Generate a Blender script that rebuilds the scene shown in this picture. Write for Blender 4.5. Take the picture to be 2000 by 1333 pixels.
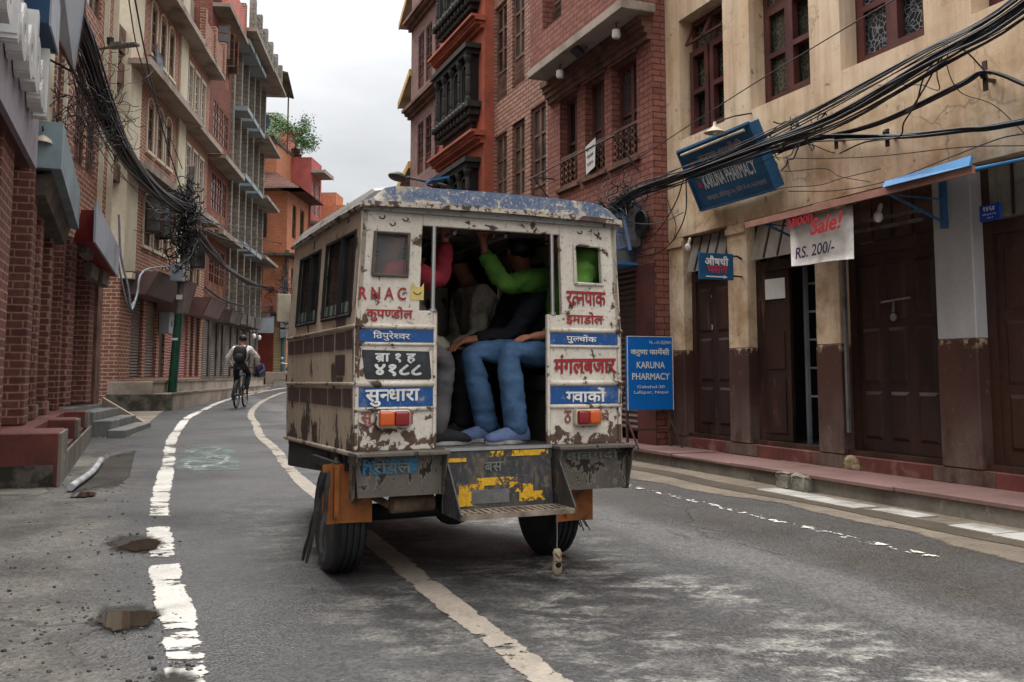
import bpy, bmesh, math, random
from mathutils import Vector, Matrix
for _o in list(bpy.data.objects): bpy.data.objects.remove(_o)
SC = bpy.context.scene
COL = SC.collection
R = math.radians
rnd = random.Random(11)

# ---------------------------------------------------------------- camera
FPX, PITCH, CAMH, HORIZON = 1850.0, R(5.5), 1.05, 730.0
YP = HORIZON - FPX*math.tan(PITCH)
cam_data = bpy.data.cameras.new('camera')
cam = bpy.data.objects.new('camera', cam_data); COL.objects.link(cam)
cam.location = (0, 0, CAMH)
cam.rotation_euler = (R(90)+PITCH, 0, 0)
cam_data.sensor_width = 36.0
cam_data.lens = 36.0*FPX/2000.0
cam_data.shift_y = (YP-666.5)/2000.0
cam_data.clip_start = 0.05
cam_data.clip_end = 600
SC.camera = cam

# ---------------------------------------------------------------- overcast sky, soft sun, exposure
SUN_EL, SUN_AZ = R(62), R(-35)
world = bpy.data.worlds.new('World'); SC.world = world
world.use_nodes = True
wt = world.node_tree
for nd in list(wt.nodes): wt.nodes.remove(nd)
def wn(t, **k):
    n_ = wt.nodes.new(t)
    for a, v in k.items(): setattr(n_, a, v)
    return n_
sky = wn('ShaderNodeTexSky', sky_type='NISHITA', sun_disc=False)
sky.sun_elevation = SUN_EL; sky.sun_rotation = SUN_AZ
w_geo = wn('ShaderNodeTexCoord')
w_sep = wn('ShaderNodeSeparateXYZ'); wt.links.new(w_geo.outputs['Generated'], w_sep.inputs[0])
w_el = wn('ShaderNodeMapRange'); w_el.inputs[1].default_value = 0.0; w_el.inputs[2].default_value = 1.0
w_el.inputs[3].default_value = 0.0; w_el.inputs[4].default_value = 1.0     # overcast dome: zenith brighter than the horizon
wt.links.new(w_sep.outputs[2], w_el.inputs[0])
w_map = wn('ShaderNodeMapping'); w_map.inputs['Scale'].default_value = (1.6, 1.6, 5.0)
wt.links.new(w_geo.outputs['Generated'], w_map.inputs[0])
w_noise = wn('ShaderNodeTexNoise'); w_noise.inputs['Scale'].default_value = 1.7; w_noise.inputs['Detail'].default_value = 6
w_noise.inputs['Roughness'].default_value = 0.5
wt.links.new(w_map.outputs[0], w_noise.inputs[0])
w_ramp = wn('ShaderNodeMapRange'); w_ramp.inputs[1].default_value = 0.34; w_ramp.inputs[2].default_value = 0.68
w_ramp.inputs[3].default_value = 0.80; w_ramp.inputs[4].default_value = 1.14
wt.links.new(w_noise.outputs[0], w_ramp.inputs[0])
w_mul = wn('ShaderNodeMath', operation='MULTIPLY')
w_pow = wn('ShaderNodeMath', operation='POWER'); w_pow.inputs[1].default_value = 1.8
wt.links.new(w_el.outputs[0], w_pow.inputs[0])
w_lum = wn('ShaderNodeMath', operation='MULTIPLY_ADD'); w_lum.inputs[1].default_value = 17.5; w_lum.inputs[2].default_value = 1.5
wt.links.new(w_pow.outputs[0], w_lum.inputs[0])
wt.links.new(w_lum.outputs[0], w_mul.inputs[0]); wt.links.new(w_ramp.outputs[0], w_mul.inputs[1])
w_col = wn('ShaderNodeVectorMath', operation='SCALE'); w_col.inputs[0].default_value = (1.0, 1.0, 1.0)
wt.links.new(w_mul.outputs[0], w_col.inputs['Scale'])
w_mix = wn('ShaderNodeMix', data_type='RGBA'); w_mix.inputs[0].default_value = 0.95
wt.links.new(sky.outputs[0], w_mix.inputs[6]); wt.links.new(w_col.outputs[0], w_mix.inputs[7])
w_bg = wn('ShaderNodeBackground'); w_bg.inputs[1].default_value = 0.1
w_out = wn('ShaderNodeOutputWorld')
wt.links.new(w_mix.outputs[2], w_bg.inputs[0]); wt.links.new(w_bg.outputs[0], w_out.inputs[0])

sun_data = bpy.data.lights.new('sun', 'SUN'); sun = bpy.data.objects.new('sun', sun_data); COL.objects.link(sun)
sun_data.energy = 1.4; sun_data.angle = R(40); sun_data.color = (1.0, 0.97, 0.92)
sun.rotation_euler = (R(90)-SUN_EL, 0, R(180)-SUN_AZ)
sun.location = (0, 0, 40)

SC.view_settings.view_transform = 'Standard'
SC.view_settings.look = 'None'
SC.view_settings.gamma = 1
SC.view_settings.use_curve_mapping = False
SC.view_settings.exposure = 1.5
SC.cycles.max_bounces = 6
SC.cycles.transparent_max_bounces = 12

# ---------------------------------------------------------------- frames: street (a = along, b = right), kerb etc.
def pix(x, y, Y):
    "world point at depth Y on the photo ray through (x, y)"
    a = (x-1000)/FPX; b = (YP-y)/FPX
    v = Vector((a, math.cos(PITCH)-b*math.sin(PITCH), math.sin(PITCH)+b*math.cos(PITCH)))
    return Vector((0, 0, CAMH)) + v*(Y/v.y)
def zg(Y): return max(0.0, (Y-12.0))*0.0167 if Y < 60 else 0.8016

class Frame:
    def __init__(s, ox, oy, dx, dy):
        L = math.hypot(dx, dy); s.o = Vector((ox, oy, 0)); s.d = Vector((dx/L, dy/L, 0)); s.n = Vector((dy/L, -dx/L, 0))
        s.rot = math.atan2(dy, dx)
    def w(s, a, b, z=0): return s.o + s.d*a + s.n*b + Vector((0, 0, z))
    def inv(s, p): q = Vector((p[0], p[1], 0))-s.o; return q.dot(s.d), q.dot(s.n), p[2]
_A = R(-21.3)
ST = Frame(0, 0, math.sin(_A), math.cos(_A))            # near street; b > 0 to the right
FL = Frame(-9.4, 23.1, -0.1128, 0.9936)                  # far-left row of houses
S2 = Frame(-6.785, 14.19, -0.214, 0.977)                 # end of the near-left block, where the street bends
BK = Frame(-13.2, 47.5, 1.0, 0.05)                       # houses closing the street
IDF = Frame(0, 0, 1, 0)

# ---------------------------------------------------------------- tagging
def tag(o, label=None, cat=None, group=None, kind=None):
    if label: o['label'] = label
    if cat: o['category'] = cat
    if group: o['group'] = group
    if kind: o['kind'] = kind
    return o
class T:
    "a thing: an Empty at its base; geometry given in frame coordinates (a, b, z)"
    def __init__(s, name, label, cat, fr, a, b, z=0, group=None, flip=True):
        s.flip = flip
        o = bpy.data.objects.new(name, None); COL.objects.link(o)
        o.empty_display_size = 0.2
        o.location = fr.w(a, b, z); o.rotation_euler = (0, 0, fr.rot)
        tag(o, label, cat, group); s.e = o; s.fr = fr; s.base = Vector((a, -b, z)) if flip else Vector((0, 0, 0))
    def mb(s): return MB(s)

class MB:
    def __init__(s, t=None):
        s.bm = bmesh.new(); s.t = t; s.off = t.base if t else Vector((0, 0, 0)); s.flip = bool(t) and t.flip
    def v(s, p):
        p = Vector(p)
        if s.flip: p = Vector((p.x, -p.y, p.z)) - s.off
        return p
    def quad(s, *pts):
        vs = [s.bm.verts.new(s.v(p)) for p in pts]
        try: return s.bm.faces.new(vs)
        except ValueError: return None
    def hull8(s, c):
        "c: 8 corners, bottom 4 (ccw) then top 4"
        vs = [s.bm.verts.new(s.v(p)) for p in c]
        for f in ((0,3,2,1),(4,5,6,7),(0,1,5,4),(1,2,6,5),(2,3,7,6),(3,0,4,7)):
            s.bm.faces.new([vs[i] for i in f])
    def box(s, a0, a1, b0, b1, z0, z1):
        s.hull8([(a0,b0,z0),(a1,b0,z0),(a1,b1,z0),(a0,b1,z0),(a0,b0,z1),(a1,b0,z1),(a1,b1,z1),(a0,b1,z1)])
    def obox(s, c, ax, ay, az, hx, hy, hz):
        c, ax, ay, az = Vector(c), Vector(ax).normalized(), Vector(ay).normalized(), Vector(az).normalized()
        P = lambda i, j, k: c+ax*hx*i+ay*hy*j+az*hz*k
        s.hull8([P(-1,-1,-1),P(1,-1,-1),P(1,1,-1),P(-1,1,-1),P(-1,-1,1),P(1,-1,1),P(1,1,1),P(-1,1,1)])
    def prism(s, poly, ext):
        "poly: list of 3D points, extruded by vector ext"
        ext = Vector(ext); n = len(poly)
        A = [s.bm.verts.new(s.v(Vector(p))) for p in poly]; B = [s.bm.verts.new(s.v(Vector(p)+ext)) for p in poly]
        s.bm.faces.new(A); s.bm.faces.new(B[::-1])
        for i in range(n): s.bm.faces.new((A[i], B[i], B[(i+1)%n], A[(i+1)%n]))
    def tube(s, path, r, n=6, cap=True):
        path = [Vector(p) for p in path]; m = len(path); rings = []
        rs = r if isinstance(r, (list, tuple)) else [r]*m
        up = None
        for i in range(m):
            d_ = (path[min(i+1, m-1)]-path[max(i-1, 0)])
            if d_.length < 1e-9: d_ = Vector((0,0,1))
            d_.normalize()
            if up is None: up = d_.orthogonal().normalized()
            up = (up - d_*up.dot(d_))
            if up.length < 1e-6: up = d_.orthogonal()
            up.normalize(); sd = d_.cross(up)
            rings.append([s.bm.verts.new(s.v(path[i]+(up*math.cos(2*math.pi*k/n)+sd*math.sin(2*math.pi*k/n))*rs[i])) for k in range(n)])
        for i in range(m-1):
            for k in range(n):
                s.bm.faces.new((rings[i][k], rings[i][(k+1)%n], rings[i+1][(k+1)%n], rings[i+1][k]))
        if cap and n > 2:
            s.bm.faces.new(rings[0][::-1]); s.bm.faces.new(rings[-1])
    def lathe(s, prof, c, axis=(0,0,1), n=16, caps=True):
        "prof: [(radius, height)] along axis from c"
        ax = Vector(axis).normalized(); u = ax.orthogonal().normalized(); w_ = ax.cross(u); c = Vector(c); rings = []
        for r, h in prof:
            rings.append([s.bm.verts.new(s.v(c+ax*h+(u*math.cos(2*math.pi*k/n)+w_*math.sin(2*math.pi*k/n))*max(r, 1e-4))) for k in range(n)])
        for i in range(len(prof)-1):
            for k in range(n):
                s.bm.faces.new((rings[i][k], rings[i][(k+1)%n], rings[i+1][(k+1)%n], rings[i+1][k]))
        if caps:
            s.bm.faces.new(rings[0][::-1]); s.bm.faces.new(rings[-1])
    def ball(s, c, r, sc=(1,1,1), n=10):
        prof = []
        c = Vector(c); rings = []
        for i in range(n+1):
            th = math.pi*i/n
            rings.append([s.bm.verts.new(s.v(c+Vector((r*sc[0]*max(math.sin(th), .01)*math.cos(2*math.pi*k/n), r*sc[1]*max(math.sin(th), .01)*math.sin(2*math.pi*k/n), -r*sc[2]*math.cos(th))))) for k in range(n)])
        for i in range(n):
            for k in range(n):
                s.bm.faces.new((rings[i][k], rings[i][(k+1)%n], rings[i+1][(k+1)%n], rings[i+1][k]))
    def wall(s, a0, a1, z0, z1, b, out, holes=(), depth=.2, jam=True):
        "facade plane at b, holes [(a0,a1,z0,z1)], reveals go inward by depth"
        xs = sorted({a0, a1} | {h[i] for h in holes for i in (0, 1)}); zs = sorted({z0, z1} | {h[i] for h in holes for i in (2, 3)})
        xs = [x for x in xs if a0-1e-6 <= x <= a1+1e-6]; zs = [z for z in zs if z0-1e-6 <= z <= z1+1e-6]
        for i in range(len(xs)-1):
            for j in range(len(zs)-1):
                cx, cz = (xs[i]+xs[i+1])/2, (zs[j]+zs[j+1])/2
                if any(h[0] < cx < h[1] and h[2] < cz < h[3] for h in holes): continue
                s.quad((xs[i],b,zs[j]),(xs[i+1],b,zs[j]),(xs[i+1],b,zs[j+1]),(xs[i],b,zs[j+1]))
        if jam:
            q = b-out*depth
            for h in holes:
                s.quad((h[0],b,h[2]),(h[0],q,h[2]),(h[0],q,h[3]),(h[0],b,h[3]))
                s.quad((h[1],b,h[2]),(h[1],q,h[2]),(h[1],q,h[3]),(h[1],b,h[3]))
                s.quad((h[0],b,h[3]),(h[1],b,h[3]),(h[1],q,h[3]),(h[0],q,h[3]))
                s.quad((h[0],b,h[2]),(h[1],b,h[2]),(h[1],q,h[2]),(h[0],q,h[2]))
    def shell(s, a0, a1, z0, z1, b, out, deep):
        "the other five sides of a house behind a facade at b"
        q = b-out*deep
        s.quad((a0,b,z0),(a0,q,z0),(a0,q,z1),(a0,b,z1)); s.quad((a1,b,z0),(a1,q,z0),(a1,q,z1),(a1,b,z1))
        s.quad((a0,q,z0),(a1,q,z0),(a1,q,z1),(a0,q,z1)); s.quad((a0,b,z1),(a1,b,z1),(a1,q,z1),(a0,q,z1))
    def build(s, name, m, parent=None, smooth=False, bevel=0, seg=2, fn=None, weld=False, jit=0, sub=0):
        bm = s.bm
        if weld: bmesh.ops.remove_doubles(bm, verts=bm.verts, dist=1e-5)
        bmesh.ops.recalc_face_normals(bm, faces=bm.faces)
        if bevel:
            es = [e for e in bm.edges if len(e.link_faces) == 2 and e.calc_face_angle(0) > .6]
            bmesh.ops.bevel(bm, geom=es, offset=bevel, segments=seg, affect='EDGES', profile=.6)
        if sub:
            bmesh.ops.subdivide_edges(bm, edges=bm.edges, cuts=sub, use_grid_fill=True)
        if jit:
            for v in bm.verts: v.co += Vector((rnd.uniform(-jit, jit), rnd.uniform(-jit, jit), rnd.uniform(-jit, jit)))
        if fn:
            for v in bm.verts: v.co = fn(v.co)
        me = bpy.data.meshes.new(name); bm.to_mesh(me); bm.free()
        if smooth:
            for p in me.polygons: p.use_smooth = True
            if smooth != True: me.set_sharp_from_angle(angle=R(smooth))
        for mm in (m if isinstance(m, (list, tuple)) else [m]): me.materials.append(mm)
        o = bpy.data.objects.new(name, me); COL.objects.link(o)
        if parent is None and s.t is not None: parent = s.t.e
        if parent is not None: o.parent = parent if not isinstance(parent, T) else parent.e
        return o

# ---------------------------------------------------------------- materials
def S(r, g, b):
    f = lambda c: (c/255/12.92) if c/255 <= .04045 else ((c/255+.055)/1.055)**2.4
    return (f(r), f(g), f(b))
def c4(c): return (c[0], c[1], c[2], 1)
class N:
    def __init__(s, name):
        s.m = bpy.data.materials.new(name); s.m.use_nodes = True; s.t = s.m.node_tree
        s.p = s.t.nodes['Principled BSDF']; s.out = s.t.nodes['Material Output']
        s.tc = s.t.nodes.new('ShaderNodeTexCoord').outputs['Object']
    def n(s, t, ins=None, **k):
        x = s.t.nodes.new(t)
        for a, v in k.items(): setattr(x, a, v)
        for i, v in (ins or {}).items():
            if isinstance(v, bpy.types.NodeSocket): s.t.links.new(v, x.inputs[i])
            else: x.inputs[i].default_value = v
        return x
    def map(s, scale, vec=None, loc=(0,0,0)):
        return s.n('ShaderNodeMapping', {0: vec or s.tc, 1: loc, 3: scale}).outputs[0]
    def noise(s, scale, vec=None, detail=5, rough=.55, dist=0):
        return s.n('ShaderNodeTexNoise', {'Vector': vec or s.tc, 'Scale': scale, 'Detail': detail, 'Roughness': rough, 'Distortion': dist}).outputs[0]
    def rng(s, v, a, b, c=0., d=1., smooth=False):
        x = s.n('ShaderNodeMapRange', {0: v, 1: a, 2: b, 3: c, 4: d})
        if smooth: x.interpolation_type = 'SMOOTHSTEP'
        return x.outputs[0]
    def mix(s, f, a, b, blend='MIX'):
        x = s.n('ShaderNodeMix', {0: f, 6: c4(a) if isinstance(a, tuple) else a, 7: c4(b) if isinstance(b, tuple) else b}, data_type='RGBA', blend_type=blend)
        return x.outputs[2]
    def math(s, op, a, b=0.):
        return s.n('ShaderNodeMath', {0: a, 1: b}, operation=op).outputs[0]
    def sep(s, v=None): return s.n('ShaderNodeSeparateXYZ', {0: v or s.tc}).outputs
    def set(s, **k):
        for a, v in k.items():
            a = {'col': 'Base Color', 'rough': 'Roughness', 'metal': 'Metallic', 'spec': 'Specular IOR Level', 'alpha': 'Alpha', 'coat': 'Coat Weight', 'trans': 'Transmission Weight'}.get(a, a)
            if isinstance(v, bpy.types.NodeSocket): s.t.links.new(v, s.p.inputs[a])
            else: s.p.inputs[a].default_value = c4(v) if isinstance(v, tuple) and len(v) == 3 else v
        return s
    def bump(s, h, strength=.3, dist=.01):
        b = s.n('ShaderNodeBump', {'Height': h, 'Strength': strength, 'Distance': dist})
        s.t.links.new(b.outputs[0], s.p.inputs['Normal'])
        return s

def mat(name, c, rough=.8, c2=None, sc=3., thr=(.4, .62), c3=None, sc3=9., thr3=(.6, .62), st=(1,1,1), var=.18, vs=25., bump=.15, bs=80., bd=.004, metal=0., spec=.35, st3=(1,1,1), coat=0.):
    "weathered surface: base colour, broad stain c2, sharp chips c3, fine variation and bump"
    n = N(name); col = c4(c)
    rgb = n.n('ShaderNodeRGB'); rgb.outputs[0].default_value = col; col = rgb.outputs[0]
    if c2: col = n.mix(n.rng(n.noise(sc, n.map(st), 6, .6), *thr), col, c2)
    if c3: col = n.mix(n.rng(n.noise(sc3, n.map(st3), 5, .6, .3), *thr3), col, c3)
    if var:
        f = n.rng(n.noise(vs, None, 4, .6), .3, .7, 1-var, 1+var)
        sc_ = n.n('ShaderNodeVectorMath', {0: col, 'Scale': f}, operation='SCALE'); col = sc_.outputs[0]
    n.set(col=col, rough=rough, metal=metal, spec=spec)
    if coat: n.set(coat=coat)
    if bump: n.bump(n.noise(bs, None, 4, .6), bump, bd)
    return n.m

def grey(c, k): l = .3*c[0]+.55*c[1]+.15*c[2]; return tuple(x*(1-k)+l*k for x in c)
def brick(name, c1, c2, mortar, bw=.23, bh=.075, ms=.010, paint=None, pthr=(.5, .7), grime=.35, bump=.6, desat=.28):
    c1, c2 = grey(c1, desat), grey(c2, desat)
    n = N(name); x, y, z = n.sep()
    u = n.math('ADD', x, y)
    vec = n.n('ShaderNodeCombineXYZ', {0: u, 1: z}).outputs[0]
    jit = n.n('ShaderNodeVectorMath', {0: n.noise(1.7), 'Scale': .006}, operation='SCALE')
    b = n.n('ShaderNodeTexBrick', {'Vector': vec, 'Color1': c4(c1), 'Color2': c4(c2), 'Mortar': c4(mortar), 'Scale': 1.0, 'Mortar Size': ms, 'Mortar Smooth': .25, 'Bias': 0., 'Brick Width': bw, 'Row Height': bh})
    col = b.outputs[0]
    col = n.mix(n.rng(n.noise(.9, n.map((1, 1, .5)), 6, .62), .38, .72, 0, grime), col, tuple(k*.35 for k in c1))
    if paint: col = n.mix(n.rng(n.noise(.6, None, 5, .6), pthr[0], pthr[1], 0, .9), col, paint)
    col = n.n('ShaderNodeVectorMath', {0: col, 'Scale': n.rng(n.noise(14, None, 5, .65), .25, .75, .68, 1.3)}, operation='SCALE').outputs[0]
    n.set(col=col, rough=.9, spec=.2)
    h = n.math('SUBTRACT', n.math('MULTIPLY', n.noise(60, None, 4), .35), b.outputs[1])
    n.bump(h, bump, .012)
    return n.m

MT = {}
def build_materials():
    A = MT
    A['brick_red'] = brick('red_brick', S(140,72,54), S(116,56,42), S(150,128,112), .22, .072, .009)
    A['brick_dark'] = brick('dark_painted_brick', S(124,66,54), S(98,52,44), S(150,120,106), .23, .085, .010, grime=.55)
    A['brick_far'] = brick('warm_facing_brick', S(160,92,68), S(134,74,56), S(186,164,144), .25, .09, .014)
    A['brick_orange'] = brick('orange_brick', S(204,122,80), S(184,104,66), S(176,140,114), .24, .08, .010, grime=.4, desat=.12)
    A['brick_groove'] = brick('grooved_tan_brick', S(172,120,94), S(152,102,80), S(70,42,34), .26, .082, .010, grime=.25, bump=1.)
    A['brick_maroon'] = brick('maroon_brick', S(150,86,68), S(132,72,58), S(92,58,48), .23, .08, .008, grime=.3, bump=.9)
    A['brick_grey'] = brick('grey_pink_brick', S(146,108,98), S(128,92,84), S(112,86,80), .22, .07, .007)
    A['concrete_block'] = brick('pale_concrete_block', S(150,140,126), S(132,122,110), S(92,82,72), .34, .2, .012, grime=.45)
    A['orange_plaster'] = mat('orange_red_plaster', S(160,84,62), .85, S(130,66,52), 1.1, (.4,.7), var=.15, vs=8)
    A['yellow'] = yellow_wall()
    A['dado'] = dado_paint()
    A['whitewash'] = mat('white_paint_wall', S(172,170,170), .8, S(140,138,136), 1.3, (.45,.75), st=(1,1,.3), var=.06, bump=.15, bs=18)
    A['cream'] = mat('cream_plaster', S(196,188,166), .85, S(158,150,130), 1.2, (.45,.75), st=(1,1,.35), var=.08, vs=9, bump=.2, bs=30)
    A['pinkplaster'] = mat('pink_plaster', S(188,112,100), .85, S(150,90,80), 1.4, (.45,.75), var=.1)
    A['ochre'] = mat('ochre_plaster', S(184,124,62), .85, S(150,98,52), .8, (.4,.7), var=.1)
    A['slab'] = mat('weathered_slab_concrete', S(150,138,126), .9, S(96,86,76), 1.1, (.45,.7), var=.12, bump=.3, bs=30)
    A['slab_dark'] = mat('dark_stained_concrete', S(96,88,80), .9, S(58,52,48), 1.5, (.4,.65), var=.15, bump=.4, bs=20, bd=.01)
    A['concrete'] = mat('grey_concrete', S(122,116,106), .92, S(84,78,70), 1.4, (.42,.68), S(150,146,136), 6, (.62,.7), var=.14, bump=.5, bs=25, bd=.012)
    A['slate'] = mat('grey_slate_step', S(112,114,112), .7, S(86,86,84), 2.2, (.45,.7), var=.1, bump=.25, bs=25)
    A['redcement'] = mat('red_oxide_cement', S(108,56,50), .7, S(76,40,36), 1.7, (.36,.62), S(128,100,90), 3, (.56,.72), var=.14, bump=.3, bs=20, bd=.008)
    A['pavement'] = mat('pinkish_paving', S(120,92,87), .75, S(92,68,65), 1.1, (.45,.72), S(84,40,40), 1.6, (.63,.7), var=.12, bump=.25, bs=30)
    A['wood'] = mat('dark_brown_wood', S(62,40,31), .5, S(36,23,19), 3.2, (.4,.62), S(94,66,56), 6, (.6,.72), st=(1,1,.16), st3=(1,1,.2), var=.3, vs=40, bump=.4, bs=40)
    A['wood_red'] = mat('red_brown_window_paint', S(84,46,42), .5, S(58,32,29), 2.6, (.42,.68), var=.16, bump=.25, bs=40)
    A['wood_mid'] = mat('old_brown_wood', S(112,80,66), .75, S(68,46,38), 3, (.4,.65), var=.18, bump=.3)
    A['wood_orange'] = mat('orange_brown_wood', S(136,86,64), .7, S(102,62,46), 3, (.4,.65), var=.15)
    A['wood_black'] = mat('black_carved_wood', S(46,44,41), .7, S(27,26,25), 4, (.4,.65), var=.25, bump=.5, bs=50)
    A['wood_grey'] = mat('grey_weathered_door_board', S(126,120,110), .8, S(86,78,70), 3, (.45,.7), st=(1,1,.3), var=.12)
    A['shutter'] = shutter('brown_roller_shutter', S(104,84,76))
    A['shutter_pink'] = shutter('pink_roller_shutter', S(160,106,106))
    A['shutter_grey'] = shutter('grey_roller_shutter', S(116,106,98))
    A['shutter_cream'] = shutter('cream_roller_shutter', S(186,166,128))
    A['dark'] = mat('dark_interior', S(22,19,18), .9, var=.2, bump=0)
    A['black'] = mat('black_rubber', S(30,30,31), .6, S(44,44,44), 8, (.4,.7), var=.2, bump=.1)
    A['cable'] = mat('black_cable_sheath', S(32,32,34), .45, var=.2, vs=3, bump=0)
    A['cable_grey'] = mat('grey_cable_sheath', S(104,110,118), .5, var=.2, vs=3, bump=0)
    A['metal'] = mat('galvanised_metal', S(128,128,128), .45, S(98,96,92), 5, (.45,.65), var=.1, metal=.6, bump=.1)
    A['metal_dark'] = mat('dark_rusty_metal', S(66,56,50), .65, S(92,60,42), 5, (.5,.68), var=.2, metal=.3, bump=.3)
    A['chrome'] = mat('polished_steel', S(176,176,176), .28, var=.1, metal=.8, bump=0)
    A['poleg'] = mat('grey_pole_steel', S(98,94,90), .55, S(70,66,62), 4, (.4,.65), var=.12, metal=.2)
    A['green'] = mat('green_pole_paint', S(20,72,52), .45, S(14,50,38), 4, (.4,.65), var=.12)
    A['signblue'] = mat('faded_blue_sign_paint', S(36,88,126), .5, S(28,66,98), 2, (.4,.7), S(72,104,124), 12, (.66,.72), var=.1, bump=.05)
    A['boardblue'] = mat('bright_blue_board', S(12,104,186), .4, var=.03, vs=2, bump=0)
    A['awningblue'] = mat('blue_corrugated_sheet', S(58,122,172), .5, S(40,92,140), 2, (.45,.7), var=.08)
    A['awningrust'] = mat('rusty_pinkish_sheet', S(146,106,92), .7, S(104,70,60), 2, (.4,.65), var=.15)
    A['signred'] = mat('red_sign_paint', S(140,44,46), .6, S(108,34,36), 2, (.4,.7), var=.1)
    A['signpale'] = mat('pale_blue_grey_sign', S(152,160,170), .5, S(118,126,134), 1.5, (.45,.7), var=.06)
    A['signlilac'] = mat('lilac_grey_fascia_panel', S(142,136,146), .5, S(116,110,120), 1.2, (.45,.7), var=.05)
    A['signnavy'] = mat('navy_sign_panel', S(30,68,104), .5, S(22,50,78), 1.5, (.4,.7), var=.08)
    A['acrylic'] = mat('white_acrylic', S(206,208,208), .15, var=.04, bump=0, spec=.6)
    A['banner'] = mat('white_vinyl_banner', S(224,218,212), .6, S(160,152,146), 3, (.5,.75), var=.05, bump=.25, bs=9, bd=.02)
    A['paper'] = mat('white_paper', S(196,194,190), .8, var=.05, bump=0)
    A['lampwhite'] = mat('white_lamp_enamel', S(196,186,166), .4, S(160,148,126), 5, (.45,.7), var=.05)
    A['bulb'] = mat('pearl_glass_bulb', S(214,212,206), .2, var=.02, bump=0, spec=.6)
    for k, c in dict(t_white=(214,214,212), t_red=(150,30,36), t_black=(30,30,34), t_navy=(38,34,62), t_crimson=(160,30,40), t_grey=(150,150,150), t_faded=(136,72,66), t_dim=(108,112,108), t_pink=(170,60,80)).items():
        A[k] = mat('lettering_'+k[2:], S(*c), .6, var=.12, vs=30, bump=0)
    A['glass'] = glass('dark_window_glass', S(26,28,30))
    A['glass_mid'] = glass('greyish_window_glass', S(70,70,68))
    A['curtain'] = lace('lace_curtain_glass', S(46,48,50), S(150,154,160), 13.)
    A['curtain2'] = lace('green_pattern_curtain_glass', S(50,50,46), S(104,106,84), 17.)
    A['skin'] = mat('skin', S(150,98,76), .55, S(128,80,62), 12, (.4,.7), var=.06, bump=.1, bs=150)
    A['hair'] = mat('black_hair', S(20,18,18), .5, var=.3, vs=60, bump=.4, bs=120)
    A['leaf'] = mat('green_leaves', S(72,112,48), .6, S(48,84,36), 2, (.4,.6), var=.25, vs=3, bump=0)
    A['bark'] = mat('bark', S(82,66,52), .9, var=.2)
    A['tile'] = brick('terracotta_roof_tile', S(128,76,56), S(100,58,44), S(46,36,30), .2, .14, .02, grime=.7)
def dado_paint():
    n = N('maroon_dado_paint'); z = n.sep()[2]
    col = n.mix(n.rng(n.noise(1.5, n.map((1,1,.4)), 6, .65), .42, .72), S(74,48,41), S(50,33,29))
    col = n.mix(n.rng(n.noise(7, None, 7, .7), .6, .66, 0, .6), col, S(112,84,76))
    mud = n.math('MULTIPLY', n.rng(z, .95, .28, 0, 1), n.rng(n.noise(3.2, n.map((1.4,1.4,.6)), 8, .72), .34, .62))
    col = n.mix(n.math('MULTIPLY', mud, .75), col, S(112,98,90))
    col = n.mix(n.math('MULTIPLY', n.rng(z, 1.24, 1.32, 0, 1), n.rng(n.noise(9, None, 6, .7), .52, .58)), col, S(176,152,122))
    n.set(col=col, rough=.65, spec=.3).bump(n.math('ADD', n.noise(14, None, 6), n.noise(60)), .3, .008); return n.m
def shutter(name, c):
    n = N(name); x, y, z = n.sep()
    w = n.n('ShaderNodeMath', {0: n.math('MULTIPLY', z, 2*math.pi/.075)}, operation='SINE').outputs[0]
    col = n.mix(n.rng(n.noise(1.3, n.map((1,1,.4)), 5, .6), .4, .7, 0, .6), c, tuple(k*.5 for k in c))
    col = n.mix(n.rng(w, .7, .95, 0, .55), col, tuple(k*.35 for k in c))
    n.set(col=col, rough=.5, spec=.4, metal=.1).bump(w, .8, .02)
    return n.m
def glass(name, c):
    n = N(name)
    col = n.mix(n.rng(n.noise(2.5), .35, .7), c, tuple(k*.5 for k in c))
    n.set(col=col, rough=.08, spec=.7).bump(n.noise(2.2, None, 2), .05, .05)
    return n.m
def lace(name, c, c2, sc):
    n = N(name)
    v = n.n('ShaderNodeTexVoronoi', {'Vector': n.map((1,1,1), n.n('ShaderNodeVectorMath', {0: n.tc, 1: n.n('ShaderNodeVectorMath', {0: n.n('ShaderNodeTexNoise', {'Vector': n.tc, 'Scale': 4.}).outputs[1], 'Scale': .25}, operation='SCALE').outputs[0]}, operation='ADD').outputs[0]), 'Scale': sc*1.3}, feature='DISTANCE_TO_EDGE')
    f = n.math('MULTIPLY', n.rng(v.outputs[0], .03, .09, 1, 0), n.rng(n.noise(1.6), .4, .6, .1, 1))
    n.set(col=n.mix(f, c, c2), rough=.12, spec=.6)
    return n.m
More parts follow.
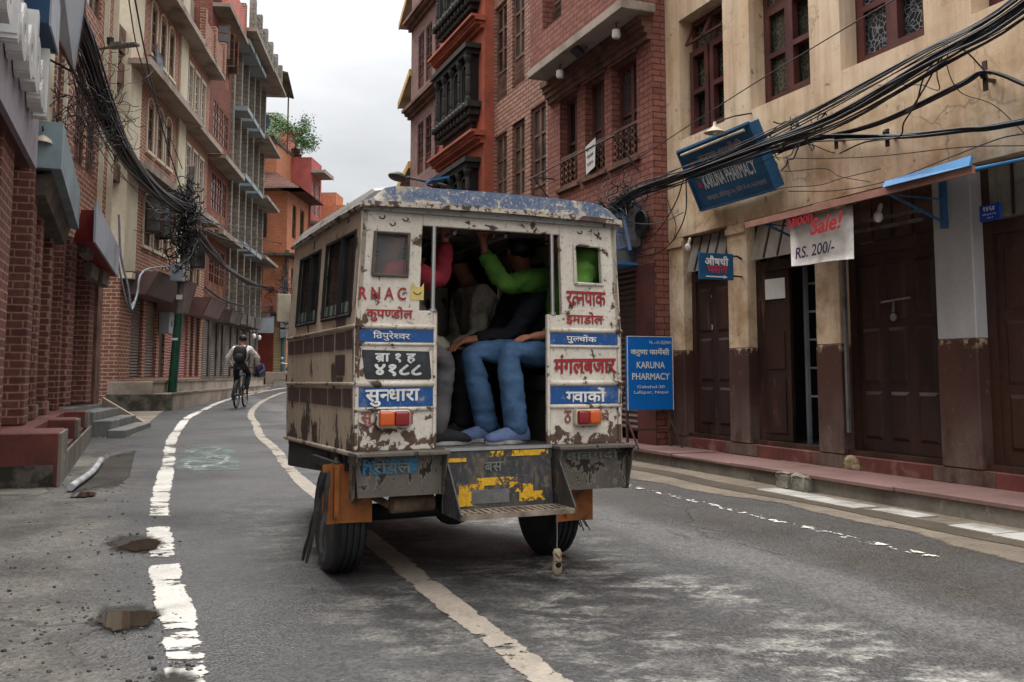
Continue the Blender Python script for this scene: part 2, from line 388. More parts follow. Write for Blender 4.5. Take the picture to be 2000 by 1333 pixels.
def yellow_wall():
    n = N('stained_yellow_plaster')
    base = n.mix(n.rng(n.noise(.7, None, 5, .6), .35, .7), S(214,195,170), S(196,166,132))
    streak = n.rng(n.noise(2.2, n.map((2.6, 2.6, .2)), 7, .72), .46, .70, 0, .6)
    base = n.mix(streak, base, S(146,122,98))
    low = n.math('MULTIPLY', n.rng(n.noise(1.4, None, 7, .7), .45, .62), n.rng(n.sep()[2], 4.0, 2.7, .15, .8))
    base = n.mix(low, base, S(146,116,82))
    base = n.mix(n.rng(n.noise(3.4, None, 7, .7), .58, .66, 0, .55), base, S(150,124,92))
    base = n.mix(n.rng(n.noise(5.5, n.map((1,1,1), loc=(3,8,1)), 7, .7), .62, .66, 0, .8), base, S(96,84,74))
    wv = n.n('ShaderNodeVectorMath', {0: n.tc, 1: n.n('ShaderNodeVectorMath', {0: n.n('ShaderNodeTexNoise', {'Vector': n.tc, 'Scale': 1.6, 'Detail': 6.}).outputs[1], 'Scale': .9}, operation='SCALE').outputs[0]}, operation='ADD').outputs[0]
    ck = n.n('ShaderNodeTexVoronoi', {'Vector': wv, 'Scale': .8}, feature='DISTANCE_TO_EDGE').outputs[0]
    base = n.mix(n.math('MULTIPLY', n.rng(ck, .004, .011, 1, 0), n.rng(n.noise(.9, n.map((1,1,1), loc=(7,3,2))), .48, .62, 0, .5)), base, S(104,88,74))
    n.set(col=base, rough=.9, spec=.2).bump(n.math('ADD', n.noise(5, None, 4), n.math('MULTIPLY', n.noise(70, None, 4), .25)), .35, .02)
    return n.m
build_materials()

# ---------------------------------------------------------------- lettering (Devanagari has no shaping in Blender text: half forms are cut here)
def _glyphs(s, bold):
    cu = bpy.data.curves.new('tmp', 'FONT'); cu.body = s; cu.size = 1; cu.offset = bold; cu.resolution_u = 3
    o = bpy.data.objects.new('tmp', cu); COL.objects.link(o)
    bpy.context.view_layer.update()
    me = bpy.data.meshes.new_from_object(o.evaluated_get(bpy.context.evaluated_depsgraph_get()))
    bpy.data.objects.remove(o); bpy.data.curves.remove(cu)
    return me
def _slab(bm, pts, w):
    for (x0, y0), (x1, y1) in zip(pts, pts[1:]):
        d_ = Vector((x1-x0, y1-y0)); L = d_.length; d_ /= L; q = Vector((-d_.y, d_.x))*w/2; e = d_*w*.2
        vs = [bm.verts.new((*(Vector((x0,y0))-e+q), 0)), bm.verts.new((*(Vector((x0,y0))-e-q), 0)), bm.verts.new((*(Vector((x1,y1))+e-q), 0)), bm.verts.new((*(Vector((x1,y1))+e+q), 0))]
        bm.faces.new(vs)
def text_bm(s, bold=.0, italic=0.):
    "markup: '~' cuts the letter before it to its half form, '^' puts a reph over it, '`' a rakar stroke under it"
    bm = bmesh.new(); x = 0.; seg = ''
    def flush(seg, half, reph, rak):
        nonlocal x
        if not seg: return
        if seg.strip() == '': x += .3*len(seg); return
        me = _glyphs(seg, 0.); b2 = bmesh.new(); b2.from_mesh(me); bpy.data.meshes.remove(me)
        if not b2.verts: b2.free(); return
        w = max(v.co.x for v in b2.verts); dev = any(ord(ch) > 0x900 for ch in seg)
        if half:
            c = w-.165
            bmesh.ops.bisect_plane(b2, geom=b2.verts[:]+b2.edges[:]+b2.faces[:], plane_co=(c,0,0), plane_no=(1,0,0), clear_outer=True)
            w = c
        off = x; t = bpy.data.meshes.new('t')
        for v in b2.verts: v.co.x += off
        b2.to_mesh(t); b2.free()
        for k, (dx, dy) in enumerate([(0,0)]+([(bold,0),(-bold,0),(0,bold),(0,-bold),(bold*.7,bold*.7),(-bold*.7,-bold*.7)] if bold else [])):
            n0 = len(bm.verts); bm.from_mesh(t); bm.verts.ensure_lookup_table()
            for v in bm.verts[n0:]: v.co += Vector((dx, dy, k*1e-3))
        bpy.data.meshes.remove(t)
        x += w + (.0 if (dev) else .04)
        if reph: _slab(bm, [(x-.16,.66),(x-.22,.76),(x-.17,.86),(x-.06,.84),(x-.08,.76)], .07+bold)
        if rak: _slab(bm, [(x-.14,.16),(x-.42,-.02)], .08+bold)
    for ch in s:
        if ch in '~^`':
            flush(seg, ch == '~', ch == '^', ch == '`'); seg = ''
        else: seg += ch
    flush(seg, 0, 0, 0)
    if italic:
        for v in bm.verts: v.co.x += italic*v.co.y
    return bm
def text(t, name, s, org, right, up, h, m, parent=None, width=None, bold=.0, italic=0., lift=.003, base='c', ext=0., kind=None):
    """lettering fitted to height h (and width) centred at org (frame coordinates of thing t)"""
    bm = text_bm(s, bold, italic)
    xs = [v.co.x for v in bm.verts]; ys = [v.co.y for v in bm.verts]
    cx, cy = (min(xs)+max(xs))/2, (min(ys)+max(ys))/2
    sy = h/(max(ys)-min(ys)); sx = (width/(max(xs)-min(xs))) if width else sy
    org, right, up = Vector(org), Vector(right).normalized(), Vector(up).normalized()
    nrm = right.cross(up)
    if t is not None and t.flip: nrm = -nrm     # frame coordinates (a, b, z) are left-handed
    q = MB(t)
    for v in bm.verts: v.co = q.v(org+right*(v.co.x-cx)*sx+up*(v.co.y-cy)*sy+nrm*(lift+v.co.z*.3))
    if ext:
        ex = q.v(org+nrm*ext)-q.v(org)
        r = bmesh.ops.extrude_face_region(bm, geom=bm.faces[:])
        bmesh.ops.translate(bm, verts=[e for e in r['geom'] if isinstance(e, bmesh.types.BMVert)], vec=ex)
    q.bm.free(); q.bm = bm
    return q.build(name, m, parent)
# ================================================================ GROUND (structure)
def zsheet(name, strip, m, dz, kind='structure', us=(0, .14, .86, 1)):
    "strip: list of (left XY, right XY) pairs laid on the terrain; colour attribute 'edge' is 0 along the rim"
    q = MB(); lay = q.bm.loops.layers.color.new('edge'); val = {}; rows = []; n_ = len(strip)
    for k, (l, r) in enumerate(strip):
        row = []
        for u in us:
            x, y = l[0]+(r[0]-l[0])*u, l[1]+(r[1]-l[1])*u
            v = q.bm.verts.new((x, y, zg(y)+dz)); val[v] = 0. if (u in (0, 1) or (k in (0, n_-1) and n_ > 2)) else 1.; row.append(v)
        rows.append(row)
    for r0, r1 in zip(rows, rows[1:]):
        for k in range(len(us)-1): q.bm.faces.new((r0[k], r0[k+1], r1[k+1], r1[k]))
    for f in q.bm.faces:
        for l in f.loops: u = val[l.vert]; l[lay] = (u, u, u, 1)
    o = q.build(name, m); o['kind'] = kind; return o
def cat(pts, n=6):
    out = []
    P = [Vector(p) for p in pts]; P = [P[0]*2-P[1]]+P+[P[-1]*2-P[-2]]
    for i in range(1, len(P)-2):
        for k in range(n):
            t = k/n; a, b, c, d_ = P[i-1], P[i], P[i+1], P[i+2]
            out.append(.5*((2*b)+(c-a)*t+(2*a-5*b+4*c-d_)*t*t+(3*b-a-3*c+d_)*t**3))
    out.append(P[-2]); return out
def ribbon(name, pts, w, m, dz, wob=.0, n=10):
    P = cat(pts, n); st = []
    for i, p in enumerate(P):
        d_ = (P[min(i+1, len(P)-1)]-P[max(i-1, 0)]).normalized(); q = Vector((-d_.y, d_.x))*w/2
        j = rnd.uniform(-wob, wob)
        st.append(((p+q*(1+j)).to_tuple(), (p-q*(1-j)).to_tuple()))
    return zsheet(name, st, m, dz)

def asphalt():
    n = N('worn_asphalt')
    big = n.noise(.35, None, 6, .6, .4)
    col = n.mix(n.rng(big, .36, .66), S(66,65,65), S(49,48,48))
    # worn, bleached lane and damp brownish lane on the right, following the street direction
    x, y, z = n.sep()
    t = n.math('ADD', n.math('MULTIPLY', x, .9317), n.math('MULTIPLY', y, .3633))
    tt = n.math('ADD', t, n.math('MULTIPLY', n.math('SUBTRACT', n.noise(.5, None, 4), .5), 1.1))
    def band(c, w): 
        return n.rng(n.math('ABSOLUTE', n.math('SUBTRACT', tt, c)), w*.35, w, 1, 0, True)
    patch = n.math('MULTIPLY', n.rng(n.noise(4.2, n.map((.8,1.3,1)), 9, .78, .3), .47, .60), n.rng(n.noise(.9, None, 4), .36, .55))
    ysel = n.rng(y, 6.5, 9.5, 1, 0, True)
    col = n.mix(n.math('MULTIPLY', n.math('MULTIPLY', patch, n.math('MAXIMUM', band(2.15, .85), n.math('MULTIPLY', band(1.1, .6), .45))), n.math('MULTIPLY', ysel, .95)), col, S(140,137,131))
    col = n.mix(n.math('MULTIPLY', band(4.15, .95), n.rng(n.noise(.8, None, 5, .6), .35, .6, .25, .85)), col, S(50,44,38))
    col = n.mix(n.math('MULTIPLY', band(3.2, .28), .4), col, S(96,94,91))
    # rough earthy shoulder left of the edge line
    sh = n.math('MULTIPLY', n.rng(tt, .12, -.35, 0, 1, True), n.rng(y, 12, 14.5, 1, 0))
    shc = n.mix(n.rng(n.noise(1.6, None, 8, .7), .38, .62), S(98,94,87), S(58,55,51))
    shc = n.mix(n.rng(n.noise(11, None, 6, .7), .56, .7), shc, S(50,46,42))
    col = n.mix(sh, col, shc)
    vor = n.n('ShaderNodeTexVoronoi', {'Vector': n.tc, 'Scale': 62.})
    sp = n.math('MULTIPLY', n.rng(vor.outputs[1], .0, 1., .5, 1.5), n.rng(n.noise(16, None, 6, .75), .3, .7, .72, 1.28))
    col = n.n('ShaderNodeVectorMath', {0: col, 'Scale': sp}, operation='SCALE').outputs[0]
    spk = n.math('MULTIPLY', n.rng(n.n('ShaderNodeTexVoronoi', {'Vector': n.tc, 'Scale': 26.}).outputs[0], .10, .05, 0, 1), n.rng(n.noise(3), .45, .6))
    col = n.mix(n.math('MULTIPLY', spk, .55), col, S(190,186,178))
    crack = n.n('ShaderNodeTexVoronoi', {'Vector': n.n('ShaderNodeVectorMath', {0: n.tc, 1: n.n('ShaderNodeVectorMath', {0: n.n('ShaderNodeTexNoise', {'Vector': n.tc, 'Scale': 2.2, 'Detail': 5.}).outputs[1], 'Scale': .5}, operation='SCALE').outputs[0]}, operation='ADD').outputs[0], 'Scale': .55}, feature='DISTANCE_TO_EDGE').outputs[0]
    cm = n.math('MULTIPLY', n.rng(crack, .004, .012, 1, 0), n.rng(n.noise(.5, n.map((1,1,1), loc=(5,2,0))), .5, .62))
    col = n.mix(n.math('MULTIPLY', cm, .7), col, S(44,42,40))
    rough = n.rng(n.noise(.7, n.map((1,1,1), loc=(9,1,0)), 5), .38, .66, .48, .8)
    n.set(col=col, rough=rough, spec=.4)
    h = n.math('ADD', n.math('MULTIPLY', vor.outputs[0], .8), n.math('MULTIPLY', n.noise(9, None, 6, .7), n.math('ADD', n.math('MULTIPLY', sh, 2.6), .5)))
    n.bump(n.math('SUBTRACT', h, n.math('MULTIPLY', cm, 1.2)), .55, .014)
    return n.m
def wornpaint(name, c, lo, hi, dirt=.35, sc=7., st=(1,1,1), rough=.6, edge=False):
    n = N(name)
    a = n.noise(sc, n.map(st), 8, .72, .2)
    if edge:
        e = n.n('ShaderNodeAttribute', attribute_name='edge').outputs['Fac']
        a = n.math('ADD', n.math('MULTIPLY', a, .75), n.math('MULTIPLY', e, .16))
        a = n.math('ADD', a, n.rng(n.noise(1.1, n.map((1,1,1), loc=(4,4,0)), 5), .35, .65, -.17, .08))
    a = n.rng(a, lo, hi)
    col = n.mix(n.rng(n.noise(3.5, None, 5, .65), .4, .7, 0, dirt), c, tuple(k*.35 for k in c))
    col = n.n('ShaderNodeVectorMath', {0: col, 'Scale': n.rng(n.noise(60, None, 3), .3, .7, .8, 1.15)}, operation='SCALE').outputs[0]
    n.set(col=col, rough=rough, alpha=a).bump(n.noise(70, None, 4), .2, .004)
    return n.m
def earth(name, c1, c2, lo=.34, hi=.44, edge=True):
    n = N(name)
    col = n.mix(n.rng(n.noise(.9, n.map((.8,1.6,1)), 6, .62), .36, .64), c1, c2)
    col = n.mix(n.rng(n.noise(9, None, 7, .7), .52, .66, 0, .5), col, tuple(k*.5 for k in c2))
    col = n.n('ShaderNodeVectorMath', {0: col, 'Scale': n.rng(n.noise(45, None, 5, .7), .25, .75, .7, 1.3)}, operation='SCALE').outputs[0]
    n.set(col=col, rough=.85, spec=.25, alpha=n.rng(n.math('ADD', n.math('MULTIPLY', n.n('ShaderNodeAttribute', attribute_name='edge').outputs['Fac'], .7), n.math('MULTIPLY', n.noise(5.5, None, 8, .72), .7)), .70, .92)).bump(n.noise(24, None, 8, .7), .6, .014)
    return n.m

M_ASPH = asphalt()
q = MB()
ys = [-30, -5, 0, 4, 8, 12, 20, 30, 45, 60, 140]
for y0, y1 in zip(ys, ys[1:]):
    q.quad((-90, y0, zg(y0)), (90, y0, zg(y0)), (90, y1, zg(y1)), (-90, y1, zg(y1)))
tag(q.build('road', M_ASPH, weld=True), kind='structure')

M_LINE = wornpaint('worn_white_road_paint', S(198,194,186), .40, .425, .5, 5.5, (.8,1.6,1), edge=True)
M_LINE2 = wornpaint('dirty_cream_road_paint', S(150,140,127), .355, .41, .6, 9., edge=True)
L1 = [(-.80,2.2),(-1.12,3.35),(-1.36,4.0),(-1.86,5.2),(-2.6,7.1),(-3.4,9.4),(-4.16,11.63),(-5.05,14.2),(-5.85,16.8),(-6.72,19.8),(-7.44,23.1),(-8.2,26.8),(-8.73,30.7),(-9.2,35.5),(-9.45,40.2)]
C1 = cat(L1, 10)
for i0, i1 in ((0, 8), (9, 31), (32, 39), (40, len(C1)-1)):
    ribbon('edge_line', [tuple(p) for p in C1[i0:i1+1:2]] if i1-i0 > 3 else [tuple(p) for p in C1[i0:i1+1]], .165, M_LINE, .004, .04, 5)
L2 = [(.42,2.4),(.13,3.35),(-.22,4.27),(-.71,5.62),(-1.27,7.2),(-1.92,9.01),(-2.55,10.9),(-3.19,12.97),(-4.02,15.3),(-4.78,17.87),(-5.6,20.5),(-6.33,23.4),(-7.1,27.1),(-7.75,31),(-8.2,34.3),(-8.45,39)]
ribbon('centre_line', L2, .15, M_LINE2, .004, .03, 6)
# thin broken line on the right and dashes of old paint
M_OLD = wornpaint('almost_gone_white_paint', S(206,200,190), .55, .575, .3, 9., (1.4,.9,1))
st_xy = lambda s, t: tuple(ST.w(s, t)[:2])
ribbon('old_edge_line', [st_xy(s, 4.28+.02*math.sin(s)) for s in (4.2, 5.2, 6.2, 7.2, 8.4)], .085, M_OLD, .006, .3, 8)
# painted bicycle symbol patch
M_PATCH = wornpaint('faded_green_lane_patch', S(84,98,92), .36, .56, .3, 3.)
M_SYM = wornpaint('faded_white_symbol', S(140,146,140), .44, .5, .2, 14.)
pa = [pix(345,885,9), pix(470,885,9)]
def on_ground(x, y):
    Y = 8.0
    for _ in range(30):
        p = pix(x, y, Y); p1 = pix(x, y, Y+.01); k = (p.z-zg(Y))/((p.z-p1.z)/.01+1e-9); Y = max(1.5, Y+.7*k)
    return pix(x, y, Y)
def gp(x, y): p = on_ground(x, y); return (p.x, p.y)
zsheet('lane_patch', [(gp(342,921), gp(468,918)), (gp(352,895), gp(466,894)), (gp(368,871), gp(452,872))], M_PATCH, .0035)
for seg in ([(362,908),(370,903),(384,901)],[(362,909),(372,916),(386,915)],[(396,914),(406,909),(416,912)],[(404,886),(418,884)],[(404,895),(420,892),(436,897)],[(424,908),(440,902),(446,893)],[(420,880),(432,877)],[(372,885),(380,882)]):
    ribbon('lane_symbol', [gp(*p) for p in seg], .055, M_SYM, .006, .2, 4)
# sandy dirt strip and gutter beside the right kerb, wet brown channel in it
M_SAND = earth('sandy_road_dirt', S(116,106,93), S(92,83,73), .33, .43)
M_WETDIRT = earth('damp_brown_dirt', S(62,54,45), S(80,71,60), .40, .6)
zsheet('roadside_dirt', [(st_xy(s, 4.62+.12*math.sin(s*1.3)+.07*math.sin(s*4.1)), st_xy(s, 5.8)) for s in [2+.5*i for i in range(28)]], M_SAND, .004)
zsheet('damp_gutter', [(st_xy(s, 4.98+.05*math.sin(s*2.3)), st_xy(s, 5.3+.04*math.sin(s*3))) for s in [2+.5*i for i in range(28)]], M_WETDIRT, .008)
# concrete apron and broken gutter on the left
M_APRON = earth('dirty_concrete_apron', S(134,127,116), S(92,80,66), .30, .36)
apron = [(235,870,330,878),(262,850,310,845),(285,830,322,826),(305,812,332,812),(330,800,352,798)]
zsheet('concrete_apron', [(gp(168,868), gp(262,868)), (gp(190,848), gp(280,846)), (gp(215,825), gp(300,826)), (gp(240,806), gp(322,806)), (gp(282,801), gp(352,795))], M_APRON, .004)
zsheet('footpath', [(gp(350,797), gp(372,795)), (gp(420,777), gp(436,776)), (gp(470,765), gp(480,765)), (gp(520,757), gp(530,757))], M_APRON, .005)
M_RUBBLE = earth('broken_wet_gutter', S(66,61,54), S(34,31,28), .28, .40)
zsheet('broken_gutter', [(gp(110,990), gp(215,980)), (gp(140,955), gp(262,930)), (gp(190,905), gp(268,890)), (gp(225,880), gp(276,868))], M_RUBBLE, .006)
M_CONC2 = earth('cracked_grey_cement', S(120,116,109), S(80,77,70), .26, .34)
zsheet('cement_gutter', [(gp(-60,985), gp(60,985)), (gp(-60,960), gp(112,962)), (gp(-60,930), gp(96,940))], M_CONC2, .0045)
zsheet('cement_verge', [(gp(108,950), gp(160,945)), (gp(140,905), gp(196,900)), (gp(168,870), gp(232,864))], M_CONC2, .0045)
def M_water():
    n = N('muddy_puddle'); n.set(col=S(52,44,35), rough=.04, spec=.6); n.bump(n.noise(6), .02, .01); return n.m
MT['water'] = M_water()
def blob(name, pts, m, dz, kind='structure', nz=.12, n=5):
    P = cat(pts+pts[:1], n)[:-1]; q = MB()
    c = sum((Vector((p[0], p[1])) for p in P), Vector((0,0)))/len(P)
    P = [Vector((p[0], p[1]))+ (Vector((p[0], p[1]))-c)*rnd.uniform(-nz, nz) for p in P]
    lay = q.bm.loops.layers.color.new('edge'); rings = []
    for u in (0., .35, .7, 1.):
        rings.append([q.bm.verts.new((c.x+(p.x-c.x)*max(u,.001), c.y+(p.y-c.y)*max(u,.001), zg(c.y)+dz)) for p in P])
    val = {}
    for u, r in zip((1., .8, .5, 0.), rings):
        for v in r: val[v] = u
    for r0, r1 in zip(rings, rings[1:]):
        for k in range(len(P)): q.bm.faces.new((r0[k], r0[(k+1)%len(P)], r1[(k+1)%len(P)], r1[k]))
    for f in q.bm.faces:
        for l in f.loops: u = val[l.vert]; l[lay] = (u, u, u, 1)
    o = q.build(name, m); o['kind'] = kind; return o
def edge_alpha(m, lo=.42, hi=.55, sc=11.):
    n = N.__new__(N); n.m = m; n.t = m.node_tree; n.p = n.t.nodes['Principled BSDF']; n.tc = n.t.nodes.new('ShaderNodeTexCoord').outputs['Object']
    a = n.n('ShaderNodeAttribute', attribute_name='edge').outputs['Fac']
    n.set(alpha=n.rng(n.math('ADD', n.math('MULTIPLY', a, .8), n.math('MULTIPLY', n.noise(sc, None, 7, .7), .55)), lo, hi)); return m
M_HOLE = edge_alpha(earth('pothole_rubble', S(60,56,51), S(32,30,27), .22, .34), .36, .66, 15.); edge_alpha(MT['water'], .42, .47, 10.)
blob('pothole', [gp(*p) for p in ((188,1062),(225,1042),(292,1040),(335,1055),(326,1082),(270,1092),(210,1084))], M_HOLE, .0075)
blob('puddle', [gp(*p) for p in ((210,1074),(250,1060),(300,1051),(326,1059),(312,1080),(258,1084))], MT['water'], .011, nz=.05)
blob('pothole', [gp(*p) for p in ((148,1225),(185,1184),(250,1174),(322,1186),(330,1216),(298,1246),(200,1250))], M_HOLE, .0075)
blob('puddle', [gp(*p) for p in ((172,1218),(198,1198),(260,1193),(318,1193),(308,1224),(250,1240),(195,1243))], MT['water'], .011, nz=.05)
blob('puddle', [gp(*p) for p in ((120,975),(140,966),(180,962),(200,966),(170,975))], MT['water'], .011, nz=.06)
blob('pothole', [gp(*p) for p in ((280,1333),(310,1308),(360,1300),(400,1330),(380,1420),(300,1420))], M_HOLE, .0075)
# loose stones
q = MB()
for _ in range(260):
    x, y = rnd.uniform(0, 330), rnd.uniform(985, 1330)
    if rnd.random() < .35: x, y = rnd.uniform(100, 270), rnd.uniform(870, 985)
    gx, gy = gp(x, y); r = rnd.choice((.003, .004, .006, .009)) * rnd.uniform(.7, 1.3)
    q.ball((gx, gy, zg(gy)+r*.4), r, (rnd.uniform(.8,1.4), rnd.uniform(.8,1.3), .7), 4)
for px_, py_, rx, ry, cnt in ((270,1066,60,18,46),(248,1214,75,24,56),(340,1325,60,20,30),(190,930,60,40,130)):
    for _ in range(cnt):
        th = rnd.uniform(0, 6.28); rr0 = rnd.gauss(1.15, .3) if cnt != 130 else rnd.uniform(0, 1.1)
        gx, gy = gp(px_+rx*rr0*math.cos(th), py_+ry*rr0*math.sin(th)); r = rnd.uniform(.003, .008)*(1.5 if rnd.random() < .12 else 1)
        q.ball((gx, gy, r*.4), r, (rnd.uniform(.8,1.5), rnd.uniform(.8,1.4), .7), 4)
tag(q.build('loose_stones', mat('grit_stone', S(92,88,82), .9, S(46,43,40), 30, (.4,.6), var=.3), smooth=False), kind='stuff')

# ---------------------------------------------------------------- right pavement: paving, kerb
KT = 5.6
q = MB()
def stq(q, s0, s1, t0, t1, z0, z1):
    c = [ST.w(s0,t0), ST.w(s1,t0), ST.w(s1,t1), ST.w(s0,t1)]
    q.hull8([(p.x,p.y,z0) for p in c]+[(p.x,p.y,z1) for p in c])
stq(q, -1, 34, KT+.0, 6.6, -.05, .118)
o = q.build('pavement', MT['concrete']); o['kind'] = 'structure'
def kerbz(s): return .118
q = MB(); s = -1.0
while s < 30:
    L = rnd.uniform(.75, 1.5); e = s+L-rnd.uniform(.0, .012); dz = rnd.uniform(-.006, .006); dt = rnd.uniform(-.015, .01)
    if not (6.95 < s+L/2 < 7.2): stq(q, s, e, KT-.035+dt, 6.7, .122, .158+dz)
    s += L
o = q.build('paving_slab', MT['pavement'], bevel=.006, seg=1); o['kind'] = 'structure'
q = MB()
for s0, s1 in ((6.98, 7.2), (7.22, 7.42)):
    stq(q, s0, s1, KT-.09, KT+.1, -.02, .15)
o = q.build('broken_kerb_stone', MT['concrete'], bevel=.03, seg=2, sub=1, jit=.012); o['kind'] = 'structure'
q = MB()
for s0, s1, t0, t1 in ((6.0,6.6,5.18,5.42),(6.62,7.3,5.2,5.44),(5.45,5.9,5.25,5.47),(3.4,4.7,5.16,5.46),(4.72,5.1,5.2,5.44),(10.6,11.3,5.2,5.4)):
    c = [ST.w(s0,t0), ST.w(s1,t0), ST.w(s1,t1), ST.w(s0,t1)]
    q.hull8([(p.x,p.y,.0) for p in c]+[(p.x,p.y,.014) for p in c])
o = q.build('drain_cover_slab', mat('pale_drain_slab', S(158,156,150), .8, S(112,108,100), 3, (.42,.66), var=.12, bump=.3, bs=30)); o['kind'] = 'structure'
# ================================================================ building helpers
def bx(q, a0, a1, b, out, d0, d1, z0, z1):
    "box whose depth runs from d0 to d1 outward of plane b"
    q.box(a0, a1, min(b+out*d0, b+out*d1), max(b+out*d0, b+out*d1), z0, z1)
def window(t, a0, a1, z0, z1, b, out, fm, pm, cols=2, rows=2, fw=.06, bar=.03, transom=0, low=0, lowm=None, arch=False, open_=0, parent=None, name='window', frame2=None):
    """frame (one mesh) with its pane as sub-part; 'low' = height of a solid or lattice panel at the bottom"""
    q = MB(t); th = .05
    q_ = lambda x0, x1, y0, y1, d0=0., d1=th: bx(q, x0, x1, b, out, -d1, -d0, y0, y1)
    q_(a0, a0+fw, z0, z1); q_(a1-fw, a1, z0, z1); q_(a0+fw, a1-fw, z0, z0+fw); q_(a0+fw, a1-fw, z1-fw, z1)
    zb = z0+fw
    if low: q_(a0+fw, a1-fw, z0+low-.05, z0+low, .002); zb = z0+low
    zt = z1-fw
    if transom: q_(a0+fw, a1-fw, z1-transom-.05, z1-transom, .002); zt = z1-transom-.05
    for i in range(1, cols):
        x = a0+fw+(a1-a0-2*fw)*i/cols; w = bar*(1.5 if cols == 2 or i*2 == cols else 1)
        q_(x-w/2, x+w/2, zb, z1-fw, .004, th-.004)
    for j in range(1, rows):
        z = zb+(zt-zb)*j/rows; q_(a0+fw, a1-fw, z-bar/2, z+bar/2, .007, th-.007)
    o = q.build(name, fm, parent)
    q = MB(t); p = b-out*.03
    if pm is MT['glass_mid']: pm = MT[rnd.choice(('glass_mid','glass_mid','glass','curtain','curtain2'))]
    q.quad((a0+fw*.8,p,zb),(a1-fw*.8,p,zb),(a1-fw*.8,p,z1-fw*.8),(a0+fw*.8,p,z1-fw*.8)); q.build('pane', pm, o)
    if low:
        q = MB(t)
        if lowm == 'lattice':
            nb = max(3, int((a1-a0-2*fw)/.055))
            for i in range(nb):
                x = a0+fw+(a1-a0-2*fw)*(i+.5)/nb
                for k, (r0, r1) in enumerate(((.008,.02),(.02,.011),(.011,.02),(.02,.008))):
                    h = (low-fw-.05)/4; zz = z0+fw+k*h
                    q.tube([(x,b-out*.02,zz),(x,b-out*.02,zz+h)], [r0, r1], 4, False)
            bx(q, a0+fw, a1-fw, b, out, -.028, -.012, z0+fw+(low-fw-.05)*.5-.012, z0+fw+(low-fw-.05)*.5+.012)
            bx(q, a0+fw, a1-fw, b, out, -.05, -.046, z0+fw, z0+low-.05)
            q.build('grille', fm, o)
        else:
            bx(q, a0+fw, a1-fw, b, out, -.04, -.015, z0+fw, z0+low-.05)
            q.build('panel', lowm or fm, o)
    if arch:
        q = MB(t); w = (a1-a0)/2; cx = (a0+a1)/2; n_ = 10; P = []
        for i in range(n_+1):
            th_ = math.pi*i/n_; P.append((cx-math.cos(th_)*(w+.07), z1+math.sin(th_)*(w*.55+.05)))
        for (x0, y0), (x1, y1) in zip(P, P[1:]):
            ix = lambda x: cx+(x-cx)*(w/(w+.07)); iz = lambda y: z1+(y-z1)*(w*.55/(w*.55+.05))
            q.hull8([(x0,b+out*.05,y0),(x1,b+out*.05,y1),(x1,b-out*.01,y1),(x0,b-out*.01,y0),(ix(x0),b+out*.05,iz(y0)),(ix(x1),b+out*.05,iz(y1)),(ix(x1),b-out*.01,iz(y1)),(ix(x0),b-out*.01,iz(y0))])
        bx(q, a0-.07, a0, b, out, -.01, .05, z0, z1); bx(q, a1, a1+.07, b, out, -.01, .05, z0, z1); bx(q, a0-.11, a1+.11, b, out, -.01, .09, z0-.08, z0)
        q.build('surround', MT['cream'], o)
    return o
def leaf(t, hinge_a, b, z0, z1, w, ang, side, out, fm, pm, parent, rows=3, name='casement'):
    "an open casement leaf swung out at the hinge; side = +1/-1 is where the leaf extends when shut"
    q = MB(t); c, s_ = math.cos(ang)*side, math.sin(ang)*out
    ax = Vector((c, s_, 0)); nx = Vector((-s_, c, 0)); H0 = Vector((hinge_a, b, 0))
    def bar(u0, u1, y0, y1): q.obox(H0+ax*(u0+u1)/2+Vector((0,0,(y0+y1)/2)), ax, nx, (0,0,1), (u1-u0)/2, .018, (y1-y0)/2)
    f = .05; bar(0, f, z0, z1); bar(w-f, w, z0, z1); bar(f, w-f, z0, z0+f); bar(f, w-f, z1-f, z1)
    for j in range(1, rows): z = z0+(z1-z0)*j/rows; bar(f, w-f, z-.015, z+.015)
    o = q.build(name, fm, parent)
    q = MB(t); q.quad(*(H0+ax*u+Vector((0,0,z)) for u, z in ((f*.8,z0+f*.8),(w-f*.8,z0+f*.8),(w-f*.8,z1-f*.8),(f*.8,z1-f*.8)))); q.build('pane', pm, o)
    return o
def door(t, a0, a1, z0, z1, b, out, fm, pm, rows=((.06,.3),(.34,.62),(.66,.95)), cols=3, parent=None, label=None, handle=True):
    q = MB(t); bx(q, a0, a1, b, out, -.05, 0, z0, z1); o = q.build('door', fm, parent)
    if label: o['label'] = label
    q = MB(t); H = z1-z0; W = (a1-a0)
    for r0, r1 in rows:
        for i in range(cols):
            x0 = a0+W*(i+.16)/cols; x1 = a0+W*(i+.84)/cols
            c = [(x0,b,z0+H*r0),(x1,b,z0+H*r0),(x1,b,z0+H*r1),(x0,b,z0+H*r1)]
            g = .03; d_ = b+out*.018
            q.hull8(c+[(x0+g,d_,z0+H*r0+g),(x1-g,d_,z0+H*r0+g),(x1-g,d_,z0+H*r1-g),(x0+g,d_,z0+H*r1-g)])
    q.build('door_panel', pm, o)
    return o

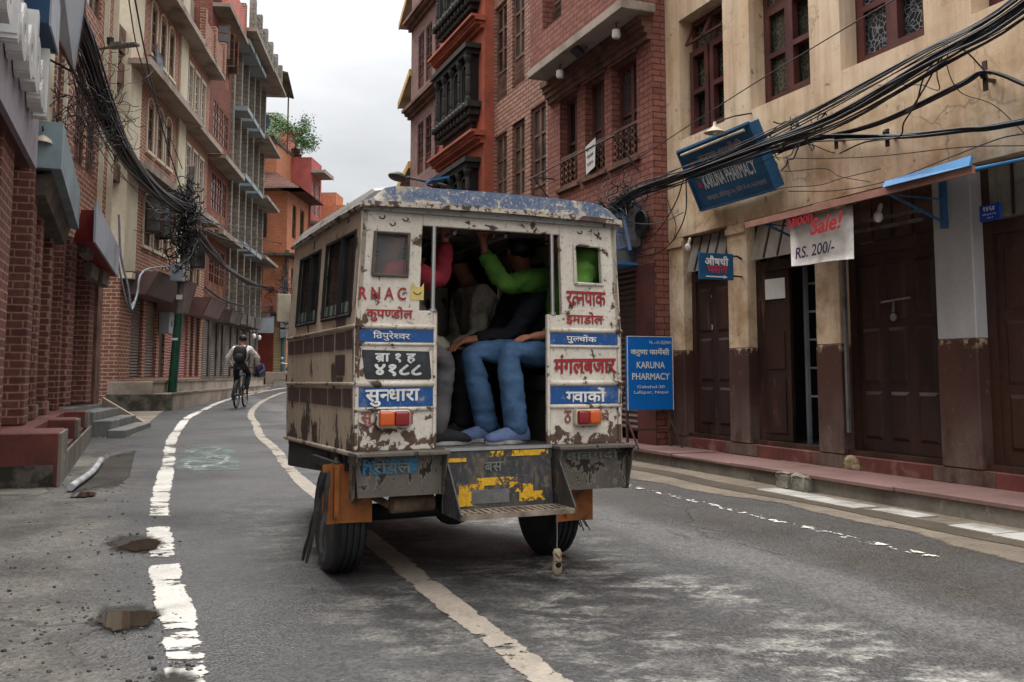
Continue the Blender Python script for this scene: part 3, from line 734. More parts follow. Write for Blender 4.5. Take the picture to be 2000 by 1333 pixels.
# ================================================================ RIGHT 1: the yellow pharmacy house
def yellow_house():
    b = 6.2; out = -1
    t = T('shop_house', 'yellow stained plaster shop house with maroon dado and brown windows, housing the pharmacy', 'house', ST, 10.42, b)
    wins = [(9.12,10.09,3.96,5.5),(7.6,8.61,3.96,5.5),(6.1,7.15,3.96,5.5),(4.55,5.6,3.96,5.5),(3.0,4.05,3.96,5.5)]
    wins2 = [(x0,x1,6.9,8.4) for x0, x1, _, _ in wins]
    q = t.mb()
    q.wall(.5, 10.42, 2.74, 10., b, out, wins+wins2, .24)
    q.shell(.5, 10.42, 2.74, 10., b, out, 7)
    q.quad((.5,b,2.74),(10.42,b,2.74),(10.42,b+.6,2.74),(.5,b+.6,2.74))
    wall = q.build('wall', MT['yellow'])
    # piers between the doors: yellow or white above, maroon dado below
    piers = [(10.08,10.42,'yellow'),(8.76,9.13,'yellow'),(7.28,7.63,'yellow'),(5.7,6.1,'whitewash'),(4.2,4.62,'yellow'),(2.8,3.2,'yellow')]
    for x0, x1, m in piers:
        q = t.mb(); bx(q, x0, x1, b, out, -.45, 0, 1.33, 2.738); p = q.build('pier', MT[m], bevel=.008, seg=1)
        q = t.mb(); bx(q, x0-.004, x1+.004, b, out, -.45, .006, .29, 1.328); q.build('dado', MT['dado'], p, bevel=.008, seg=1)
        q = t.mb(); bx(q, x0+.0, x1-.0, b, out, .0, .022, 2.62, 2.69)
        if m == 'yellow': q.build('capping', MT['yellow'], p)
        else: q.bm.free()
    q = t.mb(); bx(q, .5, 10.42, b, out, -6.5, -.0, .0, .288)
    s = q.build('base_step', MT['redcement'], bevel=.008, seg=1)
    q = t.mb()
    for x0, x1, *_ in piers: q = t.mb(); bx(q, x0-.12, x1+.1, b, out, -.05, .004, .165, .284); q.build('worn_patch', MT['dado'], s)
    q = t.mb()
    c = (7.22, b-.01, .16)
    for _ in range(3): q.ball((7.16+rnd.uniform(-.05,.07), b-.0, .2+rnd.uniform(-.02,.03)), .09, (1.2,.5,.7), 6)
    q.build('cement_lump', mat('crumbled_yellow_cement', S(150,134,104), .95, S(110,94,70), 14, (.4,.6), bump=.6, bs=40), s, smooth=True, jit=.008)
    # upstairs windows
    for i, (x0, x1, z0, z1) in enumerate(wins):
        pm = ['curtain2', 'curtain2', 'curtain', 'curtain', 'glass'][i]
        o = window(t, x0, x1, z0, z1, b+.2, out, MT['wood_red'], MT[pm], 2, 2, .075, .05, transom=.36)
        # casement leaves: the near one ajar
        xm = (x0+x1)/2
        for lo, hi, ang in ((x0+.06, xm-.02, .12), (xm+.02, x1-.06, .0 if i else .25)):
            q = t.mb()
            zz0, zz1 = z0+.05, z1-.42; f = .075
            dd = .03 + (.05 if ang > .1 else 0)
            for a_, b_, c_, d_ in ((lo,lo+f,zz0,zz1),(hi-f,hi,zz0,zz1),(lo+f,hi-f,zz0,zz0+f),(lo+f,hi-f,zz1-f,zz1),(lo+f,hi-f,(zz0+zz1)/2-.03,(zz0+zz1)/2+.03)):
                bx(q, a_, b_, b+.2, out, .004, dd, c_, d_)
            q.build('casement', MT['wood_red'], o)
    for x0, x1, z0, z1 in wins2: window(t, x0, x1, z0, z1, b+.2, out, MT['wood_red'], MT['glass'], 2, 2, .075, .05)
    q = t.mb()
    for x0, x1 in ((9.2,9.58),(9.63,10.0)):
        P = [Vector((x0,b+.17,5.42)),Vector((x1,b+.17,5.42)),Vector((x1,b+.05,5.16)),Vector((x0,b+.05,5.16))]
        for i in range(4): q.tube([P[i], P[(i+1)%4]], .02, 4)
    q.build('open_transom', MT['wood_red'])
    # doors, each in its recess
    RB = b+.14
    bays = [(9.13,10.08,'a'),(7.63,8.76,'b'),(6.1,7.28,'c'),(4.62,5.7,'d'),(3.2,4.2,'e')]
    for x0, x1, k in bays:
        q = t.mb(); th = .09
        bx(q, x0, x0+th, RB, out, -.06, .02, .3, 2.738); bx(q, x1-th, x1, RB, out, -.06, .02, .3, 2.738); bx(q, x0+th, x1-th, RB, out, -.06, .02, 2.16, 2.27)
        bx(q, x0, x1, RB, out, .021, .10, .29, .335)
        f = q.build('door_frame', MT['wood'])
        # transom boards
        q = t.mb()
        tilt = .12 if k in 'ab' else .0
        q.hull8([(x0+th,RB-.03-tilt,2.28),(x1-th,RB-.03-tilt,2.28),(x1-th,RB-.005-tilt,2.28),(x0+th,RB-.005-tilt,2.28),(x0+th,RB-.03,2.72),(x1-th,RB-.03,2.72),(x1-th,RB-.005,2.72),(x0+th,RB-.005,2.72)])
        tr = q.build('transom', MT['wood_grey'] if k in 'abd' else MT['wood'], f)
        q = t.mb()
        for i in range(1, 4):
            x = x0+th+(x1-x0-2*th)*i/4
            q = t.mb(); q.tube([(x,RB-.035-tilt,2.29),(x,RB-.035,2.71)], .014, 4); q.build('muntin', MT['wood'], tr)
        if k != 'b':
            d_ = door(t, x0+th, x1-th, .34, 2.16, RB, out, MT['wood'], MT['wood'], cols=3 if k == 'c' else 2)
            q = t.mb()
            if k in 'cde':
                xm = (x0+x1)/2
                q.tube([(xm-.2,RB-.03,1.72),(xm+.16,RB-.03,1.70)], .011, 5); q.tube([(xm,RB-.035,1.71),(xm,RB-.045,1.60)], .012, 5)
                hb = q.build('bolt', MT['metal'], d_)
                q = t.mb(); q.lathe([(.0,0),(.034,.002),(.036,.02),(.0,.024)], (xm, RB-.03, 1.555), (0,-1,0), 12); q.build('padlock', MT['chrome'], d_)
            else:
                q.lathe([(.0,0),(.05,.001),(.05,.006),(0,.007)], (9.72, RB-.0, 1.97), (0,-1,0), 18)
                q.lathe([(.0,0),(.045,.001),(.045,.006),(0,.007)], (9.7, RB-.0, 1.6), (0,-1,0), 18)
                q.build('sticker', mat('pale_round_sticker', S(168,164,140), .6, S(110,108,90), 40, (.45,.6), var=.05), d_)
        else:
            # pharmacy entrance: one leaf swung inward, plain grey shop room beyond
            q = t.mb(); H0 = Vector((x1-th, RB, 0)); ax = Vector((-.99, .14, 0)).normalized(); ny = Vector((.14, .99, 0)).normalized()
            q.obox(H0+ax*.205+Vector((0,0,1.25)), ax, ny, (0,0,1), .205, .022, .91)
            d_ = q.build('door', MT['wood']); d_['label'] = 'dark wooden leaf pushed open with a paper notice'
            q = t.mb()
            for r0, r1 in ((.42,1.0),(1.1,1.5)):
                q.obox(H0+ax*.205-ny*.026+Vector((0,0,(r0+r1)/2)), ax, ny, (0,0,1), .13, .006, (r1-r0)/2)
            q.build('door_panel', MT['wood'], d_)
            q = t.mb(); c = H0+ax*.22-ny*.034+Vector((0,0,1.96))
            q.obox(c, ax, ny, (0,0,1), .145, .003, .11); nt = q.build('notice', MT['paper'], d_)
            # inside
            q = t.mb()
            q.quad((x0+th,b+3,.3),(x1+.6,b+3,.3),(x1+.6,b+3,2.72),(x0+th,b+3,2.72)); q.quad((x0-.2,b+.31,.31),(x1+.6,b+.31,.31),(x1+.6,b+3,.31),(x0-.2,b+3,.31))
            q.quad((x1+.6,b+.36,.3),(x1+.6,b+3,.3),(x1+.6,b+3,2.7),(x1+.6,b+.36,2.7)); q.quad((x0-.2,b+.36,.3),(x0-.2,b+3,.3),(x0-.2,b+3,2.7),(x0-.2,b+.36,2.7))
            q.build('interior', mat('dim_shop_interior', S(70,72,70), .9))
            q = t.mb()
            bx(q, x0+.02, x0+.5, b+.95, out, -.02, .02, .31, .75)
            q.build('shop_counter', MT['whitewash'])
    # shelves behind the open door, with packets
    sh = T('display_shelf', 'white framed medicine shelf just inside the open pharmacy door', 'shelf', ST, 8.0, 7.2)
    q = sh.mb()
    for x in (7.72, 8.0, 8.3): q.box(x-.018, x+.018, 6.60, 6.64, .31, 2.3)
    q.build('post', MT['signpale'])
    q = sh.mb()
    for z in (.8, 1.1, 1.4, 1.7, 2.0): q.box(7.68, 8.32, 6.64, 6.85, z, z+.02)
    q.build('shelf_board', MT['signpale'])
    pc = [mat('packet_'+n_, S(*c), .5, var=.1) for n_, c in (('white',(190,190,186)),('green',(60,140,90)),('red',(176,40,50)),('blue',(70,96,140)),('tan',(150,120,90)))]
    k = 0
    for z in (.82, 1.12, 1.42, 1.72):
        for i in range(4):
            x = 7.75+i*.125; w = rnd.uniform(.05, .075); h = rnd.uniform(.1, .2)
            q = MB(); 
            q = T('medicine_packet', 'small %s medicine packet, %s on %s shelf inside the pharmacy' % (('white','green','red','blue','tan')[k%5], ('nearest the pier','second from the pier','third from the pier','fourth from the pier')[i], {.82:'lowest',1.12:'second lowest',1.42:'middle',1.72:'upper'}[z]), 'packet', ST, x, 6.67, z, 'medicine packets on the pharmacy shelf').mb()
            e = q.t.e
            q.box(x, x+w, 6.655, 6.72, z, z+h); q.build('carton', pc[k%5], e, bevel=.004, seg=1)
            k += 1
    return t
YH = yellow_house()

# big tilted pharmacy sign (hangs out from the wall at its top)
def big_sign():
    t = T('shop_sign', 'large tilted blue box sign reading KARUNA PHARMACY, crossed by black cables', 'sign', ST, 8.7, 6.1, 3.0)
    A, Bp = Vector((9.42, 6.06, 2.955)), Vector((8.02, 6.06, 2.955))      # bottom left / right
    Cq, D = Vector((8.0, 5.74, 3.62)), Vector((9.4, 5.74, 3.62))           # top right / left
    nrm = Vector((0, -.9, -.43)).normalized()*-1       # into the box
    q = t.mb(); q.prism([A, Bp, Cq, D], nrm*.13); q.build('sign_box', MT['signblue'], bevel=.006, seg=1)
    q = t.mb()
    for P, Q_ in ((A,Bp),(Bp,Cq),(Cq,D),(D,A)): q.tube([P-nrm*.008, Q_-nrm*.008], .018, 4)
    q.build('sign_rim', MT['signblue'])
    rt = (Bp-A).normalized(); up = (D-A).normalized(); H = (D-A).length; W = (Bp-A).length
    at = lambda u, v: A+rt*W*u+up*H*v-nrm*.002
    text(t, 'lettering', 'KARUNA PHARMACY', at(.53,.41), rt, up, .17, MT['t_white'], width=.98, bold=.018)
    text(t, 'lettering', 'करुणा फामे^सी', at(.53,.76), rt, up, .15, MT['t_grey'], width=.85, bold=.03)
    text(t, 'lettering', 'ग~वावहाल, लिलतपुर-२०, फोन नं ०१-५५२९६९१', at(.54,.15), rt, up, .09, MT['t_grey'], width=1.1, bold=.02)
    q = t.mb()
    for v in (.34, .69):
        q.prism([at(.1,v), at(.15,v), at(.15,v+.09), at(.1,v+.09)], -nrm*.002)
    q.build('emblem', MT['t_pink'])
    q = t.mb(); q.prism([at(.04,.57), at(.98,.57), at(.98,.6), at(.04,.6)], -nrm*.002); q.build('painted_rule', MT['t_grey'])
    q = t.mb(); q.tube([at(.06,.93)-nrm*.03, at(.94,.93)-nrm*.03], .016, 6); q.build('tube_light', MT['lampwhite'])
    q = t.mb(); q.tube([at(.3,1)+nrm*.06, Vector((9.0,6.2,3.7))], .008, 4); q.tube([at(.7,1)+nrm*.06, Vector((8.45,6.2,3.7))], .008, 4); q.build('hanger', MT['metal_dark'])
big_sign()
def cone_lamp():
    t = T('wall_lamp', 'white cone shade lamp on a thin arm above the big blue pharmacy sign', 'lamp', ST, 8.6, 6.2, 3.9)
    q = t.mb(); q.tube([(8.6,6.2,3.92),(8.5,5.9,3.83),(8.42,5.62,3.72)], .009, 5); q.build('arm', MT['metal_dark'])
    q = t.mb(); q.lathe([(.015,.12),(.022,.07),(.05,.045),(.115,0),(.108,-.004),(.04,.03)], (8.42,5.6,3.6), (0,0,1), 18); q.build('lamp_shade', MT['lampwhite'], smooth=40)
    q = t.mb(); q.ball((8.42,5.6,3.61), .03, (1,1,1.2), 8); q.build('bulb', MT['bulb'], smooth=True)
cone_lamp()
def awning():
    t = T('awning', 'low sloping sheet awning over the shop doors, rusty pink with a blue near end', 'awning', ST, 7.0, 6.2, 2.7)
    def sheet(a0, a1, m, name, lab=None):
        q = t.mb(); n_ = int((a1-a0)/.035)
        for i in range(n_):
            x0, x1 = a0+(a1-a0)*i/n_, a0+(a1-a0)*(i+1)/n_
            h0, h1 = (.008 if i%2 else 0), (.008 if (i+1)%2 else 0)
            q.hull8([(x0,5.5,2.50+h0),(x1,5.5,2.50+h1),(x1,6.19,2.66+h1),(x0,6.19,2.66+h0),(x0,5.5,2.512+h0),(x1,5.5,2.512+h1),(x1,6.19,2.672+h1),(x0,6.19,2.672+h0)])
        o = q.build(name, m)
        return o
    sheet(5.82, 7.72, MT['awningrust'], 'sheet')
    sheet(5.02, 5.82, MT['awningblue'], 'sheet')
    q = t.mb(); q.box(5.0, 7.74, 5.475, 5.498, 2.47, 2.53); q.build('front_rail', MT['awningrust'])
    q = t.mb(); q.hull8([(5.0,5.445,2.525),(5.85,5.445,2.525),(5.85,5.47,2.525),(5.0,5.47,2.525),(5.0,5.47,2.60),(5.85,5.47,2.575),(5.85,5.49,2.575),(5.0,5.49,2.60)]); q.build('blue_valance', MT['awningblue'])
    q = t.mb()
    for a in (5.95, 7.6):
        q.box(a-.02, a+.02, 6.15, 6.2, 2.25, 2.68); q.tube([(a,6.17,2.3),(a,5.6,2.5)], .012, 4); q.box(a-.015, a+.015, 5.52, 6.15, 2.49, 2.498)
    q.build('bracket', mat('blue_bracket_paint', S(50,96,140), .6, S(80,70,66), 8, (.55,.65)))
    q = t.mb()
    for z in (2.42, 2.34): q.box(6.15, 7.2, 6.12, 6.15, z, z+.03)
    q.build('batten', MT['metal'])
awning()
def banner():
    t = T('banner', 'white cloth banner reading Saloon Sale! RS. 200/- hanging under the awning', 'banner', ST, 6.95, 5.7, 2.1)
    q = t.mb(); n_ = 8; m_ = 6; V = {}
    for i in range(n_+1):
        for j in range(m_+1):
            u, v = i/n_, j/m_
            a = 7.14-.84*u; z = (2.03-.02*u)+(.46)*v - .02*math.sin(u*3.1)*v
            V[i,j] = q.bm.verts.new(q.v((a+.02*(1-v)*(1 if u>.5 else -1), 5.53+.03*math.sin(u*7)*(1-v)+.01*v, z)))
    for i in range(n_):
        for j in range(m_): q.bm.faces.new((V[i,j],V[i+1,j],V[i+1,j+1],V[i,j+1]))
    bmesh.ops.solidify(q.bm, geom=q.bm.faces[:], thickness=.004)
    o = q.build('cloth', MT['banner'], smooth=True)
    b0 = 5.487
    text(t, 'lettering', 'Saloon', (6.93,b0,2.44), (-1,0,.03), (0,0,1), .12, MT['t_crimson'], width=.36, bold=.025, italic=.25)
    text(t, 'lettering', 'Sale!', (6.58,b0,2.345), (-1,0,.03), (0,0,1), .15, MT['t_crimson'], width=.42, bold=.03, italic=.25)
    text(t, 'lettering', 'RS. 200/-', (6.74,b0,2.135), (-1,0,.02), (0,0,1), .105, MT['t_navy'], width=.52, bold=.015, italic=.15)
    q = t.mb()
    for a in (7.34, 6.46): q.tube([(a-.19,5.54,2.47),(a-.17,5.5,2.52)], .004, 4)
    q.build('string', MT['cable_grey'])
banner()
def hanging_sign():
    t = T('hanging_sign', 'small blue hanging sign with Nepali lettering and white arrow, between the first two doors', 'sign', ST, 8.8, 6.2, 2.05)
    q = t.mb(); q.box(8.6, 8.625, 5.49, 5.92, 2.05, 2.335); q.build('board', MT['signblue'], bevel=.003, seg=1)
    at = lambda u, v: (8.598, 5.49+.43*u, 2.05+.285*v); rt, up = (0,1,0), (0,0,1)
    text(t, 'lettering', 'औषधी', at(.5,.72), rt, up, .105, MT['t_white'], width=.30, bold=.03)
    text(t, 'lettering', 'पसल', at(.52,.38), rt, up, .085, MT['t_pink'], width=.26, bold=.03)
    q = t.mb(); q.box(8.594,8.597, 5.57,5.80, 2.075,2.087); q.prism([(8.594,5.79,2.063),(8.594,5.84,2.081),(8.594,5.79,2.099)], (.003,0,0)); q.build('arrow', MT['t_white'])
    q = t.mb(); q.tube([(8.61,5.9,2.31),(8.65,6.0,2.32),(8.85,6.2,2.32)], .012, 4); q.tube([(8.61,5.9,2.1),(8.65,6.0,2.1),(8.85,6.2,2.12)], .012, 4); q.build('bracket', MT['metal_dark'])
hanging_sign()
def number_plate():
    t = T('house_number_plate', 'small blue enamel house number plate above the right hand door', 'number plate', ST, 5.48, 6.2, 2.3)
    q = t.mb(); q.box(5.39, 5.585, 6.165, 6.185, 2.245, 2.375); q.build('plate', mat('blue_enamel', S(20,62,150), .35, var=.05, bump=0), bevel=.003, seg=1)
    text(t, 'lettering', '१४६४', (5.488,6.163,2.338), (-1,0,0), (0,0,1), .038, MT['t_white'], width=.11, bold=.02)
    text(t, 'lettering', 'लिलतपुर म न पा', (5.488,6.163,2.295), (-1,0,0), (0,0,1), .018, MT['t_white'], width=.13, bold=.02)
    text(t, 'lettering', 'वडा नं', (5.48,6.163,2.268), (-1,0,0), (0,0,1), .012, MT['t_white'], width=.06, bold=.02)
number_plate()
def sandwich_board():
    t = T('sandwich_board', 'free standing bright blue Karuna Pharmacy board on the pavement by the shutter', 'signboard', ST, 10.2, 5.8, .158)
    q = t.mb(); q.box(10.2, 10.235, 5.475, 6.10, .61, 1.5); q.build('board', MT['boardblue'], bevel=.004, seg=1)
    q = t.mb()
    for b_ in (5.49, 6.085):
        q.box(10.236, 10.262, b_-.014, b_+.014, .16, 1.48)
        q.tube([(10.26,b_,1.0),(10.6,b_,.165)], .012, 4); q.tube([(10.25,b_,.5),(9.98,b_,.165)], .012, 4)
    q.box(10.236,10.256,5.5,6.08,.36,.385); q.build('stand', MT['metal_dark'])
    q = t.mb()
    for b_ in (5.472, 6.1): q.box(10.196, 10.2, b_, b_+.008, .606, 1.504)
    q.box(10.196,10.2,5.48,6.1,1.496,1.504); q.build('edging', MT['t_white'])
    at = lambda u, v: (10.199, 5.475+.625*u, .61+.89*v); rt, up = (0,1,0), (0,0,1)
    text(t, 'lettering', 'Ph. :- 01-5529691', at(.73,.92), rt, up, .04, MT['t_white'], width=.30, bold=.005)
    text(t, 'lettering', 'करुणा फामे^सी', at(.5,.785), rt, up, .105, MT['t_white'], width=.54, bold=.035)
    text(t, 'lettering', 'KARUNA', at(.51,.61), rt, up, .083, MT['t_white'], width=.39, bold=.022)
    text(t, 'lettering', 'PHARMACY', at(.51,.455), rt, up, .083, MT['t_white'], width=.52, bold=.022)
    text(t, 'lettering', 'Gabahal-20', at(.51,.315), rt, up, .036, MT['t_white'], width=.38, bold=.006)
    text(t, 'lettering', 'Lalitpur, Nepal', at(.51,.235), rt, up, .046, MT['t_white'], width=.47, bold=.006)
sandwich_board()
for lab, p in (('white bulb on a bracket above the first shop door', (9.75,6.12,2.62)), ('white bulb hanging under the blue end of the awning', (6.35,5.9,2.45))):
    t = T('light_bulb', lab, 'bulb', ST, *p)
    q = t.mb(); q.ball((p[0],p[1]-.05,p[2]-.06), .04, (1,1,1.25), 8); q.build('globe', MT['bulb'], smooth=True)
    q = t.mb(); q.lathe([(.018,0),(.02,.06),(.014,.08)], (p[0],p[1]-.04,p[2]-.02), (0,.35,1), 8); q.build('socket', MT['lampwhite'])
# metal channel by the third door
t = T('metal_channel', 'thin perforated steel door channel standing beside the padlocked door', 'channel', ST, 7.13, 6.2)
q = t.mb(); q.box(7.19, 7.22, 6.185, 6.215, .5, 2.2)
q.build('channel', MT['metal'])

# ================================================================ RIGHT 2: maroon brick house with balcony
def balcony_house():
    b = 6.0; out = -1
    t = T('brick_house', 'maroon brick house with barred windows and overhanging upper storey, touching the yellow house', 'house', ST, 13.75, b)
    W = [(10.83,11.55,3.9,5.32),(11.78,12.42,3.9,5.32),(12.68,13.32,3.9,5.32)]
    q = t.mb(); q.wall(10.43, 13.8, 2.76, 5.66, b, out, W, .18); q.shell(10.43, 13.8, 0, 11, b, out, 6)
    q.wall(10.43, 10.9, 0, 2.76, b, out); q.wall(12.5, 13.8, 0, 2.76, b, out)
    q.build('wall', MT['brick_maroon'])
    for w in W:
        window(t, *w, b+.13, out, MT['wood_red'], MT['glass_mid'], 2, 2, .07, .05)
        q = t.mb(); a0, a1 = w[0], w[1]
        nb = 9
        for i in range(nb):
            x = a0+.02+(a1-a0-.04)*i/(nb-1)
            for k in range(4): q.tube([(x,b+.03,3.96+k*.1),(x+(.03 if i%2 else -.03),b+.01,4.01+k*.1),(x,b+.03,4.06+k*.1)], .011, 4)
        q.box(a0, a1, b+.01, b+.05, 3.92, 3.96); q.box(a0, a1, b+.01, b+.05, 4.36, 4.4)
        q.build('grille', MT['wood_mid'])
        q = t.mb(); q.box(a0-.08, a1+.08, b-.05, b+.02, 3.85, 3.9); q.build('sill', MT['wood_mid']); q = t.mb(); q.box(a0-.06, a1+.06, b-.03, b+.02, 5.32, 5.38); q.build('lintel', MT['wood_mid'])
    # overhanging storey and its stepped soffit
    q = t.mb(); q.box(10.3, 13.45, 5.5, 6.0, 5.66, 5.79); q.build('balcony_slab', MT['slab'], bevel=.01, seg=1)
    q = t.mb()
    for i, (d_, z) in enumerate(((.06,5.36),(.1,5.44),(.14,5.52),(.18,5.6))): q.box(10.43, 13.7, b-d_, b, z, z+.078)
    q.build('cornice', MT['wood_mid'])
    W2 = [(10.9,11.6,6.25,7.7),(12.2,12.9,6.25,7.7)]
    q = t.mb(); q.wall(10.3, 13.4, 5.79, 8.4, 5.53, out, W2, .2); q.quad((10.3,5.53,5.79),(10.3,6,5.79),(10.3,6,8.4),(10.3,5.53,8.4)); q.quad((13.4,5.53,5.79),(13.4,6,5.79),(13.4,6,8.4),(13.4,5.53,8.4)); q.quad((10.3,5.53,8.4),(13.4,5.53,8.4),(13.4,6,8.4),(10.3,6,8.4))
    q.build('upper_wall', MT['brick_maroon'])
    for w in W2: window(t, *w, 5.7, out, MT['wood_mid'], MT['glass'], 2, 2, .07, .04, low=.45, lowm='lattice')
    # ground floor: shutter, maroon pier
    q = t.mb(); q.wall(10.9, 12.5, .3, 2.5, b+.25, out); q.build('roller_shutter', MT['shutter'])
    q = t.mb(); q.box(10.9, 12.5, b+.0, b+.5, 2.5, 2.758); q.build('shutter_box', MT['slab_dark'])
    q = t.mb(); q.box(10.432, 10.9, b-.012, b+.2, .0, 2.45); q.build('painted_pier', mat('dark_red_pier_paint', S(88,44,40), .7, S(60,34,32), 1.6, (.4,.65), var=.15))
    q = t.mb(); q.box(10.85, 12.6, b-.6, b, 2.46, 2.49); q.build('canopy_sheet', MT['awningblue'])
balcony_house()
def notice_banner():
    t = T('paper_notice', 'white printed paper notice tied to the middle window grille of the maroon brick house', 'notice', ST, 12.1, 5.96, 4.0)
    q = t.mb(); q.prism([(12.33,5.965,4.36),(11.98,5.955,4.42),(12.0,5.95,4.0),(12.31,5.96,3.94)], (0,.004,0)); q.build('sheet', MT['paper'])
    for z, s_, w in ((4.31,'कोठा भाडामा',.26),(4.19,'सम्पर्क',.22),(4.08,'९८४१२३',.2)): text(t, 'lettering', s_, (12.155,5.955,z), (-1,0,.1), (0,0,1), .05, MT['t_black'], width=w, bold=.02)
    t = T('paper_notice', 'small white sheet stuck on the middle window pane of the maroon brick house', 'notice', ST, 11.9, 6.19, 4.5)
    q = t.mb(); q.box(11.84, 11.97, 6.185, 6.188, 4.62, 4.86); q.build('sheet', MT['paper'])
notice_banner()
def drying_rack():
    t = T('drying_rack', 'thin rusty bracket rails fixed under the windows of the maroon brick house', 'rack', ST, 12.2, 6.0, 3.7)
    for a in (10.8, 13.55):
        q = t.mb(); q.tube([(a,6.0,4.12),(a,5.62,4.12)], .013, 4); q.tube([(a,5.64,4.12),(a,6.0,3.7)], .013, 4); q.build('bracket', MT['metal_dark'])
    q = t.mb(); q.tube([(10.75,5.62,4.13),(13.65,5.62,4.11)], .012, 5); q.build('rail', MT['metal_dark'])
drying_rack()
for lab, a in (('white globe lamp under the overhang, nearer the yellow house', 10.75), ('white globe lamp under the overhang, farther from the yellow house', 12.55)):
    t = T('globe_lamp', lab, 'lamp', ST, a, 5.62, 5.5, 'globe lamps under the brick overhang')
    q = t.mb(); q.lathe([(.02,.0),(.055,-.02),(.06,-.1),(.045,-.13),(.0,-.135)], (a,5.66,5.56), (0,0,1), 12); q.build('globe', MT['bulb'], smooth=50)
    q = t.mb(); q.tube([(a,5.66,5.55),(a,5.66,5.63),(a+.04,5.7,5.66)], .01, 5); q.build('bracket', MT['metal_dark'])
t = T('floodlight', 'small black floodlight under the brick overhang between the two globe lamps', 'lamp', ST, 11.8, 5.6, 5.6)
q = t.mb(); q.obox((11.85,5.62,5.6), (1,0,0), (0,.8,-.6), (0,.6,.8), .1, .07, .025); q.build('housing', MT['black'], bevel=.006)
q = t.mb(); q.tube([(11.75,5.7,5.6),(11.75,5.72,5.66),(11.95,5.72,5.66),(11.95,5.7,5.6)], .008, 4); q.build('yoke', MT['metal_dark'])

# ================================================================ RIGHT 3: tan grooved brick house
def groove_house():
    b = 6.4; out = -1
    t = T('brick_house', 'tan grooved brick house with tall brown lattice windows, between maroon and orange-red houses', 'house', ST, 17.4, b)
    W = [(16.69,17.36,z0,z1) for z0, z1 in ((3.75,5.72),(6.4,8.35),(9.05,11.)) ] + [(15.77,16.41,z0,z1) for z0, z1 in ((3.75,5.74),(6.42,8.37),(9.05,11.))] + [(14.8,15.5,z0,z1) for z0, z1 in ((3.78,5.8),(6.45,8.4),(9.05,11.))]
    q = t.mb(); q.wall(13.81, 17.62, 0, 12.5, b, out, W, .1); q.shell(13.81, 17.62, 0, 12.5, b, out, 6); q.build('wall', MT['brick_groove'])
    for w in W: window(t, *w, b+.05, out, MT['wood_mid'], MT['glass_mid'], 2, 3, .07, .045, low=.62, lowm='lattice')
    for a0 in (14.2, 16.0):
        q = t.mb(); bx(q, a0, a0+1.3, b, out, -.02, .02, .2, 2.6); q.build('roller_shutter', MT['shutter'])
groove_house()

# ================================================================ RIGHT 4: orange-red house with black carved windows
def carved_house():
    b = 6.2; out = -1
    t = T('plastered_house', 'orange-red plastered house with projecting black carved wooden windows', 'house', ST, 20.5, b)
    q = t.mb(); q.wall(17.42, 20.5, 0, 12.6, b, out); q.shell(17.42, 20.5, 0, 12.6, b, out, 6); q.build('wall', MT['orange_plaster'])
    for a0 in (17.8, 19.2):
        q = t.mb(); bx(q, a0, a0+1.1, b, out, -.02, .02, .2, 2.6); q.build('roller_shutter', MT['shutter_grey'])
    for z in (5.62, 7.98, 10.35):
        q = t.mb()
        for i, (d_, h, m) in enumerate(((.08,.0,0),(.14,.07,0),(.22,.14,0),(.3,.2,0))): q.box(17.42-.05*(i>1), 20.5, b-d_, b, z+h, z+h+(.066 if i<3 else .05))
        for i in range(38): q.box(17.45+i*.08, 17.49+i*.08, b-.2, b-.142, z+.075, z+.135)
        q.build('cornice', MT['orange_plaster'])
    for z0 in (3.75, 6.1, 8.45):
        z1 = z0+1.62; a0, a1 = 17.72, 20.05
        q = t.mb(); q.box(a0+.05, a1-.05, b-.16, b, z0+.35, z1-.1); w = q.build('window', MT['dark']); w['label'] = 'black carved wooden window bay'
        q = t.mb()       # lintel and stepped sill with rounded corbels
        q.box(a0-.1, a1+.1, b-.34, b, z1-.1, z1); q.box(a0-.02, a1+.02, b-.28, b, z1-.2, z1-.102)
        q.box(a0-.12, a1+.12, b-.3, b, z0+.30, z0+.42); q.box(a0-.05, a1+.05, b-.24, b, z0+.16, z0+.298); q.box(a0+.06, a1-.06, b-.18, b, z0+.05, z0+.158); q.box(a0+.16, a1-.16, b-.1, b, z0-.06, z0+.048)
        for i in range(10):
            x = a0+(a1-a0)*(i+.5)/10
            q.ball((x,b-.29,z0+.33), .085, (1,.8,1), 6); q.ball((x+.05,b-.22,z0+.2), .075, (1,.8,1), 6); q.ball((x,b-.16,z0+.08), .06, (1,.8,1), 6)
        q.build('corbel', MT['wood_black'], w)
        for i in range(5):
            x = a0+.1+(a1-a0-.2)*i/4
            q = t.mb(); r = .07
            q.lathe([(r*1.25,0),(r*1.25,.09),(r*.9,.1),(r*.75,.14),(r*.95,.2),(r*.95,.5),(r*.8,.54),(r*.95,.58),(r*.85,.82),(r*1.2,.87),(r*1.5,.93),(r*1.5,1.0)], (x,b-.2,z0+.42), (0,0,1), 8)
            q.build('column', MT['wood_black'], w)
        for i in range(4):
            x0 = a0+.1+(a1-a0-.2)*i/4+.09; x1 = x0+(a1-a0-.2)/4-.18
            q = t.mb(); P = []
            for k in range(9):
                th = math.pi*k/8; P.append((x0+(x1-x0)*(1-math.cos(th))/2, z0+1.08+.2*math.sin(th)))
            P = [(x0,z0+.45)]+P+[(x1,z0+.45)]
            q.tube([(x,b-.19,z) for x, z in P], .028, 4)
            q.tube([(x0+.1,b-.18,z0+.45),(x0+.1,b-.18,z0+1.2)], .015, 4); q.tube([(x1-.1,b-.18,z0+.45),(x1-.1,b-.18,z0+1.2)], .015, 4)
            q.build('tracery', MT['wood_black'], w)
carved_house()

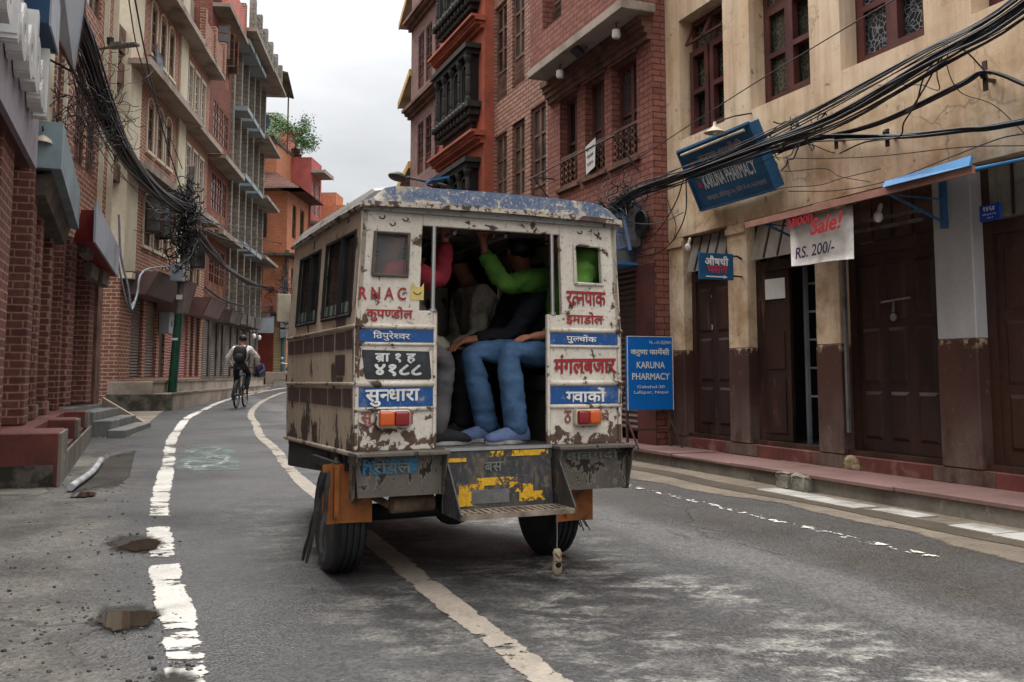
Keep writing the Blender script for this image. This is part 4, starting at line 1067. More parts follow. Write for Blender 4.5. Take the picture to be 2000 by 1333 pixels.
# ================================================================ RIGHT 5: grey-pink brick house
def lattice_house():
    b = 6.3; out = -1
    t = T('brick_house', 'grey-pink brick house with rows of three small paned windows beyond the orange-red house', 'house', ST, 23.4, b)
    W = []
    for z0, z1 in ((6.0,7.3),(8.2,9.6),(10.5,11.9)):
        W += [(20.72,21.22,z0,z1),(21.5,22.02,z0,z1),(22.2,22.72,z0,z1)]
    q = t.mb(); q.wall(20.52, 23.4, 0, 12.8, b, out, W, .07); q.shell(20.52, 23.4, 0, 12.8, b, out, 6); q.build('wall', MT['brick_grey'])
    for w in W: window(t, *w, b+.02, out, MT['wood_red'], MT['glass_mid'], 2, 4, .05, .03, low=.4)
    for z in (7.6, 9.95):
        q = t.mb()
        for i, d_ in enumerate((.08,.15,.24)): q.box(20.52, 23.45, b-d_, b, z+i*.08, z+i*.08+.078)
        for i in range(30): q.box(20.56+i*.095, 20.6+i*.095, b-.19, b-.152, z+.085, z+.155)
        q.build('cornice', MT['wood_mid'])
lattice_house()
OF = Frame(-2.15, 24.1, -.216, 1)
def ochre_house():
    b = 0; out = -1
    t = T('plastered_house', 'ochre plastered house with cantilevered balcony slabs, last on the right before the bend', 'house', OF, 2, b)
    W = [(.5,1.2,z,z+1.6) for z in (4.6,7.0,9.4)]+[(1.8,2.6,z,z+1.6) for z in (4.6,7.0,9.4)]
    q = t.mb(); q.wall(0, 3.3, 0, 13.2, b, out, W, .15); q.shell(0, 3.3, 0, 13.2, b, out, 5); q.build('wall', MT['ochre'])
    for w in W: window(t, *w, b+.1, out, MT['wood_red'], MT['glass'], 2, 2)
    ye = mat('yellow_edging', S(190,158,90), .7, S(130,104,60), 3, (.45,.7))
    for z in (6.35, 8.8, 11.2):
        q = t.mb(); q.box(.1, 3.3, -.5, b, z, z+.12); o = q.build('balcony_slab', MT['slab'])
        q = t.mb(); q.box(.1, 3.3, -.53, -.5, z-.02, z+.16); q.box(.07, .1, -.53, b, z-.02, z+.16); q.build('slab_edging', ye, o)
ochre_house()
def lamp_head():
    t = T('street_lamp', 'grey rounded street lamp head on an arm seen just over the bus roof', 'street lamp', ST, 22.0, 6.2, 5.6)
    c = pix(776, 347, 19.5); a, b_, z = ST.inv(c)
    q = t.mb(); q.tube([(a,6.3,z-.15),(a,b_+.2,z+.02)], .03, 6); q.build('arm', MT['poleg'])
    q = t.mb(); q.lathe([(.0,.1),(.12,.09),(.19,.04),(.2,.0),(.17,-.03),(.0,-.04)], (a,b_,z), (.1,.25,1), 14); q.build('lamp_head', MT['poleg'], smooth=50)
lamp_head()
t = T('awning', 'small blue tarpaulin awning on the grey-pink brick house above the bus roof', 'awning', ST, 20.6, 6.3, 5.6)
q = t.mb(); c = ST.inv(pix(842,354,19.5)); a, b_, z = c; a -= .1
q.hull8([(a-.2,b_+.3,z+.03),(a+.25,b_+.3,z+.03),(a+.25,b_-.1,z-.06),(a-.2,b_-.1,z-.06),(a-.2,b_+.3,z+.08),(a+.25,b_+.3,z+.08),(a+.25,b_-.1,z-.02),(a-.2,b_-.1,z-.02)]); q.build('tarpaulin', MT['awningblue'])
q = t.mb(); q.tube([(a-.15,b_-.05,z-.07),(a-.1,6.3,z-.3)], .02, 4); q.tube([(a+.2,b_-.05,z-.07),(a+.15,6.3,z-.3)], .02, 4); q.build('strut', MT['metal_dark'])
# ================================================================ PEOPLE (skin-modifier figures)
from mathutils import noise as mnoise
def skin_mesh(J, E, rad, root, sub=2, fold=0., fs=14.):
    names = list(J); idx = {n_: i for i, n_ in enumerate(names)}
    me = bpy.data.meshes.new('fig'); me.from_pydata([tuple(J[n_]) for n_ in names], [(idx[a], idx[b]) for a, b in E], [])
    o = bpy.data.objects.new('fig', me); COL.objects.link(o)
    o.modifiers.new('skin', 'SKIN').use_smooth_shade = True
    if not me.skin_vertices: me.attributes.update() if hasattr(me.attributes, 'update') else None
    sv = me.skin_vertices[0].data if me.skin_vertices else None
    for n_ in names:
        r = rad[n_]; sv[idx[n_]].radius = r if isinstance(r, tuple) else (r, r); sv[idx[n_]].use_root = (n_ == root)
    ss = o.modifiers.new('sub', 'SUBSURF'); ss.levels = sub; ss.render_levels = sub
    bpy.context.view_layer.update()
    m2 = bpy.data.meshes.new_from_object(o.evaluated_get(bpy.context.evaluated_depsgraph_get()))
    bpy.data.objects.remove(o); bpy.data.meshes.remove(me)
    if fold:
        for v in m2.vertices:
            p = Vector(v.co); pp = Vector((p.x+p.z*.55, p.y-p.z*.4, p.z*1.9)); k = 1-abs(mnoise.noise(pp*fs))*2.8; k2 = 1-abs(mnoise.noise(Vector((p.x*fs*2.1+5, p.y*fs*2.1, p.z*fs*2.6))))*2.2; v.co = p + Vector(v.normal)*(k*fold+k2*fold*.55)
    return m2
def add_obj(name, me, m, parent, extra=None):
    if extra:
        bm = bmesh.new(); bm.from_mesh(me); t2 = bpy.data.meshes.new('x'); bmesh.ops.recalc_face_normals(extra.bm, faces=extra.bm.faces); extra.bm.to_mesh(t2); extra.bm.free(); bm.from_mesh(t2); bm.to_mesh(me); bm.free(); bpy.data.meshes.remove(t2)
    me.name = name; me.materials.clear(); me.materials.append(m)
    for p in me.polygons: p.use_smooth = True
    o = bpy.data.objects.new(name, me); COL.objects.link(o); o.parent = parent.e if isinstance(parent, T) else parent
    return o
BE = [('pelvis','belly'),('belly','chest'),('chest','neck'),('neck','chin'),('chin','head'),('head','crown')]
for s_ in 'LR': BE += [('chest','sh'+s_),('sh'+s_,'el'+s_),('el'+s_,'wr'+s_),('wr'+s_,'pa'+s_),('pelvis','hi'+s_),('hi'+s_,'kn'+s_),('kn'+s_,'an'+s_),('an'+s_,'to'+s_)]
BR = dict(pelvis=.115, belly=.105, chest=.125, neck=.05, chin=.062, head=.082, crown=.06, sh=.058, el=.042, wr=.027, pa=(.03,.017), hi=.082, kn=.055, an=.034, to=.02)
def rr(n_): return BR[n_] if n_ in BR else BR[n_[:2]]
def fingers(J, E, rad, s_, hd, side, curl, up):
    "five finger chains out of the palm: hd = direction of the hand, side = towards the thumb, up = back of the hand"
    hd, side, up = Vector(hd).normalized(), Vector(side).normalized(), Vector(up).normalized(); p = J['pa'+s_]
    for k, (off, L) in enumerate(((.028,.070),(.010,.078),(-.010,.072),(-.028,.058))):
        a, b, c = 'f%d%s0'%(k,s_), 'f%d%s1'%(k,s_), 'f%d%s2'%(k,s_)
        J[a] = p+hd*.042+side*off; J[b] = J[a]+(hd*math.cos(curl)-up*math.sin(curl))*L*.5; J[c] = J[b]+(hd*math.cos(curl*2.1)-up*math.sin(curl*2.1))*L*.5
        E += [('pa'+s_, a), (a, b), (b, c)]; rad[a] = .0105; rad[b] = .009; rad[c] = .0075
    J['t0'+s_] = p-hd*.012+side*.036; J['t1'+s_] = J['t0'+s_]+(hd*.7+side*.6-up*.2).normalized()*.036; J['t2'+s_] = J['t1'+s_]+(hd*.9+side*.2-up*.4).normalized()*.028
    E += [('pa'+s_,'t0'+s_),('t0'+s_,'t1'+s_),('t1'+s_,'t2'+s_)]; rad['t0'+s_] = .013; rad['t1'+s_] = .0105; rad['t2'+s_] = .008
def shoe(q, ankle, d_, L=.27, w=.048, h=.085):
    d_ = Vector(d_); d_.z = 0; d_.normalize(); sd = Vector((-d_.y, d_.x, 0)); a = Vector(ankle); rings = []
    for u, ww, hh in ((-.30,.55,.6),(-.26,.85,1.25),(-.1,1,1.35),(.05,.98,1.3),(.22,1.02,1.08),(.5,1.08,.78),(.66,.95,.58),(.74,.5,.3)):
        c = a+d_*(u*L); ring = []
        for k in range(10):
            th = 2*math.pi*k/10; z = max(math.sin(th), -.25)
            ring.append(q.bm.verts.new(q.v(c+sd*math.cos(th)*w*ww*(1 if z > -.2 else .95)+Vector((0,0,.02+z*h*hh*(.8 if z > 0 else .3))))))
        rings.append(ring)
    for r0, r1 in zip(rings, rings[1:]):
        for k in range(10): q.bm.faces.new((r0[k], r0[(k+1)%10], r1[(k+1)%10], r1[k]))
    q.bm.faces.new(rings[0][::-1]); q.bm.faces.new(rings[-1])
SOLE = mat('pale_rubber_sole', S(150,150,150), .8, S(110,108,104), 12, (.4,.6), var=.1)
def sole(q, ankle, d_, L=.27, w=.053):
    d_ = Vector(d_); d_.z = 0; d_.normalize(); sd = Vector((-d_.y, d_.x, 0)); a = Vector(ankle); B, U = [], []
    for k in range(18):
        th = 2*math.pi*k/18; c = a+d_*(.235+.515*math.cos(th))*L+sd*w*math.sin(th)*(1+.12*math.cos(th))
        B.append(q.bm.verts.new(q.v(c+Vector((0,0,.002))))); U.append(q.bm.verts.new(q.v(c+Vector((0,0,.022)))))
    q.bm.faces.new(B[::-1]); q.bm.faces.new(U)
    for k in range(18): q.bm.faces.new((B[k], B[(k+1)%18], U[(k+1)%18], U[k]))
def person(label, fr, base, J, face, top, trouser, shoes, group=None, hair=True, sleeve=True, hands=None, flip=False, shoe_dirs=None, fold=.006, skin=None, hair_h=.045):
    """J: joint positions in local coordinates; face: direction the face looks; top/trouser/shoes: materials"""
    t = T('person', label, 'person', fr, *base, group=group, flip=False)
    J = {k: Vector(v) for k, v in J.items()}; E = list(BE); rad = {k: rr(k) for k in J}
    for s_, (hd, side, curl, up) in (hands or {}).items(): fingers(J, E, rad, s_, hd, side, curl, up)
    E = [e for e in E if e[0] in J and e[1] in J]
    me = skin_mesh(J, E, rad, 'pelvis', 2)
    f = Vector(face).normalized(); H = J['head']; up = (J['crown']-J['chin']).normalized(); f = (f-up*f.dot(up)).normalized(); sd = f.cross(up)
    ex = MB(); ex.ball(H+f*.088-up*.012, .016, (1,1,1.5), 6)
    for k in (-1, 1): ex.ball(H+sd*k*.08-up*.01-f*.005, .022, (.6,.8,1.3), 6)
    ex.obox(H+f*.082-up*.05, sd, f, up, .022, .006, .006)
    body = add_obj('body', me, skin or MT['skin'], t, ex)
    q = MB(t)
    for k in (-1, 1): q.ball(H+f*.079+sd*k*.03+up*.018, .011, (1,1,.8), 6)
    q.build('eye', MT['hair'], t, smooth=True)
    if hair:
        q = MB(t); q.ball(H+up*.022-f*.016, .1, (1,1,1), 14)
        def hfn(c):
            d_ = c-(H+up*.022-f*.016); k = d_.dot(f); z_ = d_.dot(up)
            if k > .03 and z_ < .045: d_ = d_-f*(k-.0)*1.0            # open at the face
            if z_ < -.06: d_ = d_*.82
            return H+up*.022-f*.016+d_*(1+.10*mnoise.noise(c*38))
        q.build('hair', MT['hair'], t, smooth=True, fn=hfn)
    if top:
        TJ = {k: J[k] for k in ('pelvis','belly','chest','neck','shL','shR','elL','elR','wrL','wrR') if k in J}
        TJ['neck'] = J['chest'].lerp(J['neck'], .55)
        TJ['pelvis'] = J['pelvis'].lerp(J['belly'], .15)
        trd = {'pelvis':.148,'belly':.138,'chest':.148,'neck':.075,'shL':.078,'shR':.078,'elL':.06,'elR':.06,'wrL':.041,'wrR':.041}
        for s_ in 'LR':
            if 'wr'+s_ in TJ: TJ['wr'+s_] = J['el'+s_].lerp(J['wr'+s_], 1.08)
        TE = [e for e in BE if e[0] in TJ and e[1] in TJ]
        add_obj('jacket', skin_mesh(TJ, TE, trd, 'chest', 3, fold*1.3, 11), top, t)
    if trouser:
        TJ = {k: J[k] for k in ('pelvis','hiL','hiR','knL','knR','anL','anR') if k in J}; TJ['belly'] = J['pelvis'].lerp(J['belly'], .4)
        for s_ in 'LR':
            if 'an'+s_ in TJ:
                TJ['an'+s_] = J['kn'+s_].lerp(J['an'+s_], 1.12); TJ['cf'+s_] = J['kn'+s_].lerp(J['an'+s_], .45)
        trd = {'pelvis':.125,'belly':.12,'hi':.09,'kn':.069,'cf':.067,'an':.066}
        TE = [('pelvis','belly')]
        for s_ in 'LR': TE += [('pelvis','hi'+s_),('hi'+s_,'kn'+s_),('kn'+s_,'cf'+s_),('cf'+s_,'an'+s_)]
        TE = [e for e in TE if e[0] in TJ and e[1] in TJ]
        add_obj('trousers', skin_mesh(TJ, TE, {k: trd.get(k, trd.get(k[:2])) for k in TJ}, 'pelvis', 3, fold, 8), trouser, t)
    if shoes:
        for s_ in 'LR':
            if 'an'+s_ not in J: continue
            q = MB(t); a = J['an'+s_]; shoe(q, (a.x, a.y, J['to'+s_].z-.034), (J['to'+s_]-a)); so = q.build('shoe', shoes, t, smooth=True); q = MB(t); sole(q, (a.x, a.y, J['to'+s_].z-.034), (J['to'+s_]-a)); q.build('sole', SOLE, so, smooth=40)
    return t
# ================================================================ THE THREE-WHEELED MINIBUS
TF = Frame(-.084, 5.02, .9085, .418)
def peel(name, top, under, amt=.0, zb=0., z0=.66, z1=1.0, dirt=.35, dcol=None, sc=7., primer=None, rough=.45, st=(1,1,1), edge=0.):
    "old paint flaking off; more of it near the bottom edge (zb)"
    n = N(name); x, y, z = n.sep()
    ns = n.noise(sc, n.map(st), 7, .62, .35)
    bias = n.rng(z, z0, z1, zb, 0)
    f = n.math('ADD', ns, bias)
    if edge: f = n.math('ADD', f, n.math('MULTIPLY', n.rng(n.math('ABSOLUTE', x), .685, .755, 0, edge), n.rng(n.noise(1.9, n.map((1,1,1), loc=(3,0,0)), 4), .4, .55)))
    f = n.math('MAXIMUM', f, n.rng(n.noise(sc*4.2, n.map(st, loc=(2,5,1)), 6, .7), .3, .9, .3, .88-.02))
    col = n.mix(n.rng(n.noise(2.2, n.map((1,1,.35)), 6, .65), .42, .72, 0, dirt), top, dcol or S(120,106,92))
    col = n.n('ShaderNodeVectorMath', {0: col, 'Scale': n.rng(n.noise(20, None, 4), .3, .7, .92, 1.06)}, operation='SCALE').outputs[0]
    if primer: col = n.mix(n.rng(f, .60-amt, .612-amt), col, primer)
    col = n.mix(n.rng(f, .53-amt, .65-amt, 0, .5), col, tuple(.5*k+.5*j for k, j in zip(under, top)))
    chip = n.rng(f, .632-amt, .650-amt)
    rust = n.mix(n.rng(n.noise(16, None, 5), .4, .6), under, tuple(k*.6 for k in under))
    col = n.mix(chip, col, rust)
    n.set(col=col, rough=n.math('ADD', n.math('MULTIPLY', chip, .35), rough), spec=.4)
    n.bump(n.math('SUBTRACT', n.math('MULTIPLY', n.noise(3, None, 3), .5), n.math('MULTIPLY', chip, .35)), .35, .012)
    return n.m
PW = peel('flaking_white_bus_paint', S(205,197,184), S(92,72,60), .035, .15, .66, .84, .42, S(150,134,114), 10., edge=.13)
PSIDE = peel('grimy_beige_bus_paint', S(198,184,164), S(82,68,58), .01, .17, .64, .86, .6, S(124,112,98), 7., st=(1,1,.5))
PBLUE = peel('flaking_blue_bus_paint', S(56,77,108), S(186,176,160), .055, .13, 1.90, 1.955, .35, S(44,64,100), 15., rough=.4)
PBAND = peel('blue_band_paint', S(18,72,132), S(176,168,156), -.02, 0, 0, 1, .2, S(14,52,98), 9.)
PSQ = peel('dark_brown_square_paint', S(74,65,62), S(130,118,104), .0, 0, 0, 1, .4, S(84,76,70), 12.)
PROOF = peel('worn_roof_paint', S(126,124,122), S(80,66,56), .05, 0, 0, 1, .4, S(88,82,76), 6.)
PBUMP = peel('grimy_bumper_steel', S(96,89,81), S(56,48,43), .055, .0, 0, 1, .75, S(60,53,48), 11., primer=S(120,112,102), rough=.6, st=(1,1,.6))
PSTEP = peel('dark_step_paint', S(46,48,54), S(104,94,82), .075, 0, 0, 1, .5, S(70,64,58), 13., primer=S(66,64,64), rough=.6, st=(1,1,.55))
def taper(co):
    z = co.z; k = 1-.075*max(0, z-1.29)-.02*max(0, .9-z)
    return Vector((co.x*k, co.y, co.z))
def arch(co):      # the rear of the roof bows up slightly in the middle
    c = taper(co); c.z += .018*(1-min(1, abs(c.x)/.72)**2) if c.z > 1.84 else 0; return c

def tempo():
    t = T('minibus', 'battered white three-wheeled minibus with blue route bands, seen from behind with passengers inside', 'minibus', TF, 0, 0, 0, flip=False)
    X = .768; LB = 1.62
    Q = lambda: MB(t)
    # ---- rear panels
    def rear_panel(a0, a1, holes, lab):
        q = Q(); xs = sorted({a0, a1}|{h[i] for h in holes for i in (0,1)}); zs = sorted({.668, 1.885}|{h[i] for h in holes for i in (2,3)})
        for i in range(len(xs)-1):
            for j in range(len(zs)-1):
                cx, cz = (xs[i]+xs[i+1])/2, (zs[j]+zs[j+1])/2
                if any(h[0]<cx<h[1] and h[2]<cz<h[3] for h in holes): continue
                n_ = max(1, int((zs[j+1]-zs[j])/.12))
                for k in range(n_):
                    z0_, z1_ = zs[j]+(zs[j+1]-zs[j])*k/n_, zs[j]+(zs[j+1]-zs[j])*(k+1)/n_
                    q.quad((xs[i],0,z0_),(xs[i+1],0,z0_),(xs[i+1],0,z1_),(xs[i],0,z1_))
        bmesh.ops.remove_doubles(q.bm, verts=q.bm.verts, dist=1e-5)
        bmesh.ops.recalc_face_normals(q.bm, faces=q.bm.faces)
        if q.bm.faces[0].normal.y > 0: bmesh.ops.reverse_faces(q.bm, faces=q.bm.faces)
        bmesh.ops.solidify(q.bm, geom=q.bm.faces[:], thickness=.035)
        return q.build('rear_panel', PW, fn=taper, bevel=.006)
    pl = rear_panel(-X, -.345, [(-.692,-.508,1.544,1.762),(-.432,-.345,1.372,1.885)], 'l')
    pr = rear_panel(.308, X, [(.487,.662,1.545,1.758),(.308,.398,1.368,1.885)], 'r')
    q = Q(); q.box(-.432, .398, 0, .035, 1.812, 1.885); q.build('door_header', PW, fn=taper, bevel=.006)
    # ridges and blue bands
    for p, a0, a1 in ((pl,-X,-.347),(pr,.31,X)):
        q = Q()
        for z, r in ((1.286,.014),(1.198,.009),(.998,.016),(.872,.012)): q.tube([(a0+.004,-.002,z),(a1-.004,-.002,z)], r, 8)
        q.build('ridge', PW, p, smooth=True, fn=taper)
        q = Q()
        q.bm.free()
        for z0, z1 in ((1.209,1.270),(.886,.980)): q = Q(); q.box(a0+.006, a1-.006, -.005, .0, z0, z1); q.build('band', PBAND, p, fn=taper)
        for xs_ in (a0+(0 if p is pr else .012), a1-(.012 if p is pr else 0)): q = Q(); q.tube([(xs_,.0,.67),(xs_,.0,1.37)], .012, 6); q.build('corner_seam', PW, p, fn=taper)
    # small rear windows
    for p, a0, a1, z0, z1, gl in ((pl,-.692,-.508,1.544,1.762,True),(pr,.487,.662,1.545,1.758,False)):
        q = Q(); P = [(a0,z0),(a1,z0),(a1,z1),(a0,z1),(a0,z0)]
        q.tube([(x,-.004,z) for x, z in P], .011, 6); w = q.build('rear_window', MT['slab_dark'] if gl else PW, p, fn=taper)
        if gl:
            n = N('thin_clear_glass'); n.set(col=(.8,.82,.82), rough=.05, alpha=.10, spec=.3)
            q = Q(); q.quad((a0,.015,z0),(a1,.015,z0),(a1,.015,z1),(a0,.015,z1)); q.build('pane', n.m, w, fn=taper)
    # punched vent holes above the windows
    for x, z in ((-.66,1.842),(-.53,1.838),(-.60,1.81),(.53,1.835),(.645,1.83)):
        q = Q()
        for k in range(7):
            th = math.pi*(.9+k*.2); th2 = th+math.pi*.2
            q.prism([(x+.018*math.cos(th),-.002,z+.013*math.sin(th)),(x+.018*math.cos(th2),-.002,z+.013*math.sin(th2)),(x+.011*math.cos(th2),-.002,z+.006*math.sin(th2)),(x+.011*math.cos(th),-.002,z+.006*math.sin(th))], (0,.002,0))
        q.build('vent_slot', MT['black'], fn=taper)
    # ---- roof
    q = Q(); prof = [(-.742,1.868),(-.75,1.89),(-.73,1.925),(-.68,1.985),(-.60,2.0),(.60,2.0),(.68,1.985),(.73,1.925),(.75,1.89),(.742,1.868)]
    ysec = [-.03, .02, .5, 1.0, 1.5, LB]
    rings = [[q.bm.verts.new((x, y, z-.02*(y < 0)*(z > 1.95)+.012*(1-(x/.75)**2)-.01*max(0,y-1))) for x, z in prof] for y in ysec]
    for r0, r1 in zip(rings, rings[1:]):
        for k in range(len(prof)-1): q.bm.faces.new((r0[k], r0[k+1], r1[k+1], r1[k]))
        q.bm.faces.new((r0[-1], r0[0], r1[0], r1[-1]))
    q.bm.faces.new(rings[-1]); q.bm.faces.new(rings[0][::-1])
    rf = q.build('roof', PROOF, smooth=35)
    q = Q(); n_ = 24; F0, F1 = [], []
    for i in range(n_+1):
        u = -1+2*i/n_; x = u*.69; h = 1.995+.014*(1-u*u) - (.05 if abs(u) > .985 else 0)-(.012 if abs(u)>.9 else 0)
        F0.append((u*.738, 1.912+.014*(1-u*u))); F1.append((x, h))
    for i in range(n_):
        q.quad((F0[i][0],-.05,F0[i][1]),(F0[i+1][0],-.05,F0[i+1][1]),(F1[i+1][0],-.036,F1[i+1][1]),(F1[i][0],-.036,F1[i][1]))
        q.quad((F1[i][0],-.036,F1[i][1]),(F1[i+1][0],-.036,F1[i+1][1]),(F1[i+1][0]*.98,.10,F1[i+1][1]+.016),(F1[i][0]*.98,.10,F1[i][1]+.016))
    q.build('roof_edge', PBLUE, rf, smooth=50, weld=True)
    q = Q()
    for i in range(n_):
        x0, x1 = F0[i][0]*1.012, F0[i+1][0]*1.012
        q.hull8([(x0,-.06,F0[i][1]-.028),(x1,-.06,F0[i+1][1]-.028),(x1,.0,F0[i+1][1]-.028),(x0,.0,F0[i][1]-.028),(x0,-.058,F0[i][1]-.002),(x1,-.058,F0[i+1][1]-.002),(x1,.0,F0[i+1][1]-.002),(x0,.0,F0[i][1]-.002)])
    for sx in (-1, 1): q.tube([(sx*.752,-.05,1.888),(sx*.755,.6,1.886),(sx*.75,LB,1.872)], .014, 6)
    q.build('rain_gutter', peel('flaking_gutter_paint', S(176,166,152), S(80,62,52), .10, 0, 0, 1, .4, S(120,106,94), 10.), rf)
    # ---- sides
    for sx in (-1, 1):
        q = Q(); x = sx*X
        WN = [(.085,.70,1.345,1.775),(.84,1.38,1.345,1.765)]
        ys_ = sorted({0,LB,.3,.6,1.0}|{w[i] for w in WN for i in (0,1)}); zs = sorted({.645,.87,1.0,1.15,1.286,1.885}|{w[i] for w in WN for i in (2,3)})
        for i in range(len(ys_)-1):
            for j in range(len(zs)-1):
                cy, cz = (ys_[i]+ys_[i+1])/2, (zs[j]+zs[j+1])/2
                if any(w[0]<cy<w[1] and w[2]<cz<w[3] for w in WN): continue
                q.quad((x,ys_[i],zs[j]),(x,ys_[i+1],zs[j]),(x,ys_[i+1],zs[j+1]),(x,ys_[i],zs[j+1]))
        bmesh.ops.remove_doubles(q.bm, verts=q.bm.verts, dist=1e-5); bmesh.ops.recalc_face_normals(q.bm, faces=q.bm.faces)
        if q.bm.faces[0].normal.x*sx < 0: bmesh.ops.reverse_faces(q.bm, faces=q.bm.faces)
        bmesh.ops.solidify(q.bm, geom=q.bm.faces[:], thickness=.03)
        sd = q.build('side_panel', PSIDE, fn=taper)
        q = Q(); xo = x+sx*.004
        for z, r in ((1.286,.010),(.998,.010)): q.tube([(xo-sx*.003,.0,z),(xo-sx*.003,LB,z-.012)], r, 8)
        q.tube([(xo,.0,.655),(xo,LB,.64)], .014, 6)
        q.build('ridge', peel('worn_ridge_paint', S(164,150,132), S(98,86,73), .06, 0, 0, 1, .6), sd, smooth=True, fn=taper)
        q = Q(); dx = (min(x, x+sx*.004), max(x, x+sx*.004))
        for y0, y1, z0, z1 in ((.02,.15,1.172,1.268),(.17,.36,1.172,1.262),(.40,.62,1.17,1.26),(.65,.86,1.17,1.258),(.89,1.12,1.168,1.255),(1.15,1.38,1.168,1.252),(1.41,1.58,1.168,1.25),
                               (.17,.36,1.04,1.146),(.17,.36,1.288,1.34),(.02,.2,.88,.975),(.23,.50,.88,.97),(.53,.9,.88,.968),(.94,1.2,.878,.966),(1.24,1.56,.876,.964),(.2,.38,1.012,1.03)):
            q.box(dx[0], dx[1], y0, y1, z0, z1)
        q.build('dark_square', PSQ, sd, fn=taper)
        for w in WN:
            q = Q(); q.tube([(x,w[0],w[2]),(x,w[1],w[2]),(x,w[1],w[3]),(x,w[0],w[3]),(x,w[0],w[2])], .012, 6)
            ym = w[0]+(w[1]-w[0])*.42; q.box(x-.012, x+.012, ym-.008, ym+.008, w[2], w[3])
            o = q.build('side_window', MT['black'], sd, fn=taper)
            q = Q(); xi = x-sx*.012; q.quad((xi,w[0],w[2]),(xi,w[1],w[2]),(xi,w[1],w[3]),(xi,w[0],w[3]))
            q.build('pane', side_glass, o, fn=taper)
        q = Q(); q.box(min(x,x+sx*.006), max(x,x+sx*.006), .0, .035, .66, 1.88); q.build('corner_post', PSIDE, sd, fn=taper)
    # ---- poles beside the door opening
    for x in (-.354, .342):
        q = Q(); q.tube([(x,.012,1.37),(x*.985,.012,1.815)], .012, 8); q.lathe([(.02,0),(.02,.015)], (x,.012,1.368), (0,0,1), 8); q.build('door_pole', MT['chrome'], smooth=40)
    # ---- lettering and plate
    rt, up = (1,0,0), (0,0,1)
    WL = {k: wornpaint('hand_painted_'+k[2:], tuple(MT[k].node_tree.nodes['RGB'].outputs[0].default_value[:3]), .30, .345, .5, 26.) for k in ('t_red','t_white','t_faded','t_dim')}
    for k in ('t_faded','t_dim'): pass
    L = lambda s, x, z, h, w, m, bold=.02, lift=.004, p=None, it=0.: text(t, 'lettering', s, (x,0,z), (1,0,rnd.uniform(-.022,.022)), (rnd.uniform(-.03,.03),0,1), h, WL.get(m, MT[m]), p, width=w, bold=bold*.8, italic=it, lift=lift)
    L('R N A C', -.625, 1.452, .066, .245, 't_red', .022)
    L('कुपण~डोल', -.588, 1.349, .078, .245, 't_red', .03)
    L('ित`पुरेश~वर', -.578, 1.238, .05, .195, 't_white', .02, .009)
    L('सुन~धारा', -.568, .930, .086, .285, 't_white', .035, .009)
    L('सु', -.70, .822, .075, .06, 't_faded', .03); L('रा', -.478, .826, .06, .05, 't_faded', .03)
    L('रत~नपाक', .545, 1.463, .082, .25, 't_red', .03)
    L('इमाडोल', .535, 1.353, .075, .235, 't_red', .03)
    L('पुल~चोक', .51, 1.238, .05, .19, 't_white', .025, .009)
    L('मंगलबजार', .535, 1.102, .108, .39, 't_red', .045)
    L('ग~वाको^', .535, .934, .08, .25, 't_white', .035, .009)
    L('ठ', .425, .815, .07, .045, 't_faded', .03); L('को', .655, .82, .06, .06, 't_faded', .03)
    q = Q(); P = [(-.728,1.168),(-.375,1.162),(-.362,1.028),(-.37,1.020),(-.70,1.022),(-.712,1.03)]
    q.prism([(x,-.004,z) for x, z in P], (0,.004,0)); npl = q.build('number_plate', mat('dark_plate_paint', S(40,42,46), .5, S(64,64,66), 9, (.5,.7), var=.1), bevel=.003, seg=1)
    L('ब`ा १ ह', -.555, 1.126, .052, .215, 't_white', .04, .006, npl)
    L('४१८८', -.54, 1.066, .062, .25, 't_white', .045, .006, npl)
    q = Q(); q.prism([(-.478,-.003,1.49),(-.468,-.003,1.518),(-.458,-.003,1.506),(-.45,-.003,1.492),(-.436,-.003,1.488),(-.42,-.003,1.494),(-.407,-.003,1.512),(-.408,-.003,1.425),(-.478,-.003,1.425)], (0,.002,0)); st_ = q.build('sticker', mat('yellow_torn_sticker', S(196,174,96), .6, S(168,156,120), 14, (.45,.6), var=.05))
    q = Q()
    for k in range(7): th = math.pi*(1.15+k*.1); th2 = th+.32; q.tube([(-.442+.024*math.cos(th),-.005,1.478+.024*math.sin(th)),(-.442+.024*math.cos(th2),-.005,1.478+.024*math.sin(th2))], .0022, 3)
    q.build('emblem', MT['t_black'], st_)
    # ---- tail lights
    n = N('amber_lens'); n.set(col=S(190,84,30), rough=.2, spec=.6); n.bump(n.noise(120), .2, .002); AM = n.m
    n = N('red_lens'); n.set(col=S(126,24,28), rough=.2, spec=.6); n.bump(n.noise(120), .2, .002); RD = n.m
    for cx, cz, w, cols, lab in ((-.568,.826,.092,(AM,RD),'l'),(.54,.813,.083,(RD,AM),'r')):
        q = Q(); q.box(cx-w, cx+w, -.028, .0, cz-.05, cz+.05); tl = q.build('tail_light', PW if lab == 'l' else MT['lampwhite'], bevel=.026, seg=4, smooth=60)
        for k, m_ in ((-1, cols[0]), (1, cols[1])):
            q = Q(); x0, x1 = (cx-w+.014, cx+.001) if k < 0 else (cx+.001, cx+w-.014)
            q.box(x0, x1, -.052, -.004, cz-.037, cz+.037); q.build('lens', m_, tl, bevel=.014, seg=3, smooth=60)
